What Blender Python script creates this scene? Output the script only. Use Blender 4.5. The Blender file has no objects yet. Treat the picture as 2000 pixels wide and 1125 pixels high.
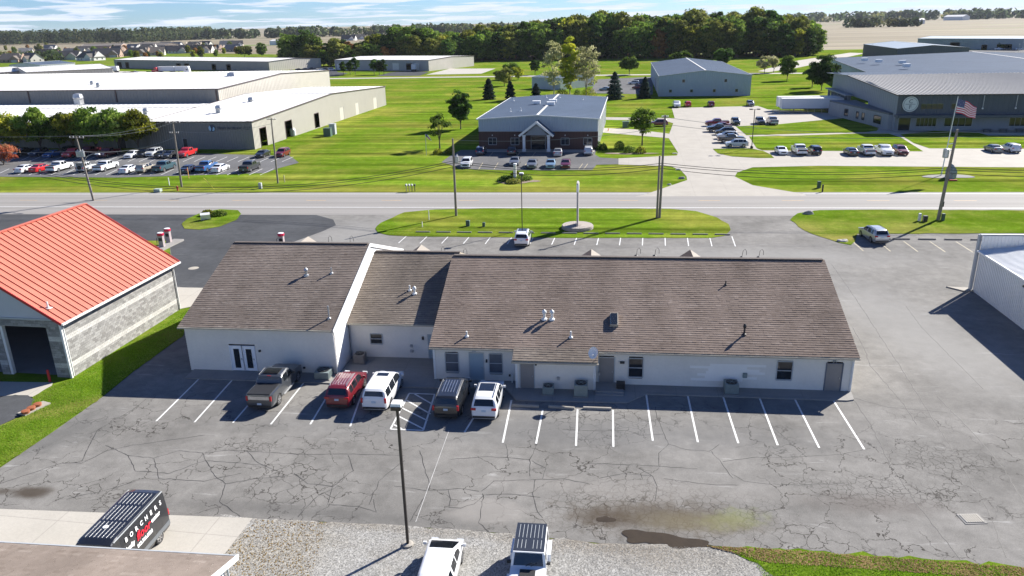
import bpy, bmesh, math, random
import numpy as np
from mathutils import Vector, Matrix
R=math.radians
scene=bpy.context.scene
random.seed(7); rng=np.random.default_rng(7)
COL=scene.collection
# ---------------- camera ----------------
FPX,PIT,ROL,YAW,CH=1484.96,0.336337,-0.021992,0.116173,26.0
cF=Vector((-math.sin(YAW)*math.cos(PIT),math.cos(YAW)*math.cos(PIT),-math.sin(PIT)))
_r=Vector((math.cos(YAW),math.sin(YAW),0)); _u=_r.cross(cF)
cA=_r*math.cos(ROL)+_u*math.sin(ROL); cB=-_r*math.sin(ROL)+_u*math.cos(ROL)
cam=bpy.data.cameras.new('camera'); camo=bpy.data.objects.new('camera',cam); COL.objects.link(camo)
m=Matrix((cA,cB,-cF)).transposed().to_4x4(); m.translation=Vector((0,0,CH)); camo.matrix_world=m
cam.sensor_width=36; cam.lens=FPX/2000*36; cam.clip_start=.5; cam.clip_end=30000
scene.camera=camo
def G(x,y,z=0.0):
    """point of the plane of height z that stands at this place of the photograph (2000 x 1125)"""
    d=cF+cA*((x-1000)/FPX)-cB*((y-562.5)/FPX); t=(z-CH)/d.z
    return Vector((d.x*t,d.y*t,z))
# ---------------- world, sun, exposure ----------------
HAZE=.00003
SUN_EL,SUN_AZ=R(31.8),R(43.5)
w=bpy.data.worlds.new('World'); scene.world=w; w.use_nodes=True
nt=w.node_tree; N=nt.nodes; L=nt.links; N.clear()
out=N.new('ShaderNodeOutputWorld'); bg=N.new('ShaderNodeBackground'); bg.inputs[1].default_value=.05
sky=N.new('ShaderNodeTexSky'); sky.sky_type='NISHITA'; sky.sun_disc=False
sky.sun_elevation=SUN_EL; sky.sun_rotation=SUN_AZ; sky.dust_density=.1; sky.air_density=.85; sky.ozone_density=3.5; sky.altitude=0
tc=N.new('ShaderNodeTexCoord'); sep=N.new('ShaderNodeSeparateXYZ'); L.new(tc.outputs['Generated'],sep.inputs[0])
def wm(op,a,b=None,c=None,clamp=False):
    n=N.new('ShaderNodeMath'); n.operation=op; n.use_clamp=clamp
    for i,s in enumerate((a,b,c)):
        if s is None: continue
        if isinstance(s,(int,float)): n.inputs[i].default_value=s
        else: L.new(s,n.inputs[i])
    return n.outputs[0]
az=wm('ARCTAN2',sep.outputs[0],sep.outputs[1]); el=wm('MAXIMUM',sep.outputs[2],0.0)
# clouds thin towards the zenith: elevation is stretched near the horizon where layers are seen edge-on
els=wm('POWER',wm('ADD',el,.02),.55)
cmb=N.new('ShaderNodeCombineXYZ'); L.new(wm('MULTIPLY',az,9.),cmb.inputs[0]); L.new(wm('MULTIPLY',els,60.),cmb.inputs[1])
nz=N.new('ShaderNodeTexNoise'); nz.inputs['Scale'].default_value=1.; nz.inputs['Detail'].default_value=9; nz.inputs['Roughness'].default_value=.58; nz.inputs['Distortion'].default_value=.25
L.new(cmb.outputs[0],nz.inputs['Vector'])
cr=N.new('ShaderNodeMapRange'); cr.interpolation_type='SMOOTHSTEP'; cr.inputs[1].default_value=.47; cr.inputs[2].default_value=.57; L.new(nz.outputs[0],cr.inputs[0])
nz2=N.new('ShaderNodeTexNoise'); nz2.inputs['Scale'].default_value=1.7; nz2.inputs['Detail'].default_value=5; L.new(cmb.outputs[0],nz2.inputs['Vector'])
ccol=N.new('ShaderNodeMix'); ccol.data_type='RGBA'; ccol.inputs[6].default_value=(5.2,6.4,9.0,1); ccol.inputs[7].default_value=(9.4,9.5,9.9,1); L.new(nz2.outputs[0],ccol.inputs[0])
hs=N.new('ShaderNodeMix'); hs.data_type='RGBA'; hs.blend_type='MULTIPLY'; hs.inputs[0].default_value=1; hs.inputs[7].default_value=(.62,.84,1.22,1); L.new(sky.outputs[0],hs.inputs[6])
mx=N.new('ShaderNodeMix'); mx.data_type='RGBA'; L.new(wm('MULTIPLY',cr.outputs[0],wm('MULTIPLY',wm('SUBTRACT',1.0,wm('MULTIPLY',el,1.9),None,True),.95)),mx.inputs[0]); L.new(hs.outputs[2],mx.inputs[6]); L.new(ccol.outputs[2],mx.inputs[7])
L.new(mx.outputs[2],bg.inputs[0]); L.new(bg.outputs[0],out.inputs[0])
sl=bpy.data.lights.new('sun','SUN'); sl.energy=5.0; sl.angle=R(.53); sl.color=(1,.955,.88)
so=bpy.data.objects.new('sun',sl); COL.objects.link(so)
sd=Vector((math.sin(SUN_AZ)*math.cos(SUN_EL),math.cos(SUN_AZ)*math.cos(SUN_EL),math.sin(SUN_EL)))
so.rotation_euler=sd.to_track_quat('Z','Y').to_euler(); so.location=(0,0,60)
scene.view_settings.view_transform='Standard'; scene.view_settings.look='None'; scene.view_settings.gamma=1
scene.view_settings.use_curve_mapping=False; scene.view_settings.exposure=1.25
# ---------------- node materials ----------------
class NT:
    def __init__(s,name):
        s.m=bpy.data.materials.new(name); s.m.use_nodes=True; s.t=s.m.node_tree; s.n=s.t.nodes; s.l=s.t.links
        s.b=s.n['Principled BSDF']; s.g=None
    def set(s,sock,v):
        if v is None: return
        if isinstance(v,(int,float,tuple,list)):
            if isinstance(v,(tuple,list)) and sock.type=='RGBA' and len(v)==3: v=(*v,1)
            sock.default_value=v
        else: s.l.new(v,sock)
    def math(s,op,a,b=None,c=None,clamp=False):
        n=s.n.new('ShaderNodeMath'); n.operation=op; n.use_clamp=clamp
        for i,v in enumerate((a,b,c)): s.set(n.inputs[i],v)
        return n.outputs[0]
    def pos(s,obj=False,scale=(1,1,1),loc=(0,0,0),rot=0):
        if obj: o=s.n.new('ShaderNodeTexCoord').outputs['Object']
        else: o=s.n.new('ShaderNodeNewGeometry').outputs['Position']
        mp=s.n.new('ShaderNodeMapping'); mp.inputs['Scale'].default_value=scale; mp.inputs['Location'].default_value=loc; mp.inputs['Rotation'].default_value=(0,0,rot)
        s.l.new(o,mp.inputs[0]); return mp.outputs[0]
    def noise(s,v,scale,detail=4,rough=.55,dist=0,col=False):
        n=s.n.new('ShaderNodeTexNoise'); n.inputs['Scale'].default_value=scale; n.inputs['Detail'].default_value=detail
        n.inputs['Roughness'].default_value=rough; n.inputs['Distortion'].default_value=dist; s.l.new(v,n.inputs['Vector'])
        return n.outputs[1 if col else 0]
    def vor(s,v,scale,feat='F1',rand=1,out=0):
        n=s.n.new('ShaderNodeTexVoronoi'); n.feature=feat; n.inputs['Scale'].default_value=scale; n.inputs['Randomness'].default_value=rand
        s.l.new(v,n.inputs['Vector']); return n.outputs[out]
    def rng(s,v,a,b,c=0,d=1,smooth=True):
        n=s.n.new('ShaderNodeMapRange'); n.interpolation_type='SMOOTHSTEP' if smooth else 'LINEAR'
        for i,k in enumerate((v,a,b,c,d)): s.set(n.inputs[i],k)
        return n.outputs[0]
    def mix(s,f,a,b,mode='MIX'):
        n=s.n.new('ShaderNodeMix'); n.data_type='RGBA'; n.blend_type=mode
        s.set(n.inputs[0],f); s.set(n.inputs[6],a); s.set(n.inputs[7],b); return n.outputs[2]
    def val(s,c,f):  # multiply colour by float socket
        n=s.n.new('ShaderNodeVectorMath'); n.operation='SCALE'; s.set(n.inputs[0],c if not isinstance(c,tuple) else c[:3]); s.set(n.inputs[3],f); return n.outputs[0]
    def attr(s,name):
        n=s.n.new('ShaderNodeAttribute'); n.attribute_name=name; return n.outputs['Fac']
    def rand(s): return s.n.new('ShaderNodeObjectInfo').outputs['Random']
    def bump(s,h,strength=.4,dist=.02):
        n=s.n.new('ShaderNodeBump'); n.inputs['Strength'].default_value=strength; n.inputs['Distance'].default_value=dist
        s.l.new(h,n.inputs['Height']); s.l.new(n.outputs[0],s.b.inputs['Normal'])
    def add(s,a,dv,k):  # vector add scaled colour
        n=s.n.new('ShaderNodeVectorMath'); n.operation='MULTIPLY_ADD'; s.l.new(dv,n.inputs[0]); n.inputs[1].default_value=(k,k,k); s.l.new(a,n.inputs[2]); return n.outputs[0]
    def ell(s,cx,cy,rx,ry,edge=.5,rot=0.,amp=.5,nsc=.8):
        """soft, noise-edged elliptic patch around a place on the ground, 1 inside"""
        v=s.pos(loc=(0,0,0)); sp=s.n.new('ShaderNodeSeparateXYZ'); s.l.new(v,sp.inputs[0])
        dx=s.math('SUBTRACT',sp.outputs[0],cx); dy=s.math('SUBTRACT',sp.outputs[1],cy); c,si=math.cos(rot),math.sin(rot)
        u=s.math('DIVIDE',s.math('ADD',s.math('MULTIPLY',dx,c),s.math('MULTIPLY',dy,si)),rx)
        w_=s.math('DIVIDE',s.math('SUBTRACT',s.math('MULTIPLY',dy,c),s.math('MULTIPLY',dx,si)),ry)
        d=s.math('SQRT',s.math('ADD',s.math('MULTIPLY',u,u),s.math('MULTIPLY',w_,w_)))
        d=s.math('ADD',d,s.math('MULTIPLY',s.math('SUBTRACT',s.noise(v,nsc,5,.6),.5),amp*2))
        return s.rng(d,1-edge,1+edge*.4,1,0)
    def fin(s,col,rough=.6,metal=0,spec=None,coat=0):
        s.set(s.b.inputs['Base Color'],col); s.set(s.b.inputs['Roughness'],rough); s.set(s.b.inputs['Metallic'],metal)
        if spec is not None: s.b.inputs['Specular IOR Level'].default_value=spec
        if coat: s.b.inputs['Coat Weight'].default_value=coat; s.b.inputs['Coat Roughness'].default_value=.06
        return s.m
_MC={}
def M(name,col=None,rough=.6,metal=0,var=.12,sc=1.5,spec=None,coat=0,obj=True,bump=0):
    if name in _MC: return _MC[name]
    t=NT(name); v=t.pos(obj=obj); f=t.rng(t.noise(v,sc,5,.6),.25,.75,1-var,1+var,False)
    f2=t.rng(t.noise(v,sc*9,3,.6),.25,.75,1-var*.5,1+var*.5,False)
    c=t.val(tuple(col),t.math('MULTIPLY',f,f2))
    if bump: t.bump(t.noise(v,sc*12,4),bump,.01)
    _MC[name]=t.fin(c,rough,metal,spec,coat); return _MC[name]
def emat(name,m): _MC[name]=m; return m
# ---------------- mesh builder ----------------
class MB:
    def __init__(s): s.v=[];s.f=[];s.m=[];s.mats=[];s.t=[]
    def mi(s,mat):
        if mat not in s.mats: s.mats.append(mat)
        return s.mats.index(mat)
    def face(s,pts,mat=None,tint=None):
        b=len(s.v); s.v+= [tuple(p) for p in pts]; s.f.append(tuple(range(b,b+len(pts)))); s.m.append(s.mi(mat) if mat else 0)
        s.t.append(random.random() if tint is None else tint)
    def mesh(s,V,F,mat=None,tint=None):
        b=len(s.v); s.v+=[tuple(p) for p in V]; mi=s.mi(mat) if mat else 0
        tt=random.random() if tint is None else tint
        for f in F: s.f.append(tuple(i+b for i in f)); s.m.append(mi); s.t.append(tt)
    def box(s,c,d,mat=None,rz=0,taper=1,rx=0,tint=None):
        hx,hy,hz=d[0]/2,d[1]/2,d[2]/2; cs,sn=math.cos(rz),math.sin(rz); V=[]
        for z in (-1,1):
            k=taper if z>0 else 1
            for x,y in ((-1,-1),(1,-1),(1,1),(-1,1)):
                X,Y,Z=x*hx*k,y*hy*k,z*hz
                if rx: Y,Z=Y*math.cos(rx)-Z*math.sin(rx),Y*math.sin(rx)+Z*math.cos(rx)
                V.append((c[0]+X*cs-Y*sn,c[1]+X*sn+Y*cs,c[2]+Z))
        s.mesh(V,[(3,2,1,0),(4,5,6,7),(0,1,5,4),(1,2,6,5),(2,3,7,6),(3,0,4,7)],mat,tint)
    def bar(s,a,b,w,h,mat=None,up=(0,0,1)):
        a,b=Vector(a),Vector(b); d=(b-a); L_=d.length; d/=L_; u=Vector(up); sx=d.cross(u)
        if sx.length<1e-4: sx=Vector((1,0,0))
        sx.normalize(); u=sx.cross(d).normalized(); V=[]
        for p in (a,b):
            for x,y in ((-1,-1),(1,-1),(1,1),(-1,1)): V.append(p+sx*(x*w/2)+u*(y*h/2))
        s.mesh(V,[(0,1,2,3),(7,6,5,4),(0,4,5,1),(1,5,6,2),(2,6,7,3),(3,7,4,0)],mat)
    def tube(s,pts,r,n=6,mat=None,cap=True):
        pts=[Vector(p) for p in pts]; rs=r if isinstance(r,(list,tuple)) else [r]*len(pts); V=[];F=[]
        for i,p in enumerate(pts):
            d=(pts[min(i+1,len(pts)-1)]-pts[max(i-1,0)]).normalized()
            a=Vector((0,0,1)) if abs(d.z)<.9 else Vector((1,0,0)); x=d.cross(a).normalized(); y=d.cross(x)
            for k in range(n): q=2*math.pi*k/n; V.append(p+x*(math.cos(q)*rs[i])+y*(math.sin(q)*rs[i]))
        for i in range(len(pts)-1):
            for k in range(n): F.append((i*n+k,i*n+(k+1)%n,(i+1)*n+(k+1)%n,(i+1)*n+k))
        if cap: F.append(tuple(range(n))[::-1]); F.append(tuple(range(len(V)-n,len(V))))
        s.mesh(V,F,mat)
    def lathe(s,c,prof,n=12,mat=None,ax=None):
        V=[];F=[]
        for r,z in prof:
            for k in range(n): q=2*math.pi*k/n; V.append((c[0]+r*math.cos(q),c[1]+r*math.sin(q),c[2]+z))
        for i in range(len(prof)-1):
            for k in range(n): F.append((i*n+k,i*n+(k+1)%n,(i+1)*n+(k+1)%n,(i+1)*n+k))
        F.append(tuple(range(n))[::-1]); F.append(tuple(range(len(V)-n,len(V)))); s.mesh(V,F,mat)
    def prism(s,poly,z0,z1,mat=None):
        n=len(poly); V=[(p[0],p[1],z0) for p in poly]+[(p[0],p[1],z1) for p in poly]
        F=[tuple(range(n))[::-1],tuple(range(n,2*n))]+[(i,(i+1)%n,n+(i+1)%n,n+i) for i in range(n)]
        s.mesh(V,F,mat)
    def make(s,name,mat=None,smooth=False,fix=True):
        me=bpy.data.meshes.new(name); me.from_pydata(s.v,[],s.f)
        for k in (s.mats or ([mat] if mat else [])): me.materials.append(k)
        if s.mats: me.polygons.foreach_set('material_index',s.m)
        a=me.attributes.new('tint','FLOAT','FACE'); a.data.foreach_set('value',s.t)
        if smooth:
            b=bmesh.new(); b.from_mesh(me); bmesh.ops.remove_doubles(b,verts=b.verts,dist=.0006); bmesh.ops.recalc_face_normals(b,faces=b.faces) if smooth=='c' else None; b.to_mesh(me); b.free()
            me.polygons.foreach_set('use_smooth',[True]*len(me.polygons)); me.set_sharp_from_angle(angle=R(32))
        me.update(); return me
    def build(s,name,mat=None,parent=None,smooth=False,**kw):
        return ob(name,s.make(name,mat,smooth),parent,**kw)
def ob(name,me,parent=None,loc=(0,0,0),rz=0,label=None,cat=None,group=None,kind=None):
    o=bpy.data.objects.new(name,me); COL.objects.link(o); o.parent=parent
    if parent: CH_.setdefault(parent.name,[]).append(o)
    o.location=loc; o.rotation_euler=(0,0,rz)
    return tag(o,label,cat,group,kind)
def tag(o,label=None,cat=None,group=None,kind=None):
    if label: o['label']=label
    if cat: o['category']=cat
    if group: o['group']=group
    if kind: o['kind']=kind
    return o
def empty(name,loc,rz=0,label=None,cat=None,group=None):
    o=ob(name,None,None,loc,rz,label,cat,group); o.empty_display_size=.3; return o
CH_={}
def tree_copy(root,loc,rz,label=None,group=None,scale=None,mats=None):
    """copy of a thing with its parts and sub-parts; mats={old material: new material} set per object"""
    def cp(o,par):
        c=o.copy(); COL.objects.link(c); c.parent=par
        if par: CH_.setdefault(par.name,[]).append(c)
        if mats and o.data:
            for i,sl_ in enumerate(c.material_slots):
                if sl_.material in mats:
                    mm=mats[sl_.material]; sl_.link='OBJECT'; sl_.material=mm
        for ch in list(CH_.get(o.name,[])): cp(ch,c)
        return c
    r=cp(root,None); r.location=loc; r.rotation_euler=(0,0,rz)
    if label: r['label']=label
    if group: r['group']=group
    if scale: r.scale=scale if not isinstance(scale,(int,float)) else (scale,)*3
    return r
def sheet(name,px,z,mat,jit=0,label=None,world=False,holes=None,kind='structure',step=1.5):
    pts=[Vector((p[0],p[1],0)) if world else G(p[0],p[1]) for p in px]
    if jit:
        q=[]
        for i,p in enumerate(pts):
            n_=pts[(i+1)%len(pts)]; d=n_-p; k=max(1,min(60,int(d.length/step)))
            for j in range(k):
                a=p+d*(j/k); q.append(a+Vector((random.gauss(0,jit),random.gauss(0,jit),0)) if j else a)
        pts=q
    mb=MB(); mb.face([(p.x,p.y,z) for p in pts]); me=mb.make(name,mat)
    if me.polygons[0].normal.z<0: me.flip_normals()
    return ob(name,me,label=label,kind=kind)
def strip(name,px,w,z,mat,world=False,label=None,kind='structure',jit=0):
    pts=[Vector((p[0],p[1],0)) if world else G(*p) for p in px]; mb=MB(); Lp=[];Rp=[]
    if jit:
        q=[]
        for a,b in zip(pts,pts[1:]):
            k=max(1,int((b-a).length/.35))
            for j in range(k): q.append(a.lerp(b,j/k)+Vector((random.gauss(0,jit),random.gauss(0,jit),0)))
        pts=q+[pts[-1]]
    for i,p in enumerate(pts):
        d=(pts[min(i+1,len(pts)-1)]-pts[max(0,i-1)]).normalized(); s_=Vector((-d.y,d.x,0))*(w/2*(random.uniform(.5,1.4) if jit else 1))
        Lp.append((p+s_).to_tuple()[:2]+(z,)); Rp.append((p-s_).to_tuple()[:2]+(z,))
    for i in range(len(pts)-1): mb.face([Rp[i],Rp[i+1],Lp[i+1],Lp[i]],mat)
    return mb.build(name,kind=kind,label=label) if name else mb
# ---------------- ground materials ----------------
def gp(x,y): p=G(x,y); return p.x,p.y
def E(x,y,rx,ry,edge=.6,rot=0.,amp=.5,nsc=.8): a=gp(x,y); return (a[0],a[1],rx,ry,edge,rot,amp,nsc)
def grass_mat(name,base,dry,stripe_rot=0.,stripe=0.,drymix=.5,patches=()):
    t=NT(name); v=t.pos()
    big=t.noise(v,.055,5,.6); mid=t.noise(v,.5,5,.65); fine=t.noise(v,9,4,.7)
    sv=t.pos(rot=stripe_rot,scale=(.012,.34,1)); st=t.noise(sv,1.,4,.6)
    c=t.mix(t.rng(big,.42,.68,0,drymix),(*base,1),(*dry,1))
    c=t.mix(t.rng(mid,.5,.8,0,.55*drymix),c,(*dry,1))
    f=t.math('MULTIPLY',t.rng(fine,.25,.75,.6,1.4,False),t.rng(st,.3,.7,1-stripe,1+stripe,False))
    f=t.math('MULTIPLY',f,t.rng(mid,.3,.7,.82,1.18,False))
    
    for e,k in patches: c=t.mix(t.math('MULTIPLY',t.ell(*e),k),c,(*[q*1.1 for q in dry],1))
    c=t.mix(t.math('MULTIPLY',t.rng(t.noise(v,2.2,5,.75,.6),.56,.7),.35*drymix*2),c,(.24,.22,.07,1))
    c=t.val(c,f); t.bump(fine,.7,.06); return emat(name,t.fin(c,.95,0,.0))
LAWN=grass_mat('lawn_green',(.100,.168,.012),(.215,.21,.04),.35,.5,.75,[(E(600,290,4,16,.8,-.1,.8,.3),.55),(E(690,235,4,26,.8,-.05,.8,.3),.5),(E(1100,372,60,4,.8,0,.8,.3),.45),(E(900,345,14,4,.8,0,.8,.4),.55),(E(250,370,80,2.6,.8,0,.8,.3),.35),(E(700,195,20,30,.9,0,.8,.1),.35)])
LAWNR=grass_mat('lawn_green_rough',(.09,.155,.010),(.22,.2,.055),.9,.2,.75,[(E(1650,466,5,2.0,.8),.9),(E(1570,445,3,4,.8),.6),(E(120,800,7,1.2,.8,.55,.8),.5)])
def asphalt_mat(name,base,crack=0.,var=.2,streak=.12,patches=(),dirt=(),alli=()):
    t=NT(name); v=t.pos(); big=t.noise(v,.13,5,.6); mid=t.noise(v,1.1,5,.62); fine=t.noise(v,28,3,.7)
    sp=t.noise(t.pos(scale=(.28,1.6,1)),1.1,5,.68,.4)
    f=t.math('MULTIPLY',t.rng(big,.3,.7,1-var,1+var,False),t.rng(fine,.3,.7,.76,1.24,False))
    f=t.math('MULTIPLY',f,t.rng(mid,.3,.7,1-var*.6,1+var*.6,False))
    c=t.val((*base,1),f)
    if streak:
        k=t.math('MULTIPLY',t.rng(sp,.60,.70,0,1),t.rng(big,.35,.6,.3,1)); c=t.mix(t.math('MULTIPLY',k,streak*2.2),c,(.42,.415,.40,1))
    h=fine
    if crack:
        wv=t.add(v,t.noise(v,.55,4,.6,col=True),2.4); d1=t.vor(wv,.42,'DISTANCE_TO_EDGE'); 
        wv2=t.add(v,t.noise(v,1.3,3,.6,col=True),.9); d2=t.vor(wv2,.95,'DISTANCE_TO_EDGE')
        gate=t.noise(t.pos(loc=(3,5,0)),.16,3,.5); gate2=t.noise(t.pos(loc=(31,-9,0)),.11,3,.5)
        l1=t.math('MULTIPLY',t.rng(d1,.004,.016,1,0),t.rng(gate,.43,.5,0,1))
        l2=t.math('MULTIPLY',t.rng(d2,.009,.034,1,0),t.rng(gate2,.53,.61,0,1))
        ysp=t.n.new('ShaderNodeSeparateXYZ'); t.l.new(v,ysp.inputs[0]); zone=t.rng(ysp.outputs[1],crack,crack+5,1,.0)
        l=t.math('MULTIPLY',t.math('MAXIMUM',l1,l2),zone)
        for e in alli:
            a=t.ell(*e); wv3=t.add(v,t.noise(v,3,3,.6,col=True),.25); d3=t.vor(wv3,2.3,'DISTANCE_TO_EDGE')
            l=t.math('MAXIMUM',l,t.math('MULTIPLY',t.rng(d3,.01,.07,.75,0),a))
        c=t.mix(t.math('MULTIPLY',l,t.rng(t.noise(v,.7,4,.6),.3,.6,.35,.9)),c,(.034,.03,.027,1))
    for e,colr,amt in patches: c=t.mix(t.math('MULTIPLY',t.ell(*e),amt),c,(*colr,1))
    t.bump(h,.25,.01); return emat(name,t.fin(c,.92,0,.06))
ASPH=asphalt_mat('weathered_asphalt',(.187,.180,.168),46.5,.24,.2,
  patches=[(E(1290,1010,5.4,1.9,.9,0,.9,1.5),(.075,.058,.04),.7),(E(1180,1010,2.2,1.0,.6),(.07,.056,.042),.7),(E(1430,1015,1.8,.9,.9,.3,1.1,1.6),(.23,.26,.10),.45),
           (E(1360,1020,3.6,1.0,.8),(.15,.13,.08),.5),(E(1700,985,4,1.2,.8),(.12,.105,.095),.5),(E(65,962,1.5,.7,.7),(.05,.038,.028),.85),(E(5,960,.9,.4,.7),(.05,.038,.028),.7),
           (E(950,1000,2.4,1.3,.4),(.27,.255,.235),.55),(E(1250,955,9,1.3,.9),(.25,.235,.215),.45),(E(100,850,3,5,.8,-.6),(.10,.10,.098),.55),(E(600,1000,11,.8,.9,-.04),(.09,.088,.085),.5),
           (E(1500,500,20,4.5,.9),(.25,.245,.235),.6),(E(1780,640,6,16,.8,.25),(.27,.265,.255),.6),(E(690,455,9,9,.8),(.24,.235,.225),.6),(E(1050,840,22,2.5,.8),(.135,.135,.135),.5)],
  alli=[E(1290,1000,7.5,3.2,.5),E(1720,960,5,2.0,.6),E(1840,900,3.5,2.5,.7),E(480,870,2.5,1.,.7)])
DARKA=asphalt_mat('dark_sealed_asphalt',(.068,.071,.076),0,.2,.05)
GREYA=asphalt_mat('grey_lot_asphalt',(.13,.13,.132),0,.15,.06)
def conc(name,base,joint=0,var=.1,rot=0.):
    t=NT(name); v=t.pos(); f=t.math('MULTIPLY',t.rng(t.noise(v,.3,5,.6),.3,.7,1-var,1+var,False),t.rng(t.noise(v,8,4,.7),.3,.7,.93,1.07,False))
    c=t.val((*base,1),f)
    if joint:
        sp=t.n.new('ShaderNodeSeparateXYZ'); t.l.new(t.pos(rot=rot),sp.inputs[0])
        l=None
        for k in (0,1):
            fr=t.math('PINGPONG',sp.outputs[k],joint/2); q=t.rng(fr,.0,.05,1,0); l=q if l is None else t.math('MAXIMUM',l,q)
        c=t.mix(t.math('MULTIPLY',l,.4),c,(.16,.15,.14,1))
    return emat(name,t.fin(c,.85,0,.25))
CONC=conc('pale_concrete',(.34,.315,.275),5.2,.08,.04)
CONCW=conc('white_concrete',(.40,.375,.33),4.5,.06,.05)
CONCG=conc('grey_concrete',(.26,.25,.235),3,.12)
ROADM=conc('road_surface',(.325,.305,.285),0,.05)
def road_mat():
    t=NT('road'); sp=t.n.new('ShaderNodeSeparateXYZ'); t.l.new(t.pos(),sp.inputs[0])
    d=t.math('SUBTRACT',sp.outputs[1],t.math('MULTIPLY_ADD',sp.outputs[0],.0148,113.6))
    f=t.rng(t.noise(t.pos(scale=(.02,1,1)),2,4,.6),.3,.7,.93,1.07,False)
    tr=t.rng(t.math('PINGPONG',t.math('ADD',d,.9),1.8),.2,1.1,.95,1.05)
    c=t.val((.24,.228,.213,1),t.math('MULTIPLY',f,t.math('MULTIPLY',tr,t.rng(t.noise(t.pos(),6,4,.7),.3,.7,.95,1.05,False))))
    return t.fin(c,.85,0,.25)
ROADT=road_mat()
def gravel_mat(name,base,brown):
    t=NT(name); v=t.pos(); n=t.vor(v,13,'F1',1,1); g=t.n.new('ShaderNodeRGBToBW'); t.l.new(n,g.inputs[0])
    f=t.math('MULTIPLY',t.rng(g.outputs[0],.1,.9,.55,1.3,False),t.rng(t.noise(v,4,5,.75),.3,.7,.75,1.22,False)); c=t.val((*base,1),f)
    c=t.mix(t.math('MULTIPLY',t.rng(t.noise(v,.35,4,.6),.42,.62),.6),c,t.val((*brown,1),f))
    a=E(540,1070,4.3,2.6,.9); c=t.mix(t.math('MULTIPLY',t.ell(*a),.4),c,t.val((.31,.27,.2,1),f))
    for e in (E(1290,1085,6,1.6,.9,0,.9,.7),E(1180,1070,5,.7,.9,0,.9,.7),E(800,1035,14,.5,.9,-.04,.9,.8)): c=t.mix(t.math('MULTIPLY',t.ell(*e),.55),c,t.val((.2,.175,.14,1),f))
    l=t.rng(t.noise(t.pos(loc=(9,0,0)),5.5,3,.75,1.2),.62,.68); c=t.mix(t.math('MULTIPLY',l,t.rng(t.noise(v,.4,3),.4,.6,.2,.75)),c,(.15,.115,.07,1))
    t.bump(g.outputs[0],.9,.05); return emat(name,t.fin(c,.9,0,.2))
GRAV=gravel_mat('pale_gravel',(.33,.325,.31),(.29,.275,.245))
def field_mat():
    t=NT('field'); v=t.pos(); n1=t.noise(t.pos(scale=(.0008,.012,1)),1,4,.6,.5); n2=t.noise(t.pos(scale=(.004,.02,1)),1,4,.6)
    c=t.mix(t.rng(n1,.38,.62),(.185,.155,.105,1),(.25,.215,.15,1)); c=t.mix(t.rng(n2,.55,.7,0,.6),c,(.36,.31,.19,1))
    c=t.mix(t.rng(t.noise(t.pos(scale=(.0011,.009,1),loc=(4,2,0)),1,3,.5),.60,.66,0,.85),c,(.13,.19,.045,1)); return t.fin(c,.9,0,.1)
FIELD=field_mat()
WLINE=M('white_line_paint',(.62,.62,.6),.6,0,.2,3,obj=False); YLINE=M('yellow_line_paint',(.5,.3,.1),.6,0,.3,.4,obj=False)
WWORN=M('worn_white_paint',(.40,.395,.38),.7,0,.35,2.5,obj=False)
TAR=M('tar_seal',(.03,.028,.027),.7,0,.2,2,obj=False)
PUD=M('puddle_water',(.055,.042,.025),.08,0,.15,1,spec=.35,obj=False)
# ---------------- ground sheets ----------------
S9=9000
sheet('ground',[(-S9,-200),(S9,-200),(S9,620),(-S9,620)],0,LAWN,world=True)
sheet('ground',[(-S9*3,620),(S9*3,620),(S9*3,S9*2.8),(-S9*3,S9*2.8)],-.02,FIELD,world=True)
sheet('lawn',[(-560,619),(-240,619),(-230,700),(-330,780),(-520,900),(-700,800)],.03,LAWNR,world=True)
sheet('lawn',[(140,600),(700,600),(700,655),(140,655)],.03,LAWN,world=True)
sheet('parking_lot',[(-150,1018),(-100,985),(0,914),(100,846),(205,772),(262,725),(359,655),(352,625),(345,590),(330,470),(-900,470),(-900,414),(620,415),(740,417),(1580,410),(3000,416),(3000,1170),(2000,1112),(1480,1072),(1390,1066),(1180,1062),(1000,1043),(770,1026),(493,1013)],.012,ASPH)
sheet('parking_lot',[(-900,415),(545,415),(618,420),(651,429),(656,440),(630,452),(575,472),(540,500),(470,575),(395,566),(345,560),(330,470),(-900,470)],.016,DARKA)
def ry(x,y0): return y0+.0148*x
XW=700
sheet('road',[(-XW,ry(-XW,104.4)),(XW,ry(XW,106)),(XW,ry(XW,120.6)),(-XW,ry(-XW,120.6))],.022,ROADT,world=True)
for y0,wd,mt in ((109.9,.22,WLINE),(119.3,.25,WLINE)):
    sheet('road_edge_line',[(-XW,ry(-XW,y0)),(XW,ry(XW,y0)),(XW,ry(XW,y0+wd)),(-XW,ry(-XW,y0+wd))],.027,mt,world=True)
me_=None
for k in range(-16,18):
    x=k*12.2+3; mb=MB(); y0=ry(x,114.6); mb.face([(x,y0,.027),(x+3.2,y0+.05,.027),(x+3.2,y0+.2,.027),(x,y0+.15,.027)],YLINE); mb.build('centre_line_dash',kind='structure')
sheet('lawn',[(0,914),(100,846),(205,772),(262,725),(359,655),(366,628),(372,600),(352,604),(250,672),(140,741),(100,755),(64,776),(63,788),(45,812),(0,832),(-100,880),(-170,930),(-170,1031),(-100,985)],.05,LAWNR,.07,step=.5)
ISL=[(733,447),(745,435),(790,415),(850,409.5),(960,407.5),(1200,407.5),(1310,408.5),(1360,413),(1400,425),(1423,438),(1427,450),(1415,461),(1390,465),(1100,465),(800,462),(760,460),(738,455)]
sheet('lawn',ISL,.05,LAWN,.06,label='mown grass island between the road and the front parking row')
sheet('lawn',[(355,438),(365,428),(395,415),(430,409),(465,411),(471,418),(462,430),(430,443),(390,449),(360,447)],.05,LAWNR,.05,step=1)
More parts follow.
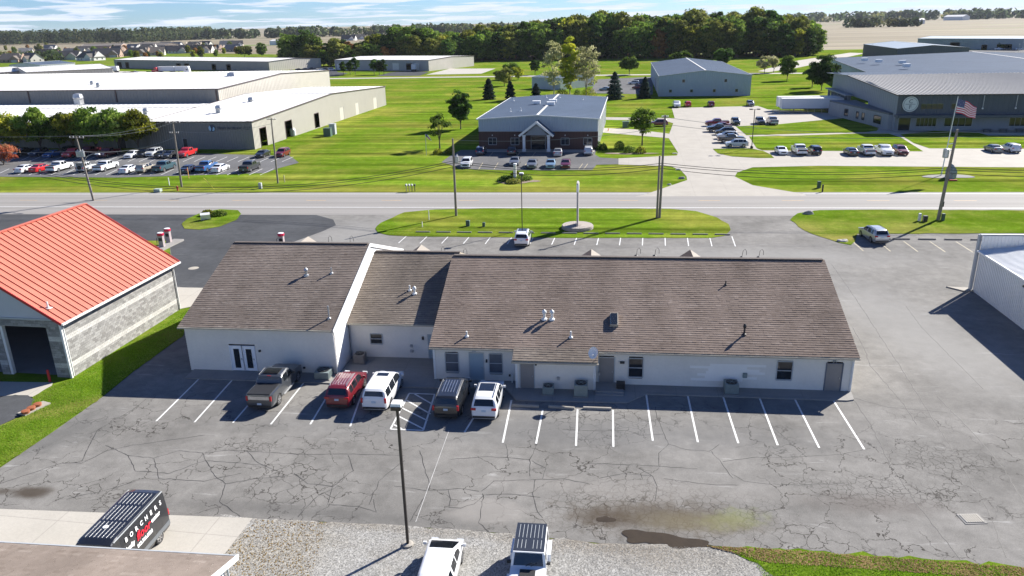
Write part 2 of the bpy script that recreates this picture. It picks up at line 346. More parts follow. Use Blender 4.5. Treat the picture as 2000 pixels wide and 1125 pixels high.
sheet('lawn',[(1543,430),(1558,417),(1600,411),(1700,410),(3000,414),(3000,462),(2000,456),(1740,457),(1675,457),(1672,470),(1662,479),(1640,475),(1600,462),(1570,450)],.05,LAWNR,.08)
sheet('lawn',[(1380,1066),(1440,1072),(1480,1071),(1600,1078),(1800,1092),(2000,1110),(2500,1148),(3000,1500),(1520,1500),(1510,1125),(1440,1085)],.05,LAWNR,.1,step=.5)
sheet('gravel_yard',[(493,1013),(770,1026),(1000,1043),(1180,1062),(1390,1066),(1480,1100),(1530,1135),(1560,1500),(300,1500),(380,1092),(430,1005)],.03,GRAV,.05,step=.5)
sheet('concrete_pad',[(-200,985),(0,995),(493,1013),(418,1110),(-200,1110)],.042,CONCW)
sheet('concrete_apron',[(-300,790),(-40,786),(30,772),(64,776),(100,757),(104,748),(-250,742)],.046,CONCW)
sheet('driveway',[(-300,770),(0,775),(28,773),(55,773),(68,782),(58,800),(44,812),(0,832),(-100,882),(-300,960)],.055,DARKA,.02,step=.5)
sheet('concrete_slab',[(345,562),(397,563),(378,600),(352,604)],.05,CONCW)
# concrete drives and lots beyond the road
sheet('driveway',[(1240,384),(1257,381),(1342,352),(1341,345),(1330,333),(1310,325),(1208,321.5),(1208,309.5),(1322,304),(1324,298),(1305,268),(1318,232),(1312,211),(1480,207),(1500,214),(1640,222),(1700,250),(3000,262),(3000,332),(2000,327),(1850,326),(1600,324),(1470,327),(1440,337),(1435,345),(1470,362),(1570,379),(1575,383)],.03,CONC)
sheet('driveway',[(1178,229),(1318,231),(1324,244),(1300,236),(1178,234)],.034,CONC)
sheet('driveway',[(1177,250),(1240,253),(1312,262),(1306,270),(1177,259)],.034,CONC)
sheet('lawn',[(1437,247),(1520,243),(1604,235),(1652,231),(1690,240),(1716,252),(1712,256),(1690,258.5),(1560,261.5),(1458,264.5)],.06,LAWN)
sheet('lawn',[(1463,267),(1560,265),(1660,261.5),(1700,261),(1735,261),(1760,269),(1803,296),(1600,295),(1489,294),(1478,290)],.06,LAWN)
sheet('lawn',[(1758,263),(1825,256),(1909,259),(1930,265),(3000,266),(3000,294),(1815,290),(1785,280)],.06,LAWN)
sheet('lawn',[(1392,291),(1465,290),(1490,295),(1505,302),(1512,309),(1480,309),(1430,306),(1402,300)],.06,LAWN)
sheet('parking_lot',[(862,317),(877,306),(900,293),(1165,293),(1162,302),(1172,308),(1208,310),(1208,321),(1165,322),(1157,332),(1002,333),(897,330),(880,322)],.03,GREYA)
sheet('parking_lot',[(-700,300),(60,296),(395,300),(500,303),(565,304),(584,318),(540,330),(520,338),(300,345),(230,347),(-700,340)],.03,GREYA)
sheet('road',[(-60,236),(0,0)],0,CONC,world=True) if False else None
FY=G(800,151).y
sheet('far_road',[(-420,FY+20),(-300,FY-2),(60,FY-10),(220,FY-30),(420,FY-40),(420,FY-33),(220,FY-23),(60,FY-3),(-300,FY+6),(-420,FY+28)],.05,CONCW,world=True)
sheet('parking_lot',[(530,150),(550,142),(600,133),(650,131),(660,141),(680,143),(660,149),(640,150)],.04,DARKA)
sheet('parking_lot',[(735,149),(760,142),(800,138),(838,141),(820,148)],.04,DARKA)
sheet('concrete_pad',[(832,146),(880,134),(968,134),(940,144)],.05,CONCW)
sheet('parking_lot',[(1150,182),(1168,155),(1275,150),(1275,185),(1245,184)],.04,GREYA)
sheet('loading_yard',[(-200,175),(0,168),(110,158),(200,139),(225,139),(520,142),(560,146),(480,162),(0,200)],.04,CONCW)
sheet('parking_lot',[(1890,98),(2500,94),(2500,113),(2000,112),(1895,107)],.04,GREYA)
sheet('driveway',[(1855,130),(2400,128),(2400,139),(1950,141),(1880,133)],.04,CONCW)
sheet('driveway',[(1690,104),(1660,103),(1560,118),(1480,139),(1500,141),(1560,132)],.04,CONC)
PYEL=M('faded_yellow_paint',(.34,.29,.19),.7,0,.3,2,obj=False)
# painted stall lines
LN=[((388,741),(305,823)),((455,741),(380,825)),((525,745),(455,826)),((595,746),(529,829)),((655,748),(606,829)),((712,754),(684,833)),((935,800),(907,845)),((999,782),(982,865)),((1060,801),(1047,867)),((1128,800),(1125,871)),((1197,801),(1198,873)),((1262,770),(1275,861)),((1343,772),(1363,864)),((1412,774),(1442,866)),((1484,779),(1519,870)),((1553,781),(1600,875)),((1628,783),(1688,878))]
for a,b in LN: strip('parking_line',[a,b],.13,.018,WLINE)
strip('parking_line',[(877,841),(812,1020)],.04,.018,WWORN)
for l in ([(799,769),(763,838)],[(763,838.5),(827,841)],[(849,771),(827,840)],[(799,768.5),(850,770.5)],[(810,770),(843,789)],[(792,781),(841,809)],[(785,797),(835,822)],[(778,813),(827,838)],[(768,829),(785,838)]): strip('hatch_line',l,.13,.019,WLINE)
for k in range(16):
    x=-24.5+k*2.76; p=.9 if k<3 else 0
    strip('parking_line',[(x,94.7),(x-(.3),90.2)],.12,.018,WLINE,world=True)
for k in range(5):
    x=30.9+k*3; strip('parking_line',[(x,93.2),(x,88.8)],.12,.018,PYEL,world=True)
for x in (905,935,965,1020,1063,1130,1140): strip('parking_line',[(x,331 if x<1100 else 331),(x+8,318 if x<1000 else 320)],.14,.036,PYEL)
for x in (962,1015,1045,1098): strip('parking_line',[(x-6,306),(x+2,296)],.14,.036,PYEL)
for k in range(30):
    x=-8+k*21.5
    if x<560: strip('parking_line',[(x,316),(x+22,306.5)],.14,.036,WLINE)
    if x<520: strip('parking_line',[(x,342),(x+26,330)],.14,.036,WLINE)
# longer sealed cracks that can be followed one by one
CR=[[(1281,795),(1283,815),(1295,845),(1306,868),(1287,885),(1286,910)],[(1306,868),(1340,878),(1385,882),(1405,868)],[(1388,882),(1410,905),(1432,935)],[(1412,902),(1470,894),(1560,893),(1640,888),(1700,876)],[(1483,806),(1515,840),(1560,880),(1575,893)],[(1100,838),(1160,842),(1225,841),(1250,850),(1296,848)],[(1150,906),(1240,908),(1362,916)],
[(1428,925),(1455,940),(1500,946),(1560,948),(1650,944)],[(1250,915),(1275,930),(1283,950),(1280,975)],[(1170,935),(1215,925),(1275,930)],[(1295,935),(1370,945),(1440,948)],[(1665,777),(1700,830),(1740,910),(1790,985),(1850,1060),(1880,1100)],[(1623,515),(1655,560),(1695,620),(1760,720),(1810,800),(1860,880),(1905,955),(1935,1010),(1965,1090)],
[(1665,640),(1690,685),(1700,715),(1765,790),(1790,830)],[(1768,597),(1800,640),(1850,690),(1920,760)],[(1830,775),(1900,845),(1960,915),(2000,985)],[(1668,778),(1735,796),(1850,806)],
[(820,880),(840,950),(800,1020)],[(988,868),(994,900)],[(1048,868),(1035,898),(1035,930)],[(1035,898),(950,892),(880,898)],[(1038,900),(1065,915),(1060,935)],[(945,965),(940,995),(935,1020),(955,1040)],[(945,967),(1000,965),(1055,972)],[(935,960),(905,955),(870,957),(830,958),(770,950)],[(940,960),(965,940),(1010,938),(1045,937),(1100,935),(1150,945)],[(875,957),(882,975),(878,990),(900,993),(925,985),(945,968)],[(1045,937),(1040,965),(1050,1000),(1060,1012)],
[(400,885),(440,880),(500,883),(600,888),(690,887),(790,890)],[(160,905),(210,880),(260,870),(330,860),(400,850)],[(0,945),(60,925),(120,905),(160,905)],[(205,870),(250,890),(300,895),(350,880),(395,885)],[(250,890),(265,920),(330,925),(400,900),(470,905),(520,910)],[(160,900),(190,840),(260,800),(285,780)],[(300,895),(310,935),(400,940),(470,925)],[(395,885),(420,930),(440,945),(430,980),(470,1010)],[(440,945),(500,935),(560,930)],[(575,925),(600,945),(650,950),(690,920)],[(650,948),(640,985),(700,990),(735,1000),(730,975)],[(690,920),(680,890)],[(580,1010),(620,970),(660,950)],[(130,975),(200,960),(280,935)],[(720,985),(740,940),(770,915),(790,900)],[(480,880),(505,905),(540,920)]]
mb=MB()
for c in CR:
    q=strip(None,c,.04,.0165,TAR,jit=.025); mb.mesh(q.v,q.f,TAR)
mb.build('crack_sealant',kind='stuff',label='dark jagged cracks running over the grey parking lot',cat='cracks')
def blob(name,px,rx,ry_,z,mat,n=40,amp=.3,**kw):
    c=G(*px); ph=[random.uniform(0,6.3) for _ in range(5)]; pts=[]
    for k in range(n):
        a=2*math.pi*k/n; r=1+sum(amp/(i+1.5)*math.sin((i+2)*a+ph[i]) for i in range(5)); pts.append((c.x+rx*r*math.cos(a),c.y+ry_*r*math.sin(a)))
    return sheet(name,pts,z,mat,world=True,**kw)
blob('puddle',(1183,1015),.48,.28,.02,PUD,amp=.22)
blob('puddle',(1262,1050),1.15,.62,.034,PUD,n=90,amp=.28)
blob('puddle',(1322,1058),1.35,.55,.035,PUD,n=90,amp=.34)
blob('puddle',(1372,1067),.6,.14,.036,PUD,n=60,amp=.34)
# concrete walk round the back of the offices, a raised slab
def gz(x,y,z=.1): p=G(x,y,z); return (p.x,p.y)
mb=MB(); mb.prism([gz(360,738),gz(640,748),gz(700,753),gz(850,757),gz(985,757),gz(1008,781),gz(1224,786),gz(1262,769),gz(1655,782),gz(1668,780),gz(1664,768),(18.6,52.6),(-12,52.6),(-12,56.3),(-20,56.3),(-20,53),(-32.1,53),gz(376,724)],0,.1,CONCG)
mb.build('sidewalk',kind='structure')
# ---------------- building kit ----------------
ROOT={}
def root(name,loc,rz,label,cat,group=None):
    o=empty(name,loc,rz,label,cat,group); ROOT[o.name]=(Matrix.Translation(Vector(loc))@Matrix.Rotation(rz,4,'Z')).inverted(); return o
def bw(mb,name,mat,par,top=None,smooth=False,**kw):
    """builds a mesh given in world coordinates as a part of the thing `top` (or of its part `par`)"""
    M_=ROOT[(top or par).name]; mb.v=[tuple(M_@Vector(v)) for v in mb.v]
    return mb.build(name,mat,par,smooth,**kw)
SID=M('lap_siding',(.70,.665,.60),.6,0,.07,.5); SIDP=M('siding_patch',(.80,.775,.73),.6,0,.03,1)
TRIMW=M('white_trim',(.72,.72,.70),.5,0,.05); TRIMG=M('grey_trim',(.40,.42,.43),.5,0,.08); GUT=M('tan_gutter',(.40,.36,.29),.5,0,.1)
GLASS=M('dark_window_glass',(.018,.022,.028),.08,0,.1,spec=.7); BLIND=M('closed_blinds',(.10,.115,.14),.5,0,.15); DOORB=M('blue_grey_door',(.30,.38,.43),.45,0,.05); DOORT=M('taupe_door',(.24,.225,.215),.5,0,.06)
DARK=M('dark_opening',(.012,.012,.014),.9,0,.1); BLK=M('black_plastic',(.02,.02,.022),.5,0,.1); STEEL=M('galvanised_steel',(.42,.43,.44),.4,.6,.12,3); WHITEM=M('white_enamel',(.75,.75,.74),.4,0,.05)
def shingle_mat(name,a,b,c3):
    t=NT(name); v=t.pos(); r=t.attr('tint'); c=t.mix(t.rng(r,.0,.55),a+(1,),b+(1,)); c=t.mix(t.rng(r,.72,1),c,c3+(1,))
    f=t.math('MULTIPLY',t.rng(t.noise(t.pos(scale=(1,.3,1)),.35,5,.6),.3,.7,.78,1.2,False),t.rng(t.noise(v,30,3,.7),.3,.7,.8,1.2,False))
    return emat(name,t.fin(t.val(c,f),.95,0,.04))
SHB=shingle_mat('brown_shingles',(.172,.134,.109),(.224,.178,.149),(.278,.226,.192)); SHG=shingle_mat('grey_brown_shingles',(.155,.126,.105),(.2,.166,.142),(.252,.215,.187)); SHT=shingle_mat('tan_brown_shingles',(.145,.122,.10),(.20,.168,.14),(.26,.22,.18))
CAPM=M('ridge_shingle',(.10,.082,.072),.95,0,.25,3); SHD=M('dark_shingle_butt',(.02,.018,.017),.9,0,.1)  # last: near-black colour of the shingle butt edges, draws the course lines
def shingles(par,top,E0,E1,T0,mat,course=.24,tab=.3,name='shingle_courses'):
    """slope with eave E0->E1 and upper edge starting at T0 (parallelogram)"""
    E0,E1,T0=Vector(E0),Vector(E1),Vector(T0); ex=(E1-E0); Lx=ex.length; ex/=Lx; up=T0-E0; Lu=up.length; up/=Lu; n=ex.cross(up).normalized()
    if n.z<0: n=-n
    mb=MB(); nc=int(Lu/course+.5); co=Lu/nc
    for i in range(nc):
        off=random.uniform(0,tab); x=-off
        row=random.random()*.25
        while x<Lx:
            w_=tab*random.uniform(.75,1.3); x0,x1=max(0,x),min(Lx,x+w_); x+=w_
            if x1-x0<.02: continue
            h=.022+random.uniform(-.005,.008); a=E0+ex*x0+up*(i*co-.01*random.random()); b=E0+ex*x1+up*(i*co); c=E0+ex*x1+up*((i+1)*co); d=E0+ex*x0+up*((i+1)*co)
            t=min(1,max(0,.2+random.random()*.5+row)); mb.face([a+n*h,b+n*h,c+n*.004,d+n*.004],mat,t); mb.face([a-n*.0,b-n*.0,b+n*h,a+n*h],SHD,0)
    return bw(mb,name,None,par,top,kind='stuff')
def slab(mb,P,th,mat):
    """thin solid below the quad P (4 points)"""
    P=[Vector(p) for p in P]; n=(P[1]-P[0]).cross(P[3]-P[0]).normalized()
    if n.z<0: n=-n
    V=P+[p-n*th for p in P]; mb.mesh(V,[(0,1,2,3),(7,6,5,4),(0,4,5,1),(1,5,6,2),(2,6,7,3),(3,7,4,0)],mat)
def wallfr(p0,p1):
    p0,p1=Vector((p0[0],p0[1],0)),Vector((p1[0],p1[1],0)); d=p1-p0; L_=d.length; d/=L_; return p0,d,L_,Vector((d.y,-d.x,0))   # outward normal: right of direction
def tmax(prof,z,L_):
    """interval of the wall under the top profile prof=[(t,z)..] at height z"""
    xs=[]; 
    for (a,za),(b,zb) in zip(prof,prof[1:]):
        if za>=z: xs.append(a)
        if zb>=z: xs.append(b)
        if (za-z)*(zb-z)<0: xs.append(a+(b-a)*(z-za)/(zb-za))
    return (min(xs),max(xs)) if xs else None
def siding(par,top,p0,p1,z0,prof,mat,ops=(),c=.2,name='siding_courses',patch=()):
    p0,d,L_,n=wallfr(p0,p1); mb=MB()
    if not isinstance(prof,(list,tuple)): prof=[(0,prof),(L_,prof)]
    zt=max(z for _,z in prof); k=0
    while z0+k*c<zt-.01:
        a=z0+k*c; b=min(a+c,zt); k+=1; iv=tmax(prof,b-.01,L_) or tmax(prof,(a+b)/2,L_)
        if not iv: continue
        segs=[iv]
        for (t0,t1,y0,y1) in ops:
            if b-.02>y0 and a+.02<y1:
                ns=[]
                for s0,s1 in segs:
                    if t0>s0: ns.append((s0,min(s1,t0)))
                    if t1<s1: ns.append((max(s0,t1),s1))
                segs=[q for q in ns if q[1]-q[0]>.01]
        for s0,s1 in segs:
            x=s0
            while x<s1-.01:
                e=min(s1,x+random.uniform(3,5)); e=s1 if s1-e<.5 else e; P0,P1=p0+d*x,p0+d*e
                mt=mat
                for (q0,q1,r0,r1) in patch:
                    if q0<x<q1 and r0<a<r1: mt=SIDP
                lo=n*.028; hi=n*.006
                V=[P0+lo+Vector((0,0,a)),P1+lo+Vector((0,0,a)),P1+hi+Vector((0,0,b)),P0+hi+Vector((0,0,b))]
                mb.face(V,mt); mb.face([P0+Vector((0,0,a)),P1+Vector((0,0,a)),P1+lo+Vector((0,0,a)),P0+lo+Vector((0,0,a))],mt); x=e
    return bw(mb,name,None,par,top,kind='stuff')
def ribbed(mb,p0,p1,z0,prof,mat,sp=.3,h=.035,ops=(),rw=.35,zb=None):
    """vertical ribbed metal wall with openings"""
    p0,d,L_,n=wallfr(p0,p1)
    if not isinstance(prof,(list,tuple)): prof=[(0,prof),(L_,prof)]
    def zt(t):
        for (a,za),(b,zb_) in zip(prof,prof[1:]):
            if a-1e-6<=t<=b+1e-6: return za+(zb_-za)*(t-a)/(b-a)
        return prof[-1][1]
    N_=max(1,int(L_/sp)); s_=L_/N_; ts=set()
    for i in range(N_):
        b=i*s_; ts|={round(b,4),round(b+s_*(1-rw),4),round(b+s_*(1-rw*.75),4),round(b+s_*(1-rw*.25),4)}
    ts|={round(L_,4)}|{round(a,4) for a,_ in prof}
    for o_ in ops: ts|={round(o_[0],4),round(o_[1],4)}
    ts=sorted(t for t in ts if 0<=t<=L_+.001)
    def off(t):
        u=(t/s_)%1; a=1-rw
        if u<a or u>.9999: return 0
        u=(u-a)/rw; return h*min(1,u*4,(1-u)*4)
    def pt(t,z): return tuple(p0+d*t+n*off(t)+Vector((0,0,z)))
    for a,b in zip(ts,ts[1:]):
        if b-a<.003: continue
        mid=(a+b)/2; iv=[(z0,None)]
        hit=sorted([(o_[2],o_[3]) for o_ in ops if o_[0]<=mid<=o_[1]])
        lo=z0
        for y0,y1 in hit:
            if y0>lo+.01: mb.face([pt(a,lo),pt(b,lo),pt(b,y0),pt(a,y0)],mat)
            lo=y1
        mb.face([pt(a,lo),pt(b,lo),pt(b,zt(b)),pt(a,zt(a))],mat)
def ribroof(mb,E0,E1,T0,T1,mat,sp=.5,h=.05,rw=.2):
    E0,E1,T0,T1=map(Vector,(E0,E1,T0,T1)); L_=(E1-E0).length; N_=max(1,int(L_/sp)); n=(E1-E0).cross(T0-E0).normalized()
    if n.z<0: n=-n
    ts=[]
    for i in range(N_):
        for u,o_ in ((0,0),(1-rw,0),(1-rw*.75,h),(1-rw*.25,h)): ts.append(((i+u)/N_,o_))
    ts.append((1,0))
    for (a,oa),(b,ob_) in zip(ts,ts[1:]):
        mb.face([E0.lerp(E1,a)+n*oa,E0.lerp(E1,b)+n*ob_,T0.lerp(T1,b)+n*ob_,T0.lerp(T1,a)+n*oa],mat)
def window(par,top,p0,p1,t0,t1,z0,z1,fm=None,gm=None,cols=1,rows=2,fw=.07,name='window',set_=.03,label=None):
    p0,d,L_,n=wallfr(p0,p1); fm=fm or TRIMG; gm=gm or GLASS; mb=MB(); Z=lambda z:Vector((0,0,z)); o_=n*set_
    def bar(a,b,w_): mb.bar(a,b,w_,.09,fm,up=n)
    A=lambda t,z:p0+d*t+Z(z)+o_
    bar(A(t0-fw/2,z0-fw/2),A(t1+fw/2,z0-fw/2),fw*1.3); bar(A(t0-fw/2,z1+fw/2),A(t1+fw/2,z1+fw/2),fw)
    bar(A(t0-fw/2,z0),A(t0-fw/2,z1),fw); bar(A(t1+fw/2,z0),A(t1+fw/2,z1),fw)
    f=bw(mb,name,None,par,top,label=label)
    g=MB(); q=n*(set_-.03); B=lambda t,z:p0+d*t+Z(z)+q
    for i in range(cols):
        for j in range(rows):
            a,b=t0+(t1-t0)*i/cols,t0+(t1-t0)*(i+1)/cols; c,e=z0+(z1-z0)*j/rows,z0+(z1-z0)*(j+1)/rows; k=MB(); m_=.02
            k.face([B(a+m_,c+m_),B(b-m_,c+m_),B(b-m_,e-m_),B(a+m_,e-m_)],gm); bw(k,'pane',None,f,top)
    k=MB()
    for i in range(1,cols): t=t0+(t1-t0)*i/cols; k.bar(A(t,z0),A(t,z1),.05,.06,fm,up=n)
    for j in range(1,rows): z=z0+(z1-z0)*j/rows; k.bar(A(t0,z),A(t1,z),.05,.06,fm,up=n)
    if k.v: bw(k,'muntin',None,f,top)
    return f
def door(par,top,p0,p1,t0,t1,z0,z1,dm,fm=None,name='door',handle=True,set_=.0,ribs=0,label=None):
    p0,d,L_,n=wallfr(p0,p1); fm=fm or TRIMG; mb=MB(); A=lambda t,z,o=set_:p0+d*t+Vector((0,0,z))+n*o
    mb.bar(A((t0+t1)/2,z0),A((t0+t1)/2,z1),t1-t0,.05,dm,up=n)
    for k in range(ribs): z=z0+(z1-z0)*(k+.5)/ribs; mb.bar(A(t0,z,set_+.03),A(t1,z,set_+.03),.05,.03,dm,up=n)
    D=bw(mb,name,None,par,top,label=label); f=MB(); w_=.07
    for a,b in ((A(t0-w_/2,z0,set_+.03),A(t0-w_/2,z1+w_,set_+.03)),(A(t1+w_/2,z0,set_+.03),A(t1+w_/2,z1+w_,set_+.03)),(A(t0,z1+w_/2,set_+.03),A(t1,z1+w_/2,set_+.03))): f.bar(a,b,w_,.08,fm,up=n)
    bw(f,'door_frame',None,D,top)
    if handle: k=MB(); k.bar(A(t1-.12,z0+.95,set_+.06),A(t1-.12,z0+1.08,set_+.06),.05,.06,STEEL,up=n); bw(k,'handle',None,D,top)
    return D
def Z3(x,y,z): return Vector((x,y,z))
# ---------------- the office row ----------------
def walls(par,segs,mat,z=3):
    for p0,p1,prof in segs: siding(par,par,p0,p1,0,prof,mat)
# 1. long office, right
OX0,OX1,OY0,OY1=-12.2,18.5,52.2,73.3; ER,RR=2.9,6.87
of=root('office_building',(OX0,OY0,0),0,'long low office with a brown shingle roof and pale siding beside the bare parking stalls','building')
f0,f1=(OX0,OY0),(OX1,OY0)
w1=(.89,1.85,.76,2.26); d1=(2.75,3.78,.1,2.32); w2=(4.28,5.22,.76,2.31)
siding(of,of,(OX0,OY0),(-5.76,OY0),0,2.95,SID,ops=[w1,d1,w2])
window(of,of,f0,f1,*w1,gm=BLIND); window(of,of,f0,f1,*w2,gm=BLIND); door(of,of,f0,f1,*d1,dm=DOORB,label='pale blue back door')
q0=(0,OY0); d3=(.36,1.45,.12,2.25); w3=(2.56,3.56,.75,2.23); w4=(13.27,14.3,.88,2.3); d4=(16.72,17.8,.1,2.24)
siding(of,of,(0,OY0),(OX1,OY0),0,2.95,SID,ops=[d3,w3,w4,d4],patch=[(1.7,2.3,1.9,2.7),(3.9,6.2,1.6,2.6),(4.5,9,.5,1.9)])
door(of,of,q0,f1,*d3,dm=DOORT); window(of,of,q0,f1,*w3); window(of,of,q0,f1,*w4); door(of,of,q0,f1,*d4,dm=DOORT,fm=M('navy_frame',(.10,.12,.16)))
siding(of,of,(OX1,OY0),(OX1,OY1),0,[(0,2.95),(10.55,6.8),(21.1,2.95)],SID)
siding(of,of,(OX1,OY1),(OX0,OY1),0,2.95,SID); siding(of,of,(OX0,OY1),(OX0,OY0),0,[(0,2.95),(10.55,6.8),(21.1,2.95)],SID)
VY=51.1
siding(of,of,(-5.76,OY0),(-5.76,VY),0,2.6,SID); d2=(.3,1.3,.1,2.2)
siding(of,of,(-5.76,VY),(0,VY),0,2.5,SID,ops=[d2]); door(of,of,(-5.76,VY),(0,VY),*d2,dm=DOORT); siding(of,of,(0,VY),(0,OY0),0,2.6,SID)
for x,y in ((OX0,OY0),(OX1,OY0),(-5.76,VY),(-.0,VY)): k=MB(); k.box((x,y-.02,1.35),(.16,.12,2.5),TRIMW); bw(k,'corner_board',None,of)
mb=MB(); XL,XR=-12.5,18.82; EY=51.85; RY_=62.75
slab(mb,[(XL,EY,ER),(XR,EY,ER),(XR,RY_,RR),(XL,RY_,RR)],.14,GUT); slab(mb,[(XR,2*RY_-EY,ER),(XL,2*RY_-EY,ER),(XL,RY_,RR),(XR,RY_,RR)],.14,GUT); slab(mb,[(-6.03,50.7,2.48),(.26,50.7,2.48),(.26,EY+.3,3.009),(-6.03,EY+.3,3.009)],.12,GUT)
rf=bw(mb,'roof',None,of)
shingles(rf,of,(XL,EY,ER),(XR,EY,ER),(XL,RY_,RR),SHB); shingles(rf,of,(XR,2*RY_-EY,ER),(XL,2*RY_-EY,ER),(XR,RY_,RR),SHB,course=.3,tab=1); shingles(rf,of,(-6.03,50.7,2.50),(.26,50.7,2.50),(-6.03,EY+.25,2.99),SHT)
k=MB(); k.box(((XL+XR)/2,RY_,RR+.02),(XR-XL-.3,.4,.07),CAPM); bw(k,'ridge_cap',None,rf,of)
def gutter(par,top,a,b):
    k=MB(); k.bar(a,b,.13,.11,GUT); bw(k,'gutter',None,par,top)
gutter(of,of,(-6.1,50.66,2.36),(.3,50.66,2.36)); gutter(of,of,(.3,51.8,2.8),(XR,51.8,2.8)); gutter(of,of,(XL,51.8,2.8),(-6.1,51.8,2.8))
k=MB(); k.tube([(OX1-.05,51.85,2.75),(OX1+.0,52.08,2.5),(OX1+.0,52.08,.15)],.05,6,TRIMW); bw(k,'downspout',None,of); k=MB(); k.tube([(.06,50.7,2.3),(.06,51.02,2.1),(.06,51.02,.15)],.05,6,TRIMW); bw(k,'downspout',None,of)
# porch gables on the street side seen over the ridge
PY={1155:487.5,1350:488.5,820:478.5,597:462.5}
PORCH_SUN=M('sunlit_porch_slope',(.27,.24,.205),.9,0,.1,2)  # right porch slopes only: sunlight painted into a paler roof colour
def porch(par,px,hw,z=4.35):
    g=G(px,PY[px]); x=g.x*77.5/g.y; z=26*(1-78.2/g.y)+.06; zb=z-hw*.7; mb=MB(); yy=78.2
    slab(mb,[(x-hw,yy,zb),(x,yy,z),(x,73,z),(x-hw,74.2,zb)],.1,SHB); bw(mb,'porch_roof',None,par); mb=MB(); slab(mb,[(x,yy,z),(x+hw,yy,zb),(x+hw,74.2,zb),(x,73,z)],.1,PORCH_SUN)
    bw(mb,'porch_roof',None,par); k=MB(); k.face([(x-hw+.2,yy-.1,zb),(x+hw-.2,yy-.1,zb),(x,yy-.1,z-.12)],TRIMW); bw(k,'porch_gable',None,par)
    for sx in (-1,1): k=MB(); k.box((x+sx*(hw-.4),yy-.3,zb/2),(.2,.2,zb),TRIMW); bw(k,'porch_post',None,par)
porch(of,1155,2.2); porch(of,1350,2.0)
# 2. middle link
md=root('office_building',(-20,55.9,0),0,'recessed middle office between the two larger ones behind the dark red SUV','building')
mw=(1.72,2.66,1.3,2.14); mdd=(6.55,7.55,.1,2.17)
siding(md,md,(-20,55.9),(-12.2,55.9),0,3.25,SID,ops=[mw,mdd]); window(md,md,(-20,55.9),(-12.2,55.9),*mw); door(md,md,(-20,55.9),(-12.2,55.9),*mdd,dm=DOORB)
siding(md,md,(-12.2,73.8),(-20,73.8),0,3.2,SID)
mb=MB(); slab(mb,[(-20.08,55.55,3.2),(-12.2,55.55,3.2),(-12.2,64.8,6.53),(-20.08,64.8,6.53)],.12,GUT); slab(mb,[(-12.2,74.1,3.2),(-20.08,74.1,3.2),(-20.08,64.8,6.53),(-12.2,64.8,6.53)],.12,GUT); mr=bw(mb,'roof',None,md)
shingles(mr,md,(-20.08,55.55,3.2),(-12.2,55.55,3.2),(-20.08,64.8,6.53),SHT); shingles(mr,md,(-12.2,74.1,3.2),(-20.08,74.1,3.2),(-12.2,64.8,6.53),SHT,course=.3,tab=1)
k=MB(); k.box((-16.1,64.8,6.56),(7.8,.36,.07),CAPM); bw(k,'ridge_cap',None,mr,md); gutter(md,md,(-20,55.5,3.12),(-12.6,55.5,3.12))
porch(md,820,2.0,4.5)
# 3. left unit
lf=root('office_building',(-32.35,52.6,0),0,'left office unit with a shingle roof, white gable wall and glazed double doors','building')
LY0,LY1=52.6,74.0; LE,LR,LRY=3.9,7.68,63.3
fd=(3.5,5.65,.1,2.3)
siding(lf,lf,(-32.35,LY0),(-20.1,LY0),0,3.95,SID,ops=[fd]); gp_=[(0,3.95),(10.7,7.6),(21.4,3.95)]
siding(lf,lf,(-20.1,LY0),(-20.1,LY1),0,gp_,TRIMW,c=.25); siding(lf,lf,(-20.1,LY1),(-32.35,LY1),0,3.95,SID); siding(lf,lf,(-32.35,LY1),(-32.35,LY0),0,gp_,SID)
P0,P1=(-32.35,LY0),(-20.1,LY0); DW=M('white_door',(.78,.80,.82),.4,0,.03)
for a,b in ((3.58,4.55),(4.6,5.57)):
    D=door(lf,lf,P0,P1,a,b,.12,2.22,DW,fm=DW,name='glazed_door'); k=MB(); k.face([(-32.35+a+.25,LY0-.035,.35),(-32.35+b-.25,LY0-.035,.35),(-32.35+b-.25,LY0-.035,2.0),(-32.35+a+.25,LY0-.035,2.0)],GLASS); bw(k,'glass',None,D,lf)
mb=MB(); A0,A1=-32.7,-20.02
slab(mb,[(A0,52.3,LE),(A1,52.3,LE),(A1,LRY,LR),(A0,LRY,LR)],.13,GUT); slab(mb,[(A1,74.3,LE),(A0,74.3,LE),(A0,LRY,LR),(A1,LRY,LR)],.13,GUT); lr=bw(mb,'roof',None,lf)
shingles(lr,lf,(A0,52.3,LE),(A1,52.3,LE),(A0,LRY,LR),SHG); shingles(lr,lf,(A1,74.3,LE),(A0,74.3,LE),(A1,LRY,LR),SHG,course=.3,tab=1)
k=MB(); k.box((-26.4,LRY,LR+.02),(12.4,.36,.07),CAPM); bw(k,'ridge_cap',None,lr,lf); gutter(lf,lf,(A0,52.24,3.82),(A1,52.24,3.82))
k=MB(); k.bar((-20.0,52.2,3.78),(-20.0,LRY,7.56),.05,.3,TRIMW); k.bar((-20.0,LRY,7.56),(-20.0,74.4,3.78),.05,.3,TRIMW); bw(k,'rake_board',None,lf)
k=MB(); k.tube([(-20.2,52.25,3.7),(-20.15,52.45,3.3),(-20.12,52.5,.15)],.05,6,TRIMW); bw(k,'downspout',None,lf); k=MB(); k.tube([(-19.95,55.8,3.1),(-19.95,55.8,.15)],.05,6,TRIMG); bw(k,'downspout',None,lf)
porch(lf,597,1.8,4.9)
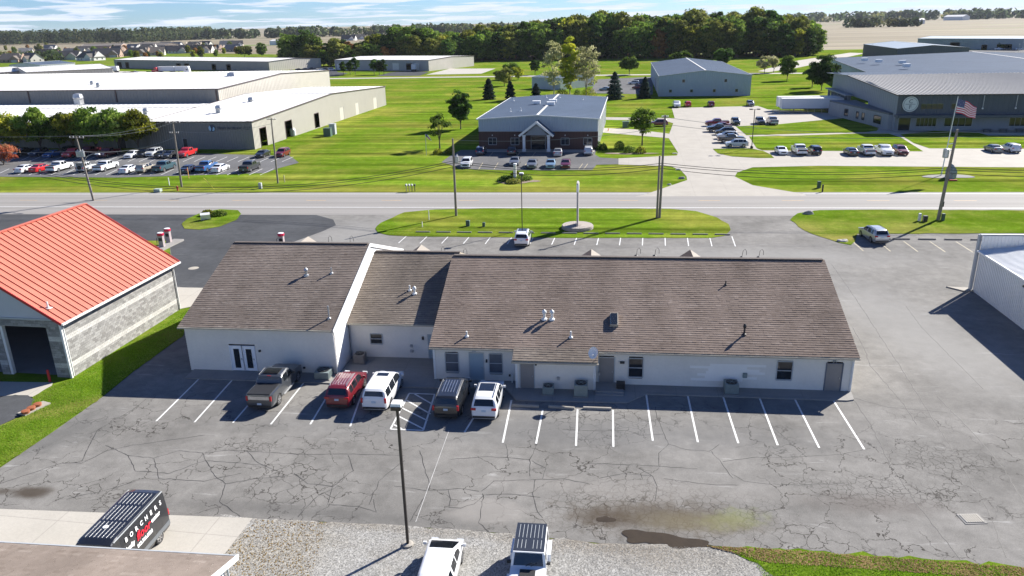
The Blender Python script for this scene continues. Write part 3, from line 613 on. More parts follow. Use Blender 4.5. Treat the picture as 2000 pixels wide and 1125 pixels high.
# gooseneck lights on posts by the street front
for i,(px,py) in enumerate([(642,472),(684,472),(862,493),(905,497),(1243,496),(1279,496),(1449,499),(1482,499)]):
    Y=80.5; g=G(px,py+4); p=Vector((0,0,CH)).lerp(Vector((g.x,g.y,0)),Y/g.y); z=p.z
    r_=root('sign_light',(p.x,Y,0),0,['first','second','third','fourth','fifth','sixth','seventh','eighth'][i]+' gooseneck light from the left seen over the office roof ridge','light','gooseneck lights along the office front')
    k=MB(); k.tube([(p.x,Y,0),(p.x,Y,z),(p.x+.06,Y-.05,z+.75),(p.x+.25,Y-.05,z+.95),(p.x+.42,Y-.05,z+.75),(p.x+.44,Y-.05,z+.3)],.025,5,BLK); bw(k,'arm',None,r_)
    k=MB(); k.lathe((p.x-.05,Y,z+.0),[(.22,0),(.08,.14)],8,BLK); bw(k,'lamp_shade',None,r_)
# roof vents (all on their roof slope)
def rv(x,y,e,s): return e[1]+s*(y-e[0])
def vent(x,y,z,h,r,label,cap=False,mat=STEEL,group='vent pipes on the office roofs'):
    o=root('roof_vent',(x,y,z),0,label,'vent',group); k=MB(); k.tube([(x,y,z-.12),(x,y,z+h)],r,9,mat); bw(k,'pipe',None,o,smooth=False)
    k=MB(); k.lathe((x,y,z-.05),[(r*2.6,-.05),(r*2.3,.1),(r*1.1,.16)],9,mat); bw(k,'flashing',None,o)
    if cap: k=MB(); k.lathe((x,y,z+h-.12),[(r*1.7,0),(r*1.9,.1),(r*1.5,.2),(r*.3,.3)],9,mat); bw(k,'cap',None,o)
mz=lambda y:rv(0,y,(51.85,2.9),.364); lz=lambda y:rv(0,y,(52.3,3.9),.344); mdz=lambda y:rv(0,y,(55.55,3.2),.36)
PVC=M('white_pipe',(.68,.68,.66),.5,0,.06)
vent(-3.95,55.1,mz(55.1),.62,.1,'left of the twin white capped vents near the middle of the long roof',True,PVC)
vent(-3.35,55.1,mz(55.1),.62,.1,'right of the twin white capped vents near the middle of the long roof',True,PVC)
vent(-9.76,53.05,mz(53.05),.42,.07,'short white vent pipe low on the long roof near its left end',False,PVC)
vent(-1.81,53.2,mz(53.2),.5,.07,'white vent pipe below and right of the twin capped vents',False,PVC)
vent(10.4,59.4,mz(59.4),.35,.05,'small dark vent pipe high on the right half of the long roof',False,BLK)
vent(11.06,53.9,mz(53.9),.7,.07,'leaning black vent pipe low on the right half of the long roof',True,BLK)
vent(-24.35,58.8,lz(58.8),.5,.1,'capped metal vent high on the left unit roof',True); vent(-22.25,59.1,lz(59.1),.5,.07,'thin metal vent near the white gable, upper roof of the left unit')
vent(-20.75,53.6,lz(53.6),1.05,.07,'tall steel vent pipe by the lower right corner of the left unit roof')
vent(-15.7,59.6,mdz(59.6),.45,.07,'left vent pipe of the pair on the middle roof',False,PVC); vent(-15.2,59.2,mdz(59.2),.5,.09,'right capped vent of the pair on the middle roof',True,PVC)
s=root('skylight',(1.45,55.0,mz(55)),0,'dark glass skylight box on the long brown roof','skylight'); k=MB(); ang=math.atan(.364); k.box((1.45,55.0,mz(55)+.12),(.62,1.35,.3),GUT,rx=ang); bw(k,'frame',None,s)
k=MB(); k.box((1.45,54.94,mz(55)+.282),(.5,1.2,.03),GLASS,rx=ang); bw(k,'glass',None,s)
s=root('satellite_dish',(.1,50.95,2.6),0,'white satellite dish at the corner of the small projecting roof','satellite dish')
k=MB(); n_=Vector((-.5,-.75,.42)).normalized(); xx=n_.cross(Vector((0,0,1))).normalized(); yy=n_.cross(xx); c0=Vector((-.05,50.75,3.25)); V=[];F=[]
for i,(r,h) in enumerate(((0.001,0),(.17,.02),(.32,.07),(.4,.12))):
    for q in range(16): a=q*math.pi/8; V.append(c0+xx*(r*math.cos(a))+yy*(r*1.12*math.sin(a))+n_*h)
for i in range(3):
    for q in range(16): F.append((i*16+q,i*16+(q+1)%16,(i+1)*16+(q+1)%16,(i+1)*16+q))
k.mesh(V,F,WHITEM); bw(k,'dish',None,s,smooth=True); k=MB(); k.tube([(.1,50.95,2.5),(.1,50.95,3.1),c0],.03,6,STEEL); k.tube([c0+Vector((0,0,-.35)),c0+n_*.5+Vector((.2,0,-.2))],.02,5,STEEL); bw(k,'mast',None,s); k=MB(); k.box(c0+n_*.52+Vector((.2,0,-.2)),(.12,.12,.14),WHITEM); bw(k,'receiver',None,s)
# air conditioners
ACM=M('ac_grey_green',(.22,.27,.27),.5,.2,.1,4)
def ac(x,y,w_,h,label,tan=False):
    z=.1; m_=M('ac_tan',(.26,.24,.21),.5,.1,.1) if tan else ACM; o=root('air_conditioner',(x,y,z),0,label,'air conditioner','air conditioners along the office back wall')
    k=MB(); k.box((x,y,z+h/2+.04),(w_,w_,h-.08),m_)
    nf=10
    for sx,sy,ux,uy in ((0,-1,1,0),(0,1,1,0),(1,0,0,1),(-1,0,0,1)):
        for i in range(nf):
            t=(i+.5)/nf-.5; k.box((x+sx*w_/2+ux*t*w_*.94,y+sy*w_/2+uy*t*w_*.94,z+h/2+.02),(.03 if ux else .03,.03,h*.8),m_)
    bw(k,'cabinet',None,o); k=MB(); k.lathe((x,y,z+h-.01),[(w_*.42,0),(w_*.42,.05),(w_*.36,.055)],16,BLK); bw(k,'fan_grille',None,o)
    k=MB()
    for i in range(3): k.bar((x-w_*.38*math.cos(i*1.05),y-w_*.38*math.sin(i*1.05),z+h+.06),(x+w_*.38*math.cos(i*1.05),y+w_*.38*math.sin(i*1.05),z+h+.06),.02,.02,m_)
    bw(k,'grille_bar',None,o); k=MB(); k.box((x,y,z+.02),(w_+.15,w_+.15,.06),CONCG); bw(k,'pad',None,o)
ac(-3.35,50.35,.78,.62,'small low air conditioner left of the larger one by the projecting room'); ac(-.95,50.3,.95,.95,'tallest air conditioner at the corner of the projecting room')
ac(9.95,51.45,.95,.8,'lone air conditioner against the long siding wall on the right'); ac(-18.95,54.75,.85,.78,'tan air conditioner in the corner behind the dark red SUV',True)
ac(-21.0,51.9,1.15,.62,'air conditioner half hidden beside the grey pickup, its lid in the sun')
# small wall fittings, each its own thing
def fit(nm,x,y,z,d,m_,label,cat,lamp=False):
    o=root(nm,(x,y,z),0,label,cat); k=MB(); k.box((x,y,z),d,m_); bw(k,'housing',None,o)
    k=MB(); k.box((x,y-d[1]*.6,z-.02),(d[0]*.7,.03,d[2]*.6),BLK if lamp else m_); bw(k,'face_plate',None,o)
fit('wall_lamp',-8.15,52.1,1.75,(.12,.14,.22),BLK,'black wall lamp right of the pale blue back door','lamp',True)
fit('wall_lamp',-13.9,55.8,1.9,(.14,.14,.25),BLK,'dark wall lamp beside the recessed door in the middle unit','lamp',True)
fit('wall_lamp',-4.3,51.0,2.1,(.13,.14,.14),BLK,'small black lamp beside the door of the projecting room','lamp',True)
fit('electric_meter',-14.9,55.8,1.2,(.2,.12,.2),STEEL,'round grey meter on the recessed middle wall','meter'); fit('electric_meter',-14.9,55.8,.75,(.22,.12,.22),STEEL,'lower grey box on the recessed middle wall','meter')
fit('disconnect_box',-2.65,51.0,1.0,(.2,.12,.22),STEEL,'small grey switch box above the small air conditioner','electrical box'); fit('disconnect_box',.35,51.9,1.05,(.16,.12,.2),STEEL,'grey switch box beside the tallest air conditioner','electrical box')
fit('disconnect_box',11,52.1,1.15,(.3,.14,.36),ACM,'pale box on the siding right of the lone air conditioner','electrical box'); fit('wall_sign',-9.1,52.12,2.55,(.3,.05,.13),TRIMG,'small number plate above the pale blue door','sign')
fit('wall_socket',-6.4,52.1,.6,(.14,.1,.14),BLK,'small dark outlet low on the wall right of the blinded windows','outlet'); fit('wall_socket',-22.8,52.5,.55,(.16,.1,.14),BLK,'small dark outlet on the left unit behind the pickup','outlet'); fit('wall_lamp',-26.3,52.5,1.9,(.16,.14,.14),BLK,'black wall lamp right of the glazed double doors','lamp',True)
fit('flood_light',2.05,52.05,1.95,(.34,.16,.12),BLK,'twin black flood light under the siding patch','lamp',True); fit('litter_bin',1.95,51.35,.42,(.62,.5,.5),BLK,'black box bin on the small concrete landing','bin')
fit('bollard',-6.2,51.9,.45,(.09,.09,.7),TRIMW,'thin white post in the corner by the projecting room','post'); fit('wall_lamp',17.2,52.1,2.45,(.2,.14,.12),TRIMG,'small light above the far right back door','lamp',True)
k=MB(); k.prism([(.1,50.6),(2.15,50.6),(2.15,52.15),(.1,52.15)],.1,.25,CONCG); k.prism([(.1,50.25),(2.15,50.25),(2.15,50.6),(.1,50.6)],.1,.17,CONCG); tag(k.build('landing_step'),kind='structure')
for i,(a,b) in enumerate([((1000,797),(1052,799)),((1071,799),(1122,803)),((1139,802),(1194,804))]):
    a,b=G(*a),G(*b); k=MB(); k.bar(a+Z3(0,.25,.09),b+Z3(0,.25,.09),.18,.15,CONC); k.bar(a+Z3(0,.25,.17),b+Z3(0,.25,.17),.1,.02,CONC)
    tag(k.build('wheel_stop'),['leftmost concrete wheel stop in the building shade','middle concrete wheel stop half in shade','right concrete wheel stop in full sun'][i],'wheel stop','concrete wheel stops behind the office')
# ---------------- block garage with red roof ----------------
REDR=M('red_roof_panel',(.52,.125,.08),.55,.0,.14,.3); REDD=M('red_trim',(.42,.02,.03),.45,.1,.05); MORT=M('mortar',(.33,.32,.30),.9,0,.1)
def block_mat(name,c1,c2):
    t=NT(name); r=t.n.new('ShaderNodeObjectInfo').outputs['Random']; a=t.attr('tint'); q=t.math('FRACT',t.math('ADD',r,a)); c=t.mix(q,(*c1,1),(*c2,1))
    return emat(name,t.fin(t.val(c,t.rng(t.noise(t.pos(),14,4,.7),.3,.7,.85,1.15,False)),.9,0,.2))
CMU=block_mat('grey_block',(.20,.195,.185),(.33,.325,.31)); CMUL=block_mat('pale_block',(.42,.41,.385),(.50,.49,.46))
ga_rz=math.atan2(-.71,15.37); ga=root('block_garage',(-41.3,50.6,0),ga_rz,'grey concrete block garage with a bright red metal roof and open bay doors','garage')
GM=ROOT[ga.name].inverted()
def gw(x,y,z=0): return GM@Vector((x,y,z))
GD,GWD,GE=15.3,16.6,4.95
mb=MB(); mb.face([gw(-.03,0,0),gw(-.03,GD,0),gw(-.03,GD,GE),gw(-.03,0,GE)],MORT); mb.face([gw(0,GD-.03,0),gw(-GWD,GD-.03,0),gw(-GWD,GD-.03,GE),gw(0,GD-.03,GE)],MORT)
mb.face([gw(-GWD+.03,GD,0),gw(-GWD+.03,0,0),gw(-GWD+.03,0,GE),gw(-GWD+.03,GD,GE)],MORT)
for a,b,z in ((-1.3,0,0),(-6.2,-5.5,0),(-11.0,-10.3,0),(-GWD,-15.4,0)): mb.face([gw(a,.03,z),gw(b,.03,z),gw(b,.03,GE),gw(a,.03,GE)],MORT)
mb.face([gw(-GWD,.03,4.25),gw(-1.3,.03,4.25),gw(-1.3,.03,GE),gw(-GWD,.03,GE)],MORT)
for a in (-1.3,-5.5,-6.2): mb.face([gw(a,.03,0),gw(a,.45,0),gw(a,.45,4.25),gw(a,.03,4.25)],MORT)
wl=bw(mb,'wall',None,ga)
# blocks: the nearest rows and columns as single blocks, the rest joined
bm_=MB(); bm_.box((0,0,0),(.03,.39,.19),CMU); me_b=bm_.make('block'); bl_=MB(); bl_.box((0,0,0),(.035,.39,.19),CMUL); me_bl=bl_.make('block')
bm2=MB(); bm2.box((0,0,0),(.39,.03,.19),CMU); me_f=bm2.make('block'); rest=MB(); cnt=0; nrow=24; hrow=GE/24
cand=[]
for r in range(nrow):
    z=(r+.5)*hrow; off=.2 if r%2 else 0; c=0
    y=off
    if off: cand.append((y/2,z,off-.01,r))
    while y<GD-.05:
        w_=min(.4,GD-y); cand.append((y+w_/2,z,w_-.012,r)); y+=w_
cand.sort(key=lambda q:q[0])
for y,z,w_,r in cand:
    pale=r in (4,5,15,16); far=y>5.2
    if not far and cnt<240 and abs(w_-.388)<.02:
        o=ob('block',me_bl if pale else me_b,wl,(0.0,y,z)); cnt+=1
    else: rest.box(gw(0,y,z),(.03,w_,hrow-.013),CMUL if pale else CMU,rz=ga_rz)
for r in range(nrow):
    z=(r+.5)*hrow; off=.2 if r%2 else 0; x=-1.3
    for (a,b,zz) in ((-1.3,0,0),(-6.2,-5.5,0),(-11,-10.3,0),(-GWD,-15.4,0),(-15.4,-11,4.25),(-10.3,-6.2,4.25),(-5.5,-1.3,4.25)):
        if z<zz: continue
        x=a-off if r%2 else a
        while x<b-.02:
            x0,x1=max(a,x),min(b,x+.4); x+=.4
            if x1-x0<.04: continue
            pale=r in (4,5,15,16)
            if a==-1.3 and not pale and x1-x0>.38 and cnt<300: ob('block',me_f,wl,((x0+x1)/2,0,z)); cnt+=1
            else: rest.box(gw((x0+x1)/2,0,z),(x1-x0-.012,.03,hrow-.013),CMUL if pale else CMU,rz=ga_rz)
bw(rest,'block_courses',None,wl,ga,kind='stuff')
GR_=10.35; rx_=-GWD/2
SEAM=M('roof_seam_red',(.20,.025,.025),.6,0,.05)
def groof(x): return 4.78+(GR_-4.78)*(x-.5)/(rx_-.5)
LAV_SHADE=M('gable_siding',(.46,.47,.50),.6,0,.05)  # white siding, its lavender shadow tone put into the colour
siding(ga,ga,gw(-GWD,0),gw(0,0),GE,[(0,GE+.05),(GWD/2,10.2),(GWD,GE+.05)],LAV_SHADE,name='gable_siding'); siding(ga,ga,gw(0,GD),gw(-GWD,GD),GE,[(0,GE+.05),(GWD/2,10.2),(GWD,GE+.05)],LAV_SHADE,name='gable_siding')
k=MB(); k.bar(gw(-GWD,-.06,GE),gw(-.1,-.06,GE),.1,.12,TRIMG); bw(k,'gable_trim',None,ga)
mb=MB(); Y0,Y1=-.45,GD+.45
slab(mb,[gw(.5,Y0,4.78),gw(.5,Y1,4.78),gw(rx_,Y1,GR_),gw(rx_,Y0,GR_)],.16,SEAM); slab(mb,[gw(2*rx_-.5,Y1,4.78),gw(2*rx_-.5,Y0,4.78),gw(rx_,Y0,GR_),gw(rx_,Y1,GR_)],.16,SEAM); grf=bw(mb,'roof',None,ga)
NP=25; dy=(Y1-Y0)/NP; sl=Vector((rx_-.5,0,GR_-4.78)); nn=Vector((GR_-4.78,0,.5-rx_)).normalized()
for side in (0,1):
    pm=MB(); V=[]
    for u,h in ((.0,.012),(dy-.11,.012),(dy-.11,.075),(dy-.08,.075),(dy-.08,.012)): V.append((u,h))
    A=Vector((.5,0,4.78)); 
    q=[]
    for yv,h in V:
        a=A+Vector((0,yv,0))+nn*h; b=A+sl+Vector((0,yv,0))+nn*h
        if side: a.x=2*rx_-a.x; b.x=2*rx_-b.x
        q.append((a,b))
    for j,((a,b),(c,d)) in enumerate(zip(q,q[1:])): pm.face([a,c,d,b],REDR if j!=1 else SEAM)
    me=pm.make('roof_panel')
    for i in range(NP): ob('roof_panel',me,grf,(0,Y0+i*dy,0))
k=MB(); k.bar(gw(rx_,Y0,GR_+.06),gw(rx_,Y1,GR_+.06),.35,.06,REDR); k.bar(gw(.5,Y0-.02,4.78),gw(rx_,Y0-.02,GR_),.05,.2,REDD); k.bar(gw(.5,Y1+.02,4.78),gw(rx_,Y1+.02,GR_),.05,.2,REDD); bw(k,'red_trim',None,grf,ga)
k=MB(); k.bar(gw(.58,Y0,4.74),gw(.58,Y1,4.74),.14,.14,TRIMW); k.tube([gw(.52,.15,4.6),gw(.1,.12,4.3),gw(.1,.12,.1)],.055,6,TRIMW); k.tube([gw(.52,GD-.15,4.6),gw(.1,GD-.12,4.3),gw(.1,GD-.12,.1)],.055,6,TRIMW); k.box(gw(.02,-.03,2.4),(.16,.14,4.8),TRIMW,rz=ga_rz); bw(k,'gutter',None,ga)
for a,b in ((-5.5,-1.3),(-10.3,-6.2)):
    k=MB(); k.bar(gw(a+.1,.2,0),gw(a+.1,.2,4.2),.22,.3,TRIMW); bw(k,'door_jamb',None,ga)
k=MB(); k.face([gw(-GWD+.3,.3,.03),gw(-.3,.3,.03),gw(-.3,GD-.3,.03),gw(-GWD+.3,GD-.3,.03)],CONCG); bw(k,'floor',None,ga)
p=gw(-1.0,.35,groof(-1.0)); v=root('roof_vent',tuple(p),0,'white tee shaped vent at the lower edge of the red roof','vent'); k=MB(); k.tube([p,p+Z3(0,0,.55)],.07,8,PVC); k.tube([p+Z3(-.35,.05,.1),p+Z3(.1,0,.1)],.06,8,PVC); k.box(p+Z3(0,0,.04),(.5,.4,.04),PVC); bw(k,'pipe',None,v)
p=G(98,746); v=root('bollard',tuple(p),0,'red steel bollard at the open garage bay','bollard'); k=MB(); k.lathe(p,[(.1,0),(.1,1.0),(.08,1.06),(.02,1.1)],10,REDD); bw(k,'post',None,v)
p=G(-2,745); v=root('bollard',tuple(p),0,'dark red bollard at the left edge of the frame','bollard'); k=MB(); k.lathe(p,[(.1,0),(.1,1.0),(.08,1.06),(.02,1.1)],10,REDD); bw(k,'post',None,v)
# three septic lids in a concrete frame
RUST=M('rust_lid',(.28,.085,.035),.75,0,.2,3); k=MB(); a,b=G(42,812),G(92,788); k.bar(a+Z3(0,0,.08),b+Z3(0,0,.08),.85,.12,CONC); tag(k.build('tank_cover_slab'),'concrete slab set in grass holding three rusty lids','slab')
for i,(px,py) in enumerate([(50,804),(61,797),(73,790)]):
    p=G(px,py,.25); k=MB(); k.lathe((p.x,p.y,.15),[(.26,0),(.26,.12),(.29,.13),(.29,.18),(.2,.2),(.05,.21)],18,RUST)
    tag(k.build('tank_lid'),['nearest of the three rusty round lids','middle rusty round lid of three','farthest of the three rusty round lids'][i],'lid','rusty tank lids in the grass')
# ---------------- metal buildings ----------------
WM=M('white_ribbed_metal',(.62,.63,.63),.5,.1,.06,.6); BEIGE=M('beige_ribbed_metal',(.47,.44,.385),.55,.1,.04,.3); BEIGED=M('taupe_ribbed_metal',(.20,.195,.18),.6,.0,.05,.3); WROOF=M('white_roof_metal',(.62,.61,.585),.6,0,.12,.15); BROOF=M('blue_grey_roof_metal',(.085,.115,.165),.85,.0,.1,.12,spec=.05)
BLW=M('pale_blue_metal',(.33,.39,.45),.5,.1,.05,.4); CFD=M('charcoal_metal',(.075,.09,.11),.55,.1,.08,.3); CFG=M('grey_panel',(.22,.245,.27),.6,.0,.06,.3); BRN=M('brown_trim',(.07,.045,.04),.6,0,.1)
def mbuild(label,A,B,depth,eave,ridge,wall,roof,axis='y',sp=.9,rsp=1.0,wallL=None,wallR=None,trim=None,ops={},name='metal_building',cat='building',h=.06,oh=.25,rise=None,z0=0):
    """gabled metal building: front wall from A to B (left to right seen from the front), `depth` metres deep"""
    A,B=Vector((A[0],A[1],0)),Vector((B[0],B[1],0)); d=(B-A); W=d.length; rz=math.atan2(d.y,d.x); d/=W; u=Vector((-d.y,d.x,0))
    o=root(name,(A.x,A.y,z0),rz,label,cat); C=B+u*depth; D=A+u*depth; trim=trim or TRIMG
    wl_,wr_=wallL or wall,wallR or wall
    if axis=='y': pf=[(0,eave),(W/2,ridge),(W,eave)]; ps=eave
    elif axis=='x': pf=eave; ps=[(0,eave),(depth/2,ridge),(depth,eave)]
    for p,q,prof,mt,key in ((A,B,pf,wall,'f'),(B,C,ps,wr_,'r'),(C,D,pf,wall,'b'),(D,A,ps,wl_,'l')):
        k=MB(); ribbed(k,p,q,z0,prof,mt,sp,h,ops=[q_[:4] for q_ in ops.get(key,())]); wo=bw(k,'wall',None,o)
        for q_ in ops.get(key,()):
            st=q_[4] if len(q_)>4 else None
            if st=='win': window(o,o,p,q,q_[0],q_[1],q_[2],q_[3],cols=q_[5] if len(q_)>5 else 1,rows=1)
            elif st is not None and st!='open': door(o,o,p,q,*q_[:4],dm=st,ribs=q_[5] if len(q_)>5 else 0,handle=False,name='door',set_=-.06)
            else:
                k=MB(); pp,dd,LL,n=wallfr(p,q); f=lambda t,z:pp+dd*t+Vector((0,0,z))+n*.04
                k.bar(f(q_[0],q_[2]),f(q_[0],q_[3]),.14,.1,trim,up=n); k.bar(f(q_[1],q_[2]),f(q_[1],q_[3]),.14,.1,trim,up=n); k.bar(f(q_[0],q_[3]),f(q_[1],q_[3]),.14,.1,trim,up=n); bw(k,'door_frame',None,o)
    e=Vector((0,0,eave)); r=Vector((0,0,ridge)); k=MB(); z_=Vector((0,0,.03))
    if axis=='y':
        f,b=-u*oh,u*oh; m0,m1=(A+B)/2+f,(C+D)/2+b; s_=d*oh
        E=[(D+b-s_,A+f-s_,m1,m0),(B+f+s_,C+b+s_,m0,m1)]
    else:
        m0,m1=(A+D)/2-d*oh,(B+C)/2+d*oh; E=[(A-u*oh-d*oh,B-u*oh+d*oh,m0,m1),(C+u*oh+d*oh,D+u*oh-d*oh,m1,m0)]
    for a,b_,c,dd in E:
        k=MB(); ribroof(k,a+e+z_,b_+e+z_,c+r+z_,dd+r+z_,roof,rsp,h*.8); bw(k,'roof',None,o)
    k=MB()
    for a,b_,c,dd in E:
        k.bar(a+e,b_+e,.12,.22,trim); k.bar(a+e,c+r,.1,.22,trim); k.bar(b_+e,dd+r,.1,.22,trim)
    k.bar(m0+r+z_*3,m1+r+z_*3,.5,.06,WROOF); bw(k,'roof_trim',None,o)
    return o,A,B,d,u
OP='open'
# brick fronted building
bb,A,B,d,u=mbuild('blue roofed building with brick front and white gabled portico',(-25.6,164.3),(-.1,163.2),47,6.5,7.3,BLW,BROOF,'y',.55,2.5,wallL=WM,wallR=WM,trim=TRIMW,name='brick_office',oh=.4)
BRK=NT('dark_red_brick'); bt=BRK.n.new('ShaderNodeTexBrick'); BRK.l.new(BRK.pos(obj=True,rot=0),bt.inputs[0])
bt.inputs['Color1'].default_value=(.06,.03,.025,1); bt.inputs['Color2'].default_value=(.085,.04,.032,1); bt.inputs['Mortar'].default_value=(.09,.075,.07,1); bt.inputs['Scale'].default_value=4; BRM=BRK.fin(bt.outputs[0],.85)
AA,BB_=Vector((-25.6,164.3,0)),Vector((-.1,163.2,0)); dB=(BB_-AA).normalized(); nB=Vector((dB.y,-dB.x,0))
def fb(t,z,o_=0): return AA+dB*t+nB*o_+Z3(0,0,z)
k=MB(); k.bar(fb(-.05,1.95,.1),fb(25.57,1.95,.1),.25,3.9,BRM,up=(0,0,1)); bw(k,'brick_wall',None,bb)
k=MB(); k.bar(fb(-.05,3.95,.12),fb(25.57,3.95,.12),.3,.12,TRIMG); bw(k,'belt_trim',None,bb)
for t in (2.1,7.0,17.8,22.6):
    f=fb(t,0,.24); window(bb,bb,f,f+dB*1.8,0,1.7,1.1,2.5,cols=2,rows=1,fm=TRIMG); k=MB(); k.box(fb(t+.85,3.1,.3),(.15,.2,.25),WHITEM); bw(k,'wall_lamp',None,bb)
k=MB(); pc=12.9
for t in (10.2,15.4): k.box(fb(t,1.75,3.0),(.55,.55,3.5),TRIMW); k.box(fb(t,.3,3.0),(.75,.75,.6),TRIMW); k.box(fb(t,3.4,3),(.75,.75,.3),TRIMW)
bw(k,'portico_column',None,bb)
k=MB(); slab(k,[fb(9.2,3.4,3.6),fb(9.2,3.4,-.2),fb(pc,6.3,-.2),fb(pc,6.3,3.6)],.22,BROOF); slab(k,[fb(16.5,3.4,-.2),fb(16.5,3.4,3.6),fb(pc,6.3,3.6),fb(pc,6.3,-.2)],.22,BROOF); bw(k,'portico_roof',None,bb)
k=MB()
for a,b in (((9.2,3.35),(pc,6.2)),((16.5,3.35),(pc,6.2))): k.bar(fb(*a,3.62),fb(*b,3.62),.12,.45,TRIMW)
bw(k,'portico_gable',None,bb); k=MB(); k.face([fb(10.2,3.5,3.2),fb(15.4,3.5,3.2),fb(pc,5.7,3.2)],CFG); bw(k,'portico_infill',None,bb)
door(bb,bb,fb(11.4,0,.3),fb(14.4,0,.3),0,3,.1,2.9,dm=GLASS,fm=TRIMG,name='entrance_door')
k=MB(); k.prism([fb(0,0,3.6)[:2],fb(25,0,3.6)[:2],fb(25,0,.3)[:2],fb(0,0,.3)[:2]],0,.12,CONC); tag(k.build('sidewalk'),kind='structure')
def rtu(x,y,z,s=(1.6,1.0,.7),label='',nm='rooftop_unit',mt=None,rz=0):
    o=root(nm,(x,y,z),rz,label,'vent'); k=MB(); M_=Vector((x,y,z)); k.box(M_+Z3(0,0,s[2]/2+.1),s,mt or WHITEM,rz=rz); bw(k,'housing',None,o); k=MB(); k.box(M_+Z3(0,0,.06),(s[0]*.8,s[1]*.8,.14),STEEL,rz=rz); k.box(M_+Z3(0,0,s[2]+.13),(s[0]*1.08,s[1]*1.08,.08),mt or WHITEM,rz=rz); bw(k,'base_curb',None,o)
def rz_b(x,y): return 6.55+.8*(1-abs(x+12.3)/12.8)
for i,(px,py) in enumerate([(1048,203),(1076,206),(1080,201)]):
    p=G(px,py,7.2); rtu(p.x,p.y,rz_b(p.x,p.y),(1.8,1.3,.6),['left rooftop unit on the blue roof','front rooftop unit right of the ridge on the blue roof','rear rooftop unit right of the ridge on the blue roof'][i])
for i,(px,py) in enumerate([(1003,195),(1067,193),(1093,193),(1138,194),(997,217),(1017,217)]):
    p=G(px,py,7.0); vent(p.x,p.y,rz_b(p.x,p.y),.7,.12,['far left vent near the back edge of the blue roof','vent left of the ridge at the back of the blue roof','vent right of the ridge at the back of the blue roof','far right vent at the back of the blue roof','left of two front vents on the blue roof','right of two front vents on the blue roof'][i],False,PVC,'vents on the blue roof')
# long warehouse at the left with logo
wa,A,B,d,u=mbuild('large beige warehouse with open side doors and white roof behind the long parking lot',(-103,166.6),(-77.1,165.4),96,6.2,8.1,BEIGED,WROOF,'x',.6,1.2,wallR=BEIGE,trim=BRN,name='warehouse',
  ops={'r':[(3.0,6.2,0,4.3,OP),(8.5+8,12.3+8,0,4.2,OP),(34.5,37.5,.2,4,OP),(53,56,0,3.6,BEIGE,6),(66,69,0,3.6,BEIGE,6),(83,86.5,0,3.6,BEIGE,6)],'f':[(8.5,9.5,.1,2.4,BLK)]})
LG=MB(); c=A+d*16.2+Z3(0,0,4.75)+Vector((d.y,-d.x,0))*.12; nf=Vector((d.y,-d.x,0))
def disc(mb,c,r,n,mat,th=.08,k=20,arc=(0,6.2832)):
    xx=Vector((0,0,1)).cross(n).normalized(); V=[c+n*th]+[c+n*th+xx*(r*math.cos(arc[0]+(arc[1]-arc[0])*i/k))+Z3(0,0,r*math.sin(arc[0]+(arc[1]-arc[0])*i/k)) for i in range(k+1)]
    V+= [v-n*th for v in V[1:]]
    mb.mesh(V,[(0,i+1,i+2) for i in range(k)]+[(i+1,k+2+i,k+3+i,i+2) for i in range(k)],mat)
NAVY=M('navy_sign',(.02,.035,.075),.5,0,.05); SKYB=M('pale_blue_sign',(.35,.55,.68),.5,0,.05)
lg=root('wall_sign',tuple(c),math.atan2(d.y,d.x),'round blue and white logo with dark lettering on the taupe warehouse wall','sign')
k=MB(); disc(k,c,.78,nf,NAVY,.06); bw(k,'logo_disc',None,lg); k=MB(); disc(k,c-d*.18+nf*.01,.62,nf,SKYB,.08,10,(1.9,4.5)); disc(k,c+d*.2+Z3(0,0,-.1)+nf*.01,.5,nf,SKYB,.08,10,(-1.9,1.2)); bw(k,'logo_mark',None,lg)
def text(s,size,mat,loc,xdir,up,name='lettering',par=None,top=None,ext=.02,ital=0,bold=0):
    cu=bpy.data.curves.new(name,'FONT'); cu.body=s; cu.size=size; cu.extrude=ext; cu.align_x='CENTER'; cu.shear=ital; cu.offset=bold; cu.resolution_u=2
    o=bpy.data.objects.new(name,cu); COL.objects.link(o); bpy.context.view_layer.update(); me=bpy.data.meshes.new_from_object(o); bpy.data.objects.remove(o)
    x=Vector(xdir).normalized(); y=Vector(up).normalized(); z=x.cross(y); M_=Matrix((x,y,z)).transposed().to_4x4(); M_.translation=Vector(loc)
    me.transform((ROOT[top.name] if top else Matrix())@M_); me.name=name; me.materials.clear(); me.materials.append(mat)
    return ob(name,me,par)
text('TRAM WORDDC CLLP',.8,NAVY,c+d*5.3+nf*.05+Z3(0,0,-.25),d,(0,0,1),par=lg,top=lg)
for i,(px,py,s) in enumerate([(430,222,1.1),(505,205,1.),(150,205,1.6)]):
    pass
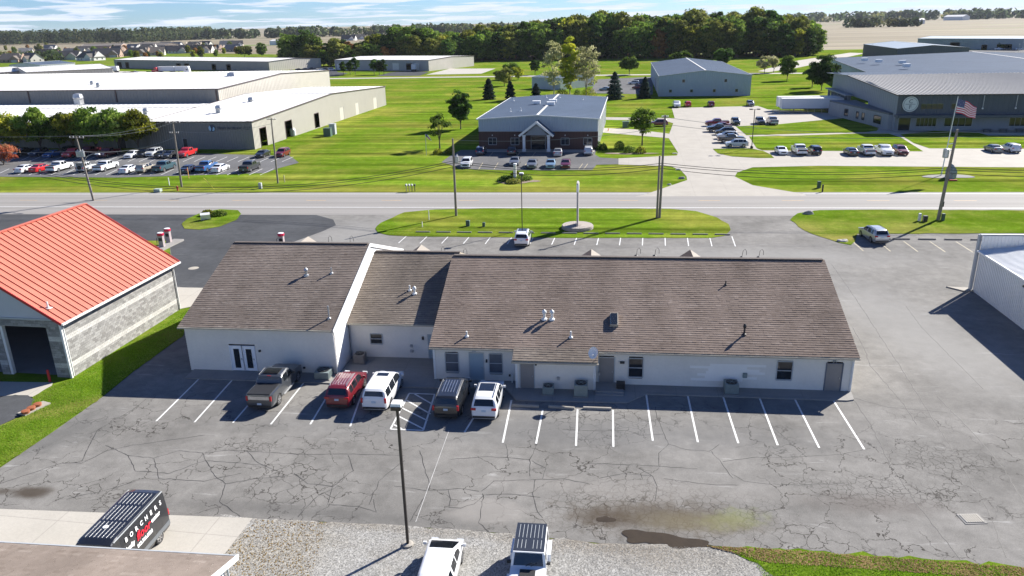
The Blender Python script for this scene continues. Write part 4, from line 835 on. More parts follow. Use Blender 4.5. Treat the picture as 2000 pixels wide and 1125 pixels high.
# lower left wing with white roof, then the taller hall on it
wb,A2,B2,d2_,u2=mbuild('low warehouse wing with white roof behind the row of trees',(-270,171),(-103.2,168),44,6.0,7.0,BEIGED,WROOF,'x',1.2,1.5,trim=BRN,name='warehouse',oh=.3,ops={'f':[(60,63,0,3,BLK),(158,160.2,0,2.6,BLK)]})
wc,A3,B3,d3_,u3=mbuild('tall taupe hall rising behind the low white roof at the left',(-290,217),(-106.5,210),84,10,11.6,BEIGED,WROOF,'x',1.0,1.5,wallR=BEIGE,trim=BRN,name='warehouse',oh=.3)
k=MB(); nf3=Vector((d3_.y,-d3_.x,0))
for t in (96,124,152,183): k.bar(A3+d3_*t+nf3*.15+Z3(0,0,6.5),A3+d3_*t+nf3*.15+Z3(0,0,10),.35,.2,BRN,up=nf3)
bw(k,'downspout',None,wc)
def fan(px,py,zr,label,s=1.):
    p=G(px,py,zr); o=root('roof_fan',tuple(p),0,label,'vent','large vents on the white warehouse roofs'); k=MB(); k.box(p+Z3(0,0,.4*s),(1.1*s,1.1*s,.9*s),STEEL); bw(k,'curb',None,o); k=MB(); k.lathe(p+Z3(0,0,.85*s),[(.75*s,0),(.85*s,.25*s),(.7*s,.8*s),(.3*s,.95*s)],10,STEEL); bw(k,'hood',None,o)
fan(428,220,6.8,'square fan housing on the white roof above the logo'); fan(491,203,6.9,'fan housing on the white roof right of the trees',1); fan(286,224,6.4,'mushroom vent on the white roof over the trees',.9); fan(155,203,6.9,'boxy roof unit in front of the tall taupe wall',1.6); fan(455,163,9,'tall grey stack on the far white roof',2); fan(408,164,9,'small dark stack on the far white roof left of the tall one',.8); fan(181,167,10.3,'small vent at the edge of the tall hall roof',.8); fan(193,171,10.2,'dark vent box near the eave of the tall hall',.8)
# buildings farther left
mbuild('beige hall with white roof at the far left behind the tall hall',G(-260,196),G(95,168),60,8,9.2,BEIGE,WROOF,'x',1.5,2,trim=BRN,name='warehouse')
mbuild('white roofed hall with blank beige gable left of the parked trailers',G(60,178),G(226,168),58,8.5,9.8,BEIGE,WROOF,'x',1.5,2,trim=BRN,name='warehouse',wallR=BEIGE)
mbuild('white shed with grey roof and roll up doors beyond the warehouses',G(82,148),G(150,143),30,6.5,8,WM,BROOF,'x',1.5,2,name='warehouse',ops={'f':[(4,8,.1,4.5,WROOF),(10,14,.1,4.5,WROOF),(17,21,.1,4.5,OP)]})
mbuild('long low warehouse with loading docks and white roof',G(225,133),G(527,139.5),44,5.9,7.0,M('warm_grey_metal',(.25,.245,.235),.6,0,.05,.3),WROOF,'x',1.5,2.5,wallR=BEIGE,trim=BRN,name='warehouse',ops={'f':[(4,9,.2,4.2,OP),(14,18,.2,4.2,OP),(74,79,.6,4,OP),(83,88,.6,4,OP),(112,116,.2,3.9,OP),(127,131,.2,3.9,OP)]})
mbuild('small pale warehouse with dock doors beyond the far road',G(655,137),G(838,139),52,6.2,7.1,M('pale_grey_metal',(.34,.335,.33),.6,0,.05,.3),WROOF,'x',1.2,2.5,wallR=BEIGE,trim=BRN,name='warehouse',ops={'f':[(1.5,5,.3,3.8,WROOF,4),(9,12,.3,3.8,WROOF,4),(44,48.5,.6,4.3,WROOF,4),(59.5,63,.6,4.2,WROOF,4),(54,58,.6,4.2,OP)]})
# pale blue barn
bl,A5,B5,d5,u5=mbuild('long pale blue metal building with two rows of small windows',(21.1,281.6),(52.6,280.6),92,6.9,8.7,BLW,BROOF,'y',.8,2.5,name='metal_building',trim=TRIMG,
   ops={'f':[(3.6,4.5,1.3,2.3,'win'),(10.9,11.8,1.3,2.3,'win'),(18.7,19.6,1.3,2.3,'win'),(26.3,27.2,1.3,2.3,'win'),(8,8.9,4.7,5.7,'win'),(22.4,23.3,4.7,5.7,'win')],'l':[(60,64,0,4.5,OP),(70,74,0,4.5,WROOF),(80,84,0,4.5,WROOF)]})
mbuild('small white and blue shed behind the tall yellow green trees',G(1039,173),G(1094,176),22,4.6,5.5,BLW,BROOF,'x',.8,2.,wallR=WM,name='metal_shed')
# dark gabled hall, grey low hall, far office
mbuild('dark charcoal gabled hall in front of the brown fields',G(1750,123),G(1889,121.5),80,7.6,9.2,CFD,M('pale_blue_roof',(.26,.32,.39),.7,0,.08,.1,spec=.1),'y',1.2,3,trim=CFD,name='metal_building')
mbuild('long grey building with strip windows at the edge of the fields',G(1790,95.5),G(1995,98),45,7.6,8.8,M('mist_grey_metal',(.28,.32,.34),.6,0,.06,.2),M('pale_blue_roof2',(.34,.39,.44),.7,0,.08,.1,spec=.1),'x',1.5,3,name='metal_building',ops={'f':[(24,31,0,5,OP),(46,50,0,3.5,OP),(56,66,0,4,OP),(84,124,4.8,6,'win',10),(84,96,.5,3,'win',3),(100,112,.5,3,'win',3)]})
gh,A6,B6,d6,u6=mbuild('wide low grey hall with a blue grey roof behind the sign building',(88.4,262),(205,245),120,7.2,9.4,BLW,BROOF,'y',1.2,3,name='metal_building',trim=CFD,ops={'l':[(36,40,0,4,OP),(12,16,0,4,OP)]})
for i,(px,py) in enumerate([(1688,118),(1716,121),(1762,123),(1770,130)]): p=G(px,py,8.6); rtu(p.x,p.y,8.4,(2.2,1.6,1.),['leftmost','second','third','last'][i]+' rooftop unit on the wide blue grey roof')
# white metal shop at the right edge
RW=[(37.2,60.0),(37.0,75.3)]
rb=root('metal_shop',(37,75.3,0),0,'white ribbed metal shop building cut off by the right edge','building'); k=MB()
ribbed(k,(37.0,75.3),(36.6,54.),0,4.15,WM,.31,.045); bw(k,'wall',None,rb); k=MB(); ribbed(k,(60,75.6),(37.0,75.3),0,[(0,5.7),(23,5.7)],WM,.31,.045); bw(k,'parapet_wall',None,rb)
k=MB(); ribbed(k,(36.9,75.1),(60,75.4),4.3,5.65,WM,.31,.045); bw(k,'parapet_back',None,rb)
k=MB(); ribroof(k,(36.5,53.5,4.2),(36.75,75.05,4.2),(52,53.8,5.9),(52,75.3,5.9),WM,.31,.05,.25); ribroof(k,(67,75.3,4.2),(67,53.8,4.2),(52,75.3,5.9),(52,53.8,5.9),WM,.31,.05,.25); bw(k,'roof',None,rb)
k=MB(); k.bar((36.45,53.5,4.15),(36.7,75.1,4.15),.15,.16,TRIMW); k.tube([(36.8,75.35,4.1),(36.85,75.3,.4),(36.7,75.1,.15)],.07,6,TRIMG); k.bar((36.8,75.35,5.72),(60,75.65,5.72),.3,.1,TRIMG); k.bar((36.85,75.5,0),(36.85,75.5,5.7),.25,.3,TRIMG); bw(k,'trim',None,rb)
window(rb,rb,(36.97,72.3),(36.8,60),8.3,9.6,2.0,2.9,fm=BLK,rows=1); k=MB(); k.bar((36.85,66.5,3.55),(36.85,66.05,3.55),.35,.16,BLK); bw(k,'wall_lamp',None,rb); siding(rb,rb,(60,54),(60,75),0,4.1,WM,c=1)
k=MB(); k.prism([(34.9,76.2),(37,75.9),(37,75.0),(36.0,75.0)],0,.12,CONC); tag(k.build('concrete_step'),kind='structure')
# bottom left building: roof eave and rake
br=root('workshop_building',(-30,20,0),0,'brown shingled building with white gable at the bottom left corner','building'); ez,eY=3.1,27.3; rY,rZ_=17.5,6.1
mb=MB(); slab(mb,[(-16.2,eY,ez),(-40,eY-.0,ez),(-40,rY,rZ_),(-16.2,rY,rZ_)],.15,TRIMW); slab(mb,[(-40,2*rY-eY,ez),(-16.2,2*rY-eY,ez),(-16.2,rY,rZ_),(-40,rY,rZ_)],.15,TRIMW); r9=bw(mb,'roof',None,br)
shingles(r9,br,(-16.2,eY,ez),(-40,eY,ez),(-16.2,rY,rZ_),SHG); siding(br,br,(-16.7,8.3),(-16.7,26.9),0,[(0,3.1),(9.2,5.95),(18.6,3.15)],TRIMW); siding(br,br,(-16.7,26.9),(-39.5,26.9),0,3.05,TRIMW,ops=[(3,5,0,2.2)])
k=MB(); k.bar((-16.15,eY+.03,ez-.04),(-40,eY+.03,ez-.04),.08,.16,TRIMG); bw(k,'gutter',None,br); k=MB(); k.bar((-16.13,eY,ez-.03),(-16.13,rY,rZ_-.03),.06,.26,TRIMW); bw(k,'rake_board',None,br)
k=MB(); k.tube([(-16.3,27.3,3),(-16.55,26.98,2.7),(-16.55,26.98,.1)],.05,6,TRIMG); bw(k,'downspout',None,br)
# ---------------- sign building (dark, at the right) ----------------
cf=root('dark_office_warehouse',(69.8,190.5,0),0,'dark grey building with a round white sign and pale ribbed roof behind the flagpole','building')
cz=8.2; FX0,FX1,FYf=69.0,190.,189.5
def cwin(p,q,*a,**k): return window(cf,cf,p,q,*a,**k)
k=MB(); ribbed(k,(FX0,FYf),(FX1,FYf-3),3.55,cz,CFD,1.1,.05,ops=[(5.2,10,5.0,6.1),(11.8,15,5,6.1)]); bw(k,'upper_wall',None,cf)
cwin((FX0,FYf),(FX1,FYf-3),5.2,10,5.0,6.1,cols=4,rows=1,fm=CFD); cwin((FX0,FYf),(FX1,FYf-3),11.8,15,5.0,6.1,cols=2,rows=1,fm=CFD)
k=MB(); ribbed(k,(FX0,FYf+.3),(FX1,FYf-2.7),0,3.4,CFG,3.2,.05,ops=[(.9,3.5,.1,3),(4.8,9.2,1.0,2.9),(11,17,1.0,2.9),(25,31,1,2.9),(33,40,1,2.9)]); bw(k,'lower_wall',None,cf)
for a,b,c in ((4.8,9.2,5),(11,17,4),(25,31,5),(33,40,5)): cwin((FX0,FYf+.3),(FX1,FYf-2.7),a,b,1.0,2.9,cols=c,rows=1,fm=TRIMG)
door(cf,cf,(FX0,FYf+.3),(FX1,FYf-2.7),.9,3.5,.1,3,dm=GLASS,name='entrance_door',handle=False)
k=MB(); k.bar((FX0-.3,FYf-.9,3.5),(FX1,FYf-4,3.5),2.6,.55,CFD); bw(k,'canopy',None,cf)
k=MB(); ribbed(k,(FX0+2.2,250),(FX0,FYf),0,[(0,9.7),(38,9.4),(60.5,cz)],CFG,1.5,.05,ops=[(20,38,.8,4.6)]); bw(k,'side_wall',None,cf)
k=MB(); ribbed(k,(FX1,FYf-3),(FX1+2,250),0,8,CFG,3,.05); bw(k,'side_wall',None,cf)
k=MB(); ribroof(k,(FX0-.4,FYf-.5,cz+.05),(FX1,FYf-3.5,cz+.05),(FX0+.7,232,9.85),(FX1,232,9.85),M('pale_standing_roof',(.40,.385,.36),.7,0,.05,.2,spec=.1),.95,.14,.4); bw(k,'roof',None,cf)
k=MB(); ribroof(k,(FX0+.6,232,9.9),(FX1,232,9.9),(FX0+1.5,256,9.0),(FX1,256,9.0),BROOF,2,.05); k.bar((FX0-.45,FYf-.55,cz),(FX1,FYf-3.6,cz),.2,.25,BLK); k.bar((FX0-.4,FYf-.4,cz),(FX0+.7,232,9.8),.15,.25,BLK); bw(k,'roof_trim',None,cf)
# low wing on the left with windows, dock canopy
w0,w1=(63.2,223),(63.4,193.8)
k=MB(); ribbed(k,w0,(68.2,191.5),0,3.5,CFG,2,.05,ops=[(9.5,11.5,.9,2.6),(16,17.3,.9,2.6),(19,20.3,.9,2.6),(25,28.5,.9,2.8)]); k.prism([(63.2,223),(68.2,191.5),(69.2,191.5),(70,223)],3.5,3.9,CFD); bw(k,'low_wing',None,cf)
for a,b in ((9.5,11.5),(16,17.3),(19,20.3),(25,28.5)): cwin(w0,(68.2,191.5),a,b,.9,2.6,rows=1,fm=CFD)
k=MB(); ribbed(k,(68.2,191.5),(70,191),0,3.5,CFG,2,.04); bw(k,'low_wing_front',None,cf)
k=MB()
for i in range(7): y=226+i*3.3; k.bar((69.5,y,1),(69.3,y+2.2,1),.5,3.6,BLK); k.bar((69.2,y-.4,2.4),(69.2,y-.2,2.4),.8,4.8,CFG)
k.bar((68.6,224,5),(69.6,248,5),2.0,.3,CFG); bw(k,'loading_dock',None,cf)
# round C F sign
nS=Vector((-.025,-1,0)).normalized(); cs=Vector((FX0+2.75,FYf-.25,6.15)); sg=root('round_sign',tuple(cs),0,'round white sign with the letters C and F on the dark wall','sign')
CREAM=M('sign_white',(.62,.64,.62),.5,0,.03); k=MB(); disc(k,cs,1.75,nS,CREAM,.1,28); bw(k,'rim',None,sg); k=MB(); disc(k,cs+nS*.1,1.52,nS,CFD,.02,28); disc(k,cs+nS*.12,1.44,nS,CREAM,.02,28); bw(k,'disc',None,sg)
k=MB(); k.bar(cs+nS*.16-Z3(1.1,0,0),cs+nS*.16+Z3(1.1,0,0),.04,.09,CFD); bw(k,'cross_bar',None,sg)
text('C',1.3,CFD,cs+nS*.17+Z3(0,0,.22),(1,0,0),(0,0,1),par=sg,top=sg); text('F',1.3,CFD,cs+nS*.17+Z3(0,0,-1.06),(1,0,0),(0,0,1),par=sg,top=sg)
for i,x in enumerate((87.5,94.6)): 
    k=MB(); k.tube([(x,FYf-.7,8),(x-.05,FYf-.8,5.1)],.08,6,STEEL); k.lathe((x-.05,FYf-.8,4.9),[(.1,0),(.22,.1),(.2,.3),(.05,.4)],8,WHITEM); bw(k,'hanging_lamp',None,cf)
BENCH=M('dark_bench',(.03,.035,.04),.6)
for i,x in enumerate((88,91.5,95,98.5)):
    o=root('picnic_table',(x,186,0),0,['first','second','third','fourth'][i]+' dark picnic table from the left in front of the dark building','table','picnic tables by the dark building'); k=MB(); k.box((x,186,.75),(1.9,.8,.06),BENCH); bw(k,'table_top',None,o); k=MB(); k.box((x,185.3,.45),(1.9,.28,.05),BENCH); k.box((x,186.7,.45),(1.9,.28,.05),BENCH); bw(k,'bench',None,o); k=MB(); k.box((x-.7,186,.37),(.08,1.3,.06),BENCH); k.box((x+.7,186,.37),(.08,1.3,.06),BENCH); k.box((x-.7,186,.37),(.08,.08,.74),BENCH); k.box((x+.7,186,.37),(.08,.08,.74),BENCH); bw(k,'leg',None,o)
# ---------------- trailers and trucks ----------------
TIRE=M('tyre_rubber',(.018,.018,.019),.85,0,.1); RIM=M('alloy_rim',(.45,.45,.46),.3,.8,.08); TRW=M('trailer_white',(.66,.68,.70),.45,0,.04,.5)
def wheel_me(r,w_,nm='wheel'):
    k=MB(); V=[];F=[];n=18
    pr=[(r*.62,-w_/2),(r*.93,-w_/2),(r,-w_*.35),(r,w_*.35),(r*.93,w_/2),(r*.62,w_/2)]
    for rr,x in pr:
        for q in range(n): a=2*math.pi*q/n; V.append((x,rr*math.cos(a),rr*math.sin(a)))
    for i in range(5):
        for q in range(n): F.append((i*n+q,i*n+(q+1)%n,(i+1)*n+(q+1)%n,(i+1)*n+q))
    k.mesh(V,F,TIRE); t=k.make('tyre',None,True); k=MB(); k.mesh([],[],RIM)
    for s_ in (-1,1):
        x=s_*w_*.42; V=[(x,r*.64*math.cos(2*math.pi*q/n),r*.64*math.sin(2*math.pi*q/n)) for q in range(n)]; k.mesh(V,[tuple(range(n)) if s_>0 else tuple(range(n))[::-1]],BLK)
        for q in range(5):
            a=2*math.pi*q/5; k.bar((x+s_*.012,0,0),(x+s_*.012,r*.6*math.cos(a),r*.6*math.sin(a)),r*.2,.03,RIM,up=(s_,0,0))
        V=[]
        for rr in (r*.56,r*.65):
            for q in range(n): a=2*math.pi*q/n; V.append((x+s_*.02,rr*math.cos(a),rr*math.sin(a)))
        k.mesh(V,[(q,(q+1)%n,n+(q+1)%n,n+q) for q in range(n)],RIM)
    return t,k.make('rim')
WH={}
def put_wheel(par,x,y,r,w_=.24):
    if (r,w_) not in WH: WH[(r,w_)]=wheel_me(r,w_)
    t,ri=WH[(r,w_)]; o=ob('tyre',t,par,(x,y,r)); ob('rim',ri,o); return o
def trailer(loc,rz,L_,label,group=None,h=2.75,logo=False,nm='semi_trailer',mt=None,zb=1.15):
    o=root(nm,(loc[0],loc[1],0),rz,label,'trailer',group); k=MB(); mt=mt or TRW; w_=2.55; k.box((0,L_/2,zb+h/2),(w_,L_,h),mt)
    for i in range(int(L_/.6)): 
        for s_ in (-1,1): k.box((s_*(w_/2+.005),.3+i*.6,zb+h/2),(.02,.05,h*.94),mt)
    k.build('box_body',None,o); k=MB(); k.box((0,L_/2,zb-.1),(1.0,L_*.95,.2),BLK); k.box((0,L_*.78,.6),(.9,.12,1.0),BLK); k.box((0,L_*.16,.65),(2.2,3,.25),BLK); k.build('chassis',None,o); k=MB(); k.box((0,L_/2,zb+h+.02),(w_+.04,L_+.04,.06),WROOF); k.build('roof_rim',None,o)
    for y in (L_*.1,L_*.2):
        for s_ in (-1,1): put_wheel(o,s_*1.0,y,.5,.5)
    if logo:
        k=MB()
        xx=w_/2+.03
        for i in range(20):
            a0,a1=i*math.pi/10,(i+1)*math.pi/10; k.bar((xx,L_-2+.62*math.cos(a0),zb+1.9+.62*math.sin(a0)),(xx,L_-2+.62*math.cos(a1),zb+1.9+.62*math.sin(a1)),.03,.07,STEEL,up=(1,0,0))
        k.bar((xx,L_-3.1,zb+2.0),(xx,L_-6.4,zb+2.0),.12,.03,STEEL,up=(0,0,1)); k.build('logo',None,o)
    return o
p=G(1645,221); trailer((68.5,229.3),R(90),16.8,'nearer white semi trailer with faint round logo at the loading dock','trailers at the dock',logo=True)
trailer((69.,234.6),R(90),17.2,'farther white semi trailer behind the nearer one at the dock','trailers at the dock')
a=G(400,143); 
for i,(px,py,L_,lb) in enumerate([(207,141.5,9,'single white box trailer left of the dock row'),(311,142.5,11,'white trailer behind the red truck cab'),(344,142,9,'second white trailer right of the red truck')]):
    g=G(px,py); trailer((g.x+L_,g.y),R(90),L_,lb,'trailers in the far loading yard')
g=G(806,140); trailer((g.x,g.y+2),R(0),9,'white box trailer backed to the pale far warehouse')
TRK=M('truck_red',(.5,.02,.03),.35,0,.05,coat=.5)
def semi_cab(px,py,label,mt,rz=R(90)):
    g=G(px,py); o=root('truck_cab',(g.x,g.y,0),rz,label,'truck'); k=MB(); k.box((0,-1.0,2.1),(2.3,1.9,2.2),mt,taper=.9); k.box((0,-1.0,3.4),(2.0,1.6,.5),mt,taper=.8); k.box((0,.9,1.4),(1.7,2.0,1.2),mt,taper=.9); k.build('cab',None,o)
    k=MB(); k.box((0,.0,2.45),(2.0,.1,.8),GLASS,rx=-.2); k.box((-1.12,-.6,2.4),(.06,.9,.6),GLASS); k.box((1.12,-.6,2.4),(.06,.9,.6),GLASS); k.build('windshield',None,o); k=MB(); k.box((0,-2.8,.95),(1.0,4.5,.2),BLK); k.build('chassis',None,o)
    for x,y in ((-1,1.1),(1,1.1),(-1,-3.4),(1,-3.4),(-1,-4.6),(1,-4.6)): put_wheel(o,x,y,.5,.5)
semi_cab(303,143,'bright red semi truck cab in the far loading yard',TRK); semi_cab(366,143.5,'pale truck cab between the far white trailers',TRW)
# ---------------- vehicles ----------------
def paint(name,c,metal=.0): return emat(name,M('p_'+name,c,.32,metal,.02,1,spec=.5,coat=.8))
PAINT={n:paint(n,c,m) for n,c,m in [('white',(.70,.71,.72),0),('black',(.012,.013,.016),0),('gunmetal',(.055,.06,.068),.2),('darkred',(.17,.012,.02),.2),('red',(.48,.02,.022),0),('silver',(.40,.42,.44),.4),('grey',(.17,.18,.19),.3),('navy',(.02,.032,.07),.2),('blue',(.04,.13,.33),.2),('lightblue',(.22,.33,.42),.3),('maroon',(.14,.018,.03),.2),('beige',(.42,.38,.31),.2),('teal',(.03,.08,.10),.2),('greywhite',(.55,.57,.58),.1),('charcoal',(.035,.038,.043),.2)]}
PWHITE=PAINT['white']; CGLASS=M('car_glass',(.010,.012,.015),.04,0,.05,spec=.8); TAIL=M('tail_lamp',(.42,.012,.02),.2,0,.05,spec=.6); HEAD=M('head_lamp',(.62,.64,.66),.12,.2,.05,spec=.8); CHROME=M('chrome_bar',(.6,.6,.61),.2,.85,.04); PLATE=M('licence_plate',(.42,.52,.62),.5,0,.05); TRIMB=M('black_car_trim',(.018,.018,.019),.55,0,.05)
KIND={ # length,width,top profile (rear->front),belt,wheelbase ys,wheel r,windshield seg,rear seg,side glass spans
'sedan':dict(L=4.75,W=1.83,top=[(-2.37,.62),(-2.35,.9),(-2.2,1.04),(-1.72,1.1),(-1.0,1.4),(-.5,1.45),(.15,1.46),(.45,1.42),(1.15,1.05),(2.1,.85),(2.3,.7),(2.37,.5)],belt=.98,wy=(-1.4,1.42),r=.33,ws=(.45,1.15),rs=(-1.66,-1.0),sg=[(-1.25,-.32),(-.26,.72)],roof=1.46),
'suv':dict(L=4.7,W=1.9,top=[(-2.35,.55),(-2.34,1.0),(-2.25,1.15),(-1.98,1.6),(-1.7,1.69),(-.6,1.73),(.2,1.71),(.5,1.65),(1.2,1.18),(1.9,1.06),(2.2,.92),(2.35,.6)],belt=1.08,wy=(-1.35,1.4),r=.37,ws=(.5,1.2),rs=(-2.24,-1.98),sg=[(-1.85,-1.2),(-1.12,-.25),(-.18,.78)],roof=1.73),
'minivan':dict(L=5.15,W=1.98,top=[(-2.57,.5),(-2.56,1.0),(-2.5,1.15),(-2.3,1.6),(-2.1,1.70),(-.6,1.75),(.55,1.73),(.8,1.67),(1.7,1.14),(2.3,.98),(2.5,.8),(2.57,.5)],belt=1.05,wy=(-1.5,1.58),r=.35,ws=(.8,1.7),rs=(-2.49,-2.29),sg=[(-2.15,-1.3),(-1.22,-.15),(-.08,1.15)],roof=1.75),
'hatch':dict(L=4.3,W=1.8,top=[(-2.15,.5),(-2.14,.95),(-2.05,1.08),(-1.75,1.5),(-1.4,1.56),(-.5,1.58),(.3,1.56),(.5,1.52),(1.62,1.08),(1.9,.95),(2.1,.75),(2.15,.45)],belt=1.0,wy=(-1.25,1.35),r=.33,ws=(.5,1.62),rs=(-2.04,-1.75),sg=[(-1.65,-.95),(-.88,-.02),(.05,.85)],roof=1.6),
'pickup':dict(L=5.85,W=2.02,top=[(-2.92,.62),(-2.91,1.32),(-2.9,1.34),(-1.05,1.36),(-1.02,1.4),(-.85,1.82),(-.6,1.9),(.3,1.93),(.65,1.86),(1.28,1.38),(2.5,1.27),(2.85,1.1),(2.92,.65)],belt=1.25,wy=(-1.75,1.95),r=.42,ws=(.66,1.27),rs=(-1.0,-.85),sg=[(-.62,.1),(.18,.9)],roof=1.93),
'van':dict(L=6.3,W=2.02,top=[(-3.15,.5),(-3.14,1.6),(-3.02,2.5),(-2.9,2.64),(-2.6,2.7),(1.2,2.7),(1.6,2.6),(2.45,1.5),(2.9,1.25),(3.1,1.0),(3.15,.5)],belt=1.35,wy=(-1.95,1.9),r=.36,ws=(1.62,2.45),rs=(-9,-9),sg=[(1.0,1.9)],roof=2.7),
'jeep':dict(L=4.25,W=1.72,top=[(-2.05,.7),(-2.04,1.2),(-1.98,1.25),(-1.92,1.8),(-1.85,1.86),(.2,1.86),(.28,1.82),(.55,1.28),(.62,1.24),(1.9,1.12),(2.0,1.05),(2.05,.62)],belt=1.2,wy=(-1.3,1.35),r=.42,ws=(.28,.55),rs=(-1.98,-1.92),sg=[(-1.75,-.85),(-.75,-.15),(-.08,.3)],roof=1.86)}
def carve(kind,pm,extra=None,lite=False):
    K=KIND[kind]; L_,W,belt,rf=K['L'],K['W'],K['belt'],K['roof']; hl=L_/2; top=K['top']
    def T(y): return float(np.interp(y,[a for a,_ in top],[b for _,b in top]))
    ys=set(np.round(np.linspace(-hl,hl,int(L_/(.3 if lite else .12))),3)); ys|={round(a,3) for a,_ in top}
    for s in K['sg']: ys|={s[0],s[1]}
    for w0 in K['wy']: ys|={round(w0+K['r']*k,3) for k in (-1.12,-1.0,-.75,-.4,0,.4,.75,1.0,1.12)}
    ys=sorted(y for y in ys if -hl<=y<=hl); q=[ys[0]]
    for y in ys[1:]:
        if y-q[-1]>.012 or any(abs(y-a)<.002 for a,_ in top): q.append(y)
    ys=q; boxy=kind in('jeep','van','pickup')
    def row(y):
        t=T(y); u=abs(y)/hl; pl=1-(.05 if boxy else .13)*u**(10 if boxy else 5)-(.05 if u>.97 else 0)
        w=W/2*pl; z0=.24 if kind in('sedan','hatch') else .30
        if kind=='pickup': z0=.42
        if kind=='jeep': z0=.45
        for w0 in K['wy']:
            dy=abs(y-w0); rr=K['r']*1.12
            if dy<rr: z0=max(z0,K['r']+math.sqrt(rr*rr-dy*dy))
        z0=min(z0,t-.08)
        th=.10 if boxy else .24
        def hw(z): return w*(1-th*max(0,min(1,(z-belt)/(rf-belt))))
        z4=min(belt+.05,t-.05); z5=min(belt-.03,z4-.02); z3=max(z4+.004,t-.10)
        z6=max(min(.66,z5-.02),z0+.02); z7=max(min(.42,z6-.02),z0+.01)
        z5=max(z5,z6+.005)
        return [(0,t),(hw(t)*.5,t-.003),(hw(t)-.12,t-.012),(hw(t)-.035,t-.04),(hw(z3),z3),(hw(z4)*.995,z4),(w*1.0,z5),(w*1.005,z6),(w*.985,z7),(w*.95,z0)]
    rows=[row(y) for y in ys]; n=10
    parts={}
    def P(nm): return parts.setdefault(nm,MB())
    def cls(i,r,s):
        y0,y1=ys[i],ys[i+1]; m=(y0+y1)/2
        if r<=2 and K['ws'][0]<=y0 and y1<=K['ws'][1]+.002 and r<2: return 'windshield'
        if r<=2 and K['rs'][0]-.002<=y0 and y1<=K['rs'][1]+.002 and r<2: return 'rear_window'
        if r==4:
            for j,(a,b) in enumerate(K['sg']):
                if a-.002<=y0 and y1<=b+.002 and T(y0)>belt+.22 and T(y1)>belt+.22: return 'side_window%d%s'%(j,'LR'[s>0])
        return 'body'
    for s in (-1,1):
        for i in range(len(ys)-1):
            for r in range(n-1):
                a,b,c,d=rows[i][r],rows[i][r+1],rows[i+1][r+1],rows[i+1][r]
                nm=cls(i,r,s); pts=[(s*a[0],ys[i],a[1]),(s*b[0],ys[i],b[1]),(s*c[0],ys[i+1],c[1]),(s*d[0],ys[i+1],d[1])]
                if s>0: pts=pts[::-1]
                P(nm).face(pts,pm if nm=='body' else CGLASS)
        # end caps
        for i in (0,len(ys)-1):
            pts=[(0,ys[i],rows[i][0][1])]+[(s*a,ys[i],b) for a,b in rows[i][1:]]+[(0,ys[i],rows[i][-1][1])]
            if (s>0)==(i==0): pts=pts[::-1]
            P('body').face(pts,pm)
    # underside + wheel wells
    P('underbody').box((0,0,K['r']+.12),(W*.8,L_*.94,.3),TRIMB)
    r0=K['r']
    w_=W/2
    rearz=T(-hl+.03); bt=.02
    tz={'sedan':.85,'suv':1.0,'minivan':1.0,'hatch':.95,'pickup':1.05,'van':1.15,'jeep':.95}[kind]
    for s in (-1,1):
        lm=MB(); d=(.34,.10,.16) if kind in('sedan','suv','hatch') else (.14,.10,.36) 
        lm.box((s*(w_*.93-d[0]/2),-hl+.03,tz),d,TAIL); parts['tail_light%d'%s]=lm
        lm=MB(); hz={'sedan':.68,'suv':.85,'minivan':.8,'hatch':.75,'pickup':1.0,'van':.95,'jeep':.95}[kind]
        lm.box((s*w_*.74,hl-.06,hz),(.34,.16,.14) if kind!='jeep' else (.18,.12,.2),HEAD); parts['headlight%d'%s]=lm
        if not lite:
            lm=MB(); my=K['ws'][1]-.25; lm.box((s*(w_+.11),my,belt+.08),(.18,.1,.15),pm if kind not in('jeep',) else TRIMB); lm.box((s*(w_+.0),my,belt+.03),(.12,.05,.04),TRIMB); parts['mirror%d'%s]=lm
    g=P('grille'); g.box((0,hl-.01,.62),(W*.5,.05,.22),TRIMB)
    b_=P('rear_bumper'); b_.box((0,-hl+.02,.42),(W*.82,.1,.16),TRIMB if kind not in('sedan',) else pm)
    P('licence_plate').box((0,-hl-.012,tz-.12 if kind!='pickup' else .62),(.31,.02,.15),PLATE)
    for s in (-1,1):
        for w0 in K['wy']: pass
    if extra: extra(P,K,T)
    return parts
def assemble(kind,pm,label,cat,extra=None,lite=False,loc=(0,0,0),rz=0,nm=None):
    parts=carve(kind,pm,extra,lite); K=KIND[kind]
    o=empty(nm or {'sedan':'sedan','suv':'suv','minivan':'minivan','hatch':'hatchback','pickup':'pickup_truck','van':'cargo_van','jeep':'off_roader'}[kind],loc,rz,label,cat)
    for k,mb in parts.items():
        base=k.rstrip('-0123456789')
        if k.startswith('side_window'): base='side_window'
        c=mb.build(base,None,o,smooth=(base in('body','windshield','rear_window','side_window')))
    for w0 in K['wy']:
        for s in (-1,1): put_wheel(o,s*(K['W']/2-.13),w0,K['r'])
    return o
def ex_rails(ribs=0,sun=False,chrome=True,mat=None):
    def f(P,K,T):
        W=K['W']/2
        for s in (-1,1): P('roof_rail').tube([(s*(W-.33),-1.75,T(-1.7)+.0),(s*(W-.32),-1.6,T(-1.5)+.06),(s*(W-.32),.2,T(.2)+.05),(s*(W-.33),.4,T(.4)-.01)],.022,5,CHROME if chrome else TRIMB)
        for i in range(ribs):
            x=(i-(ribs-1)/2)*.2; P('roof_rib').bar((x,-1.55,T(-1.5)+.012),(x,.25,T(.2)+.012),.035,.025,mat or CHROME)
        if sun: P('sunroof').box((0,-.35,T(-.3)+.008),(1.05,1.15,.02),CGLASS)
    return f
def ex_sedan_sun(P,K,T): P('sunroof').box((0,.0,T(0)+.006),(.8,.5,.02),CGLASS)
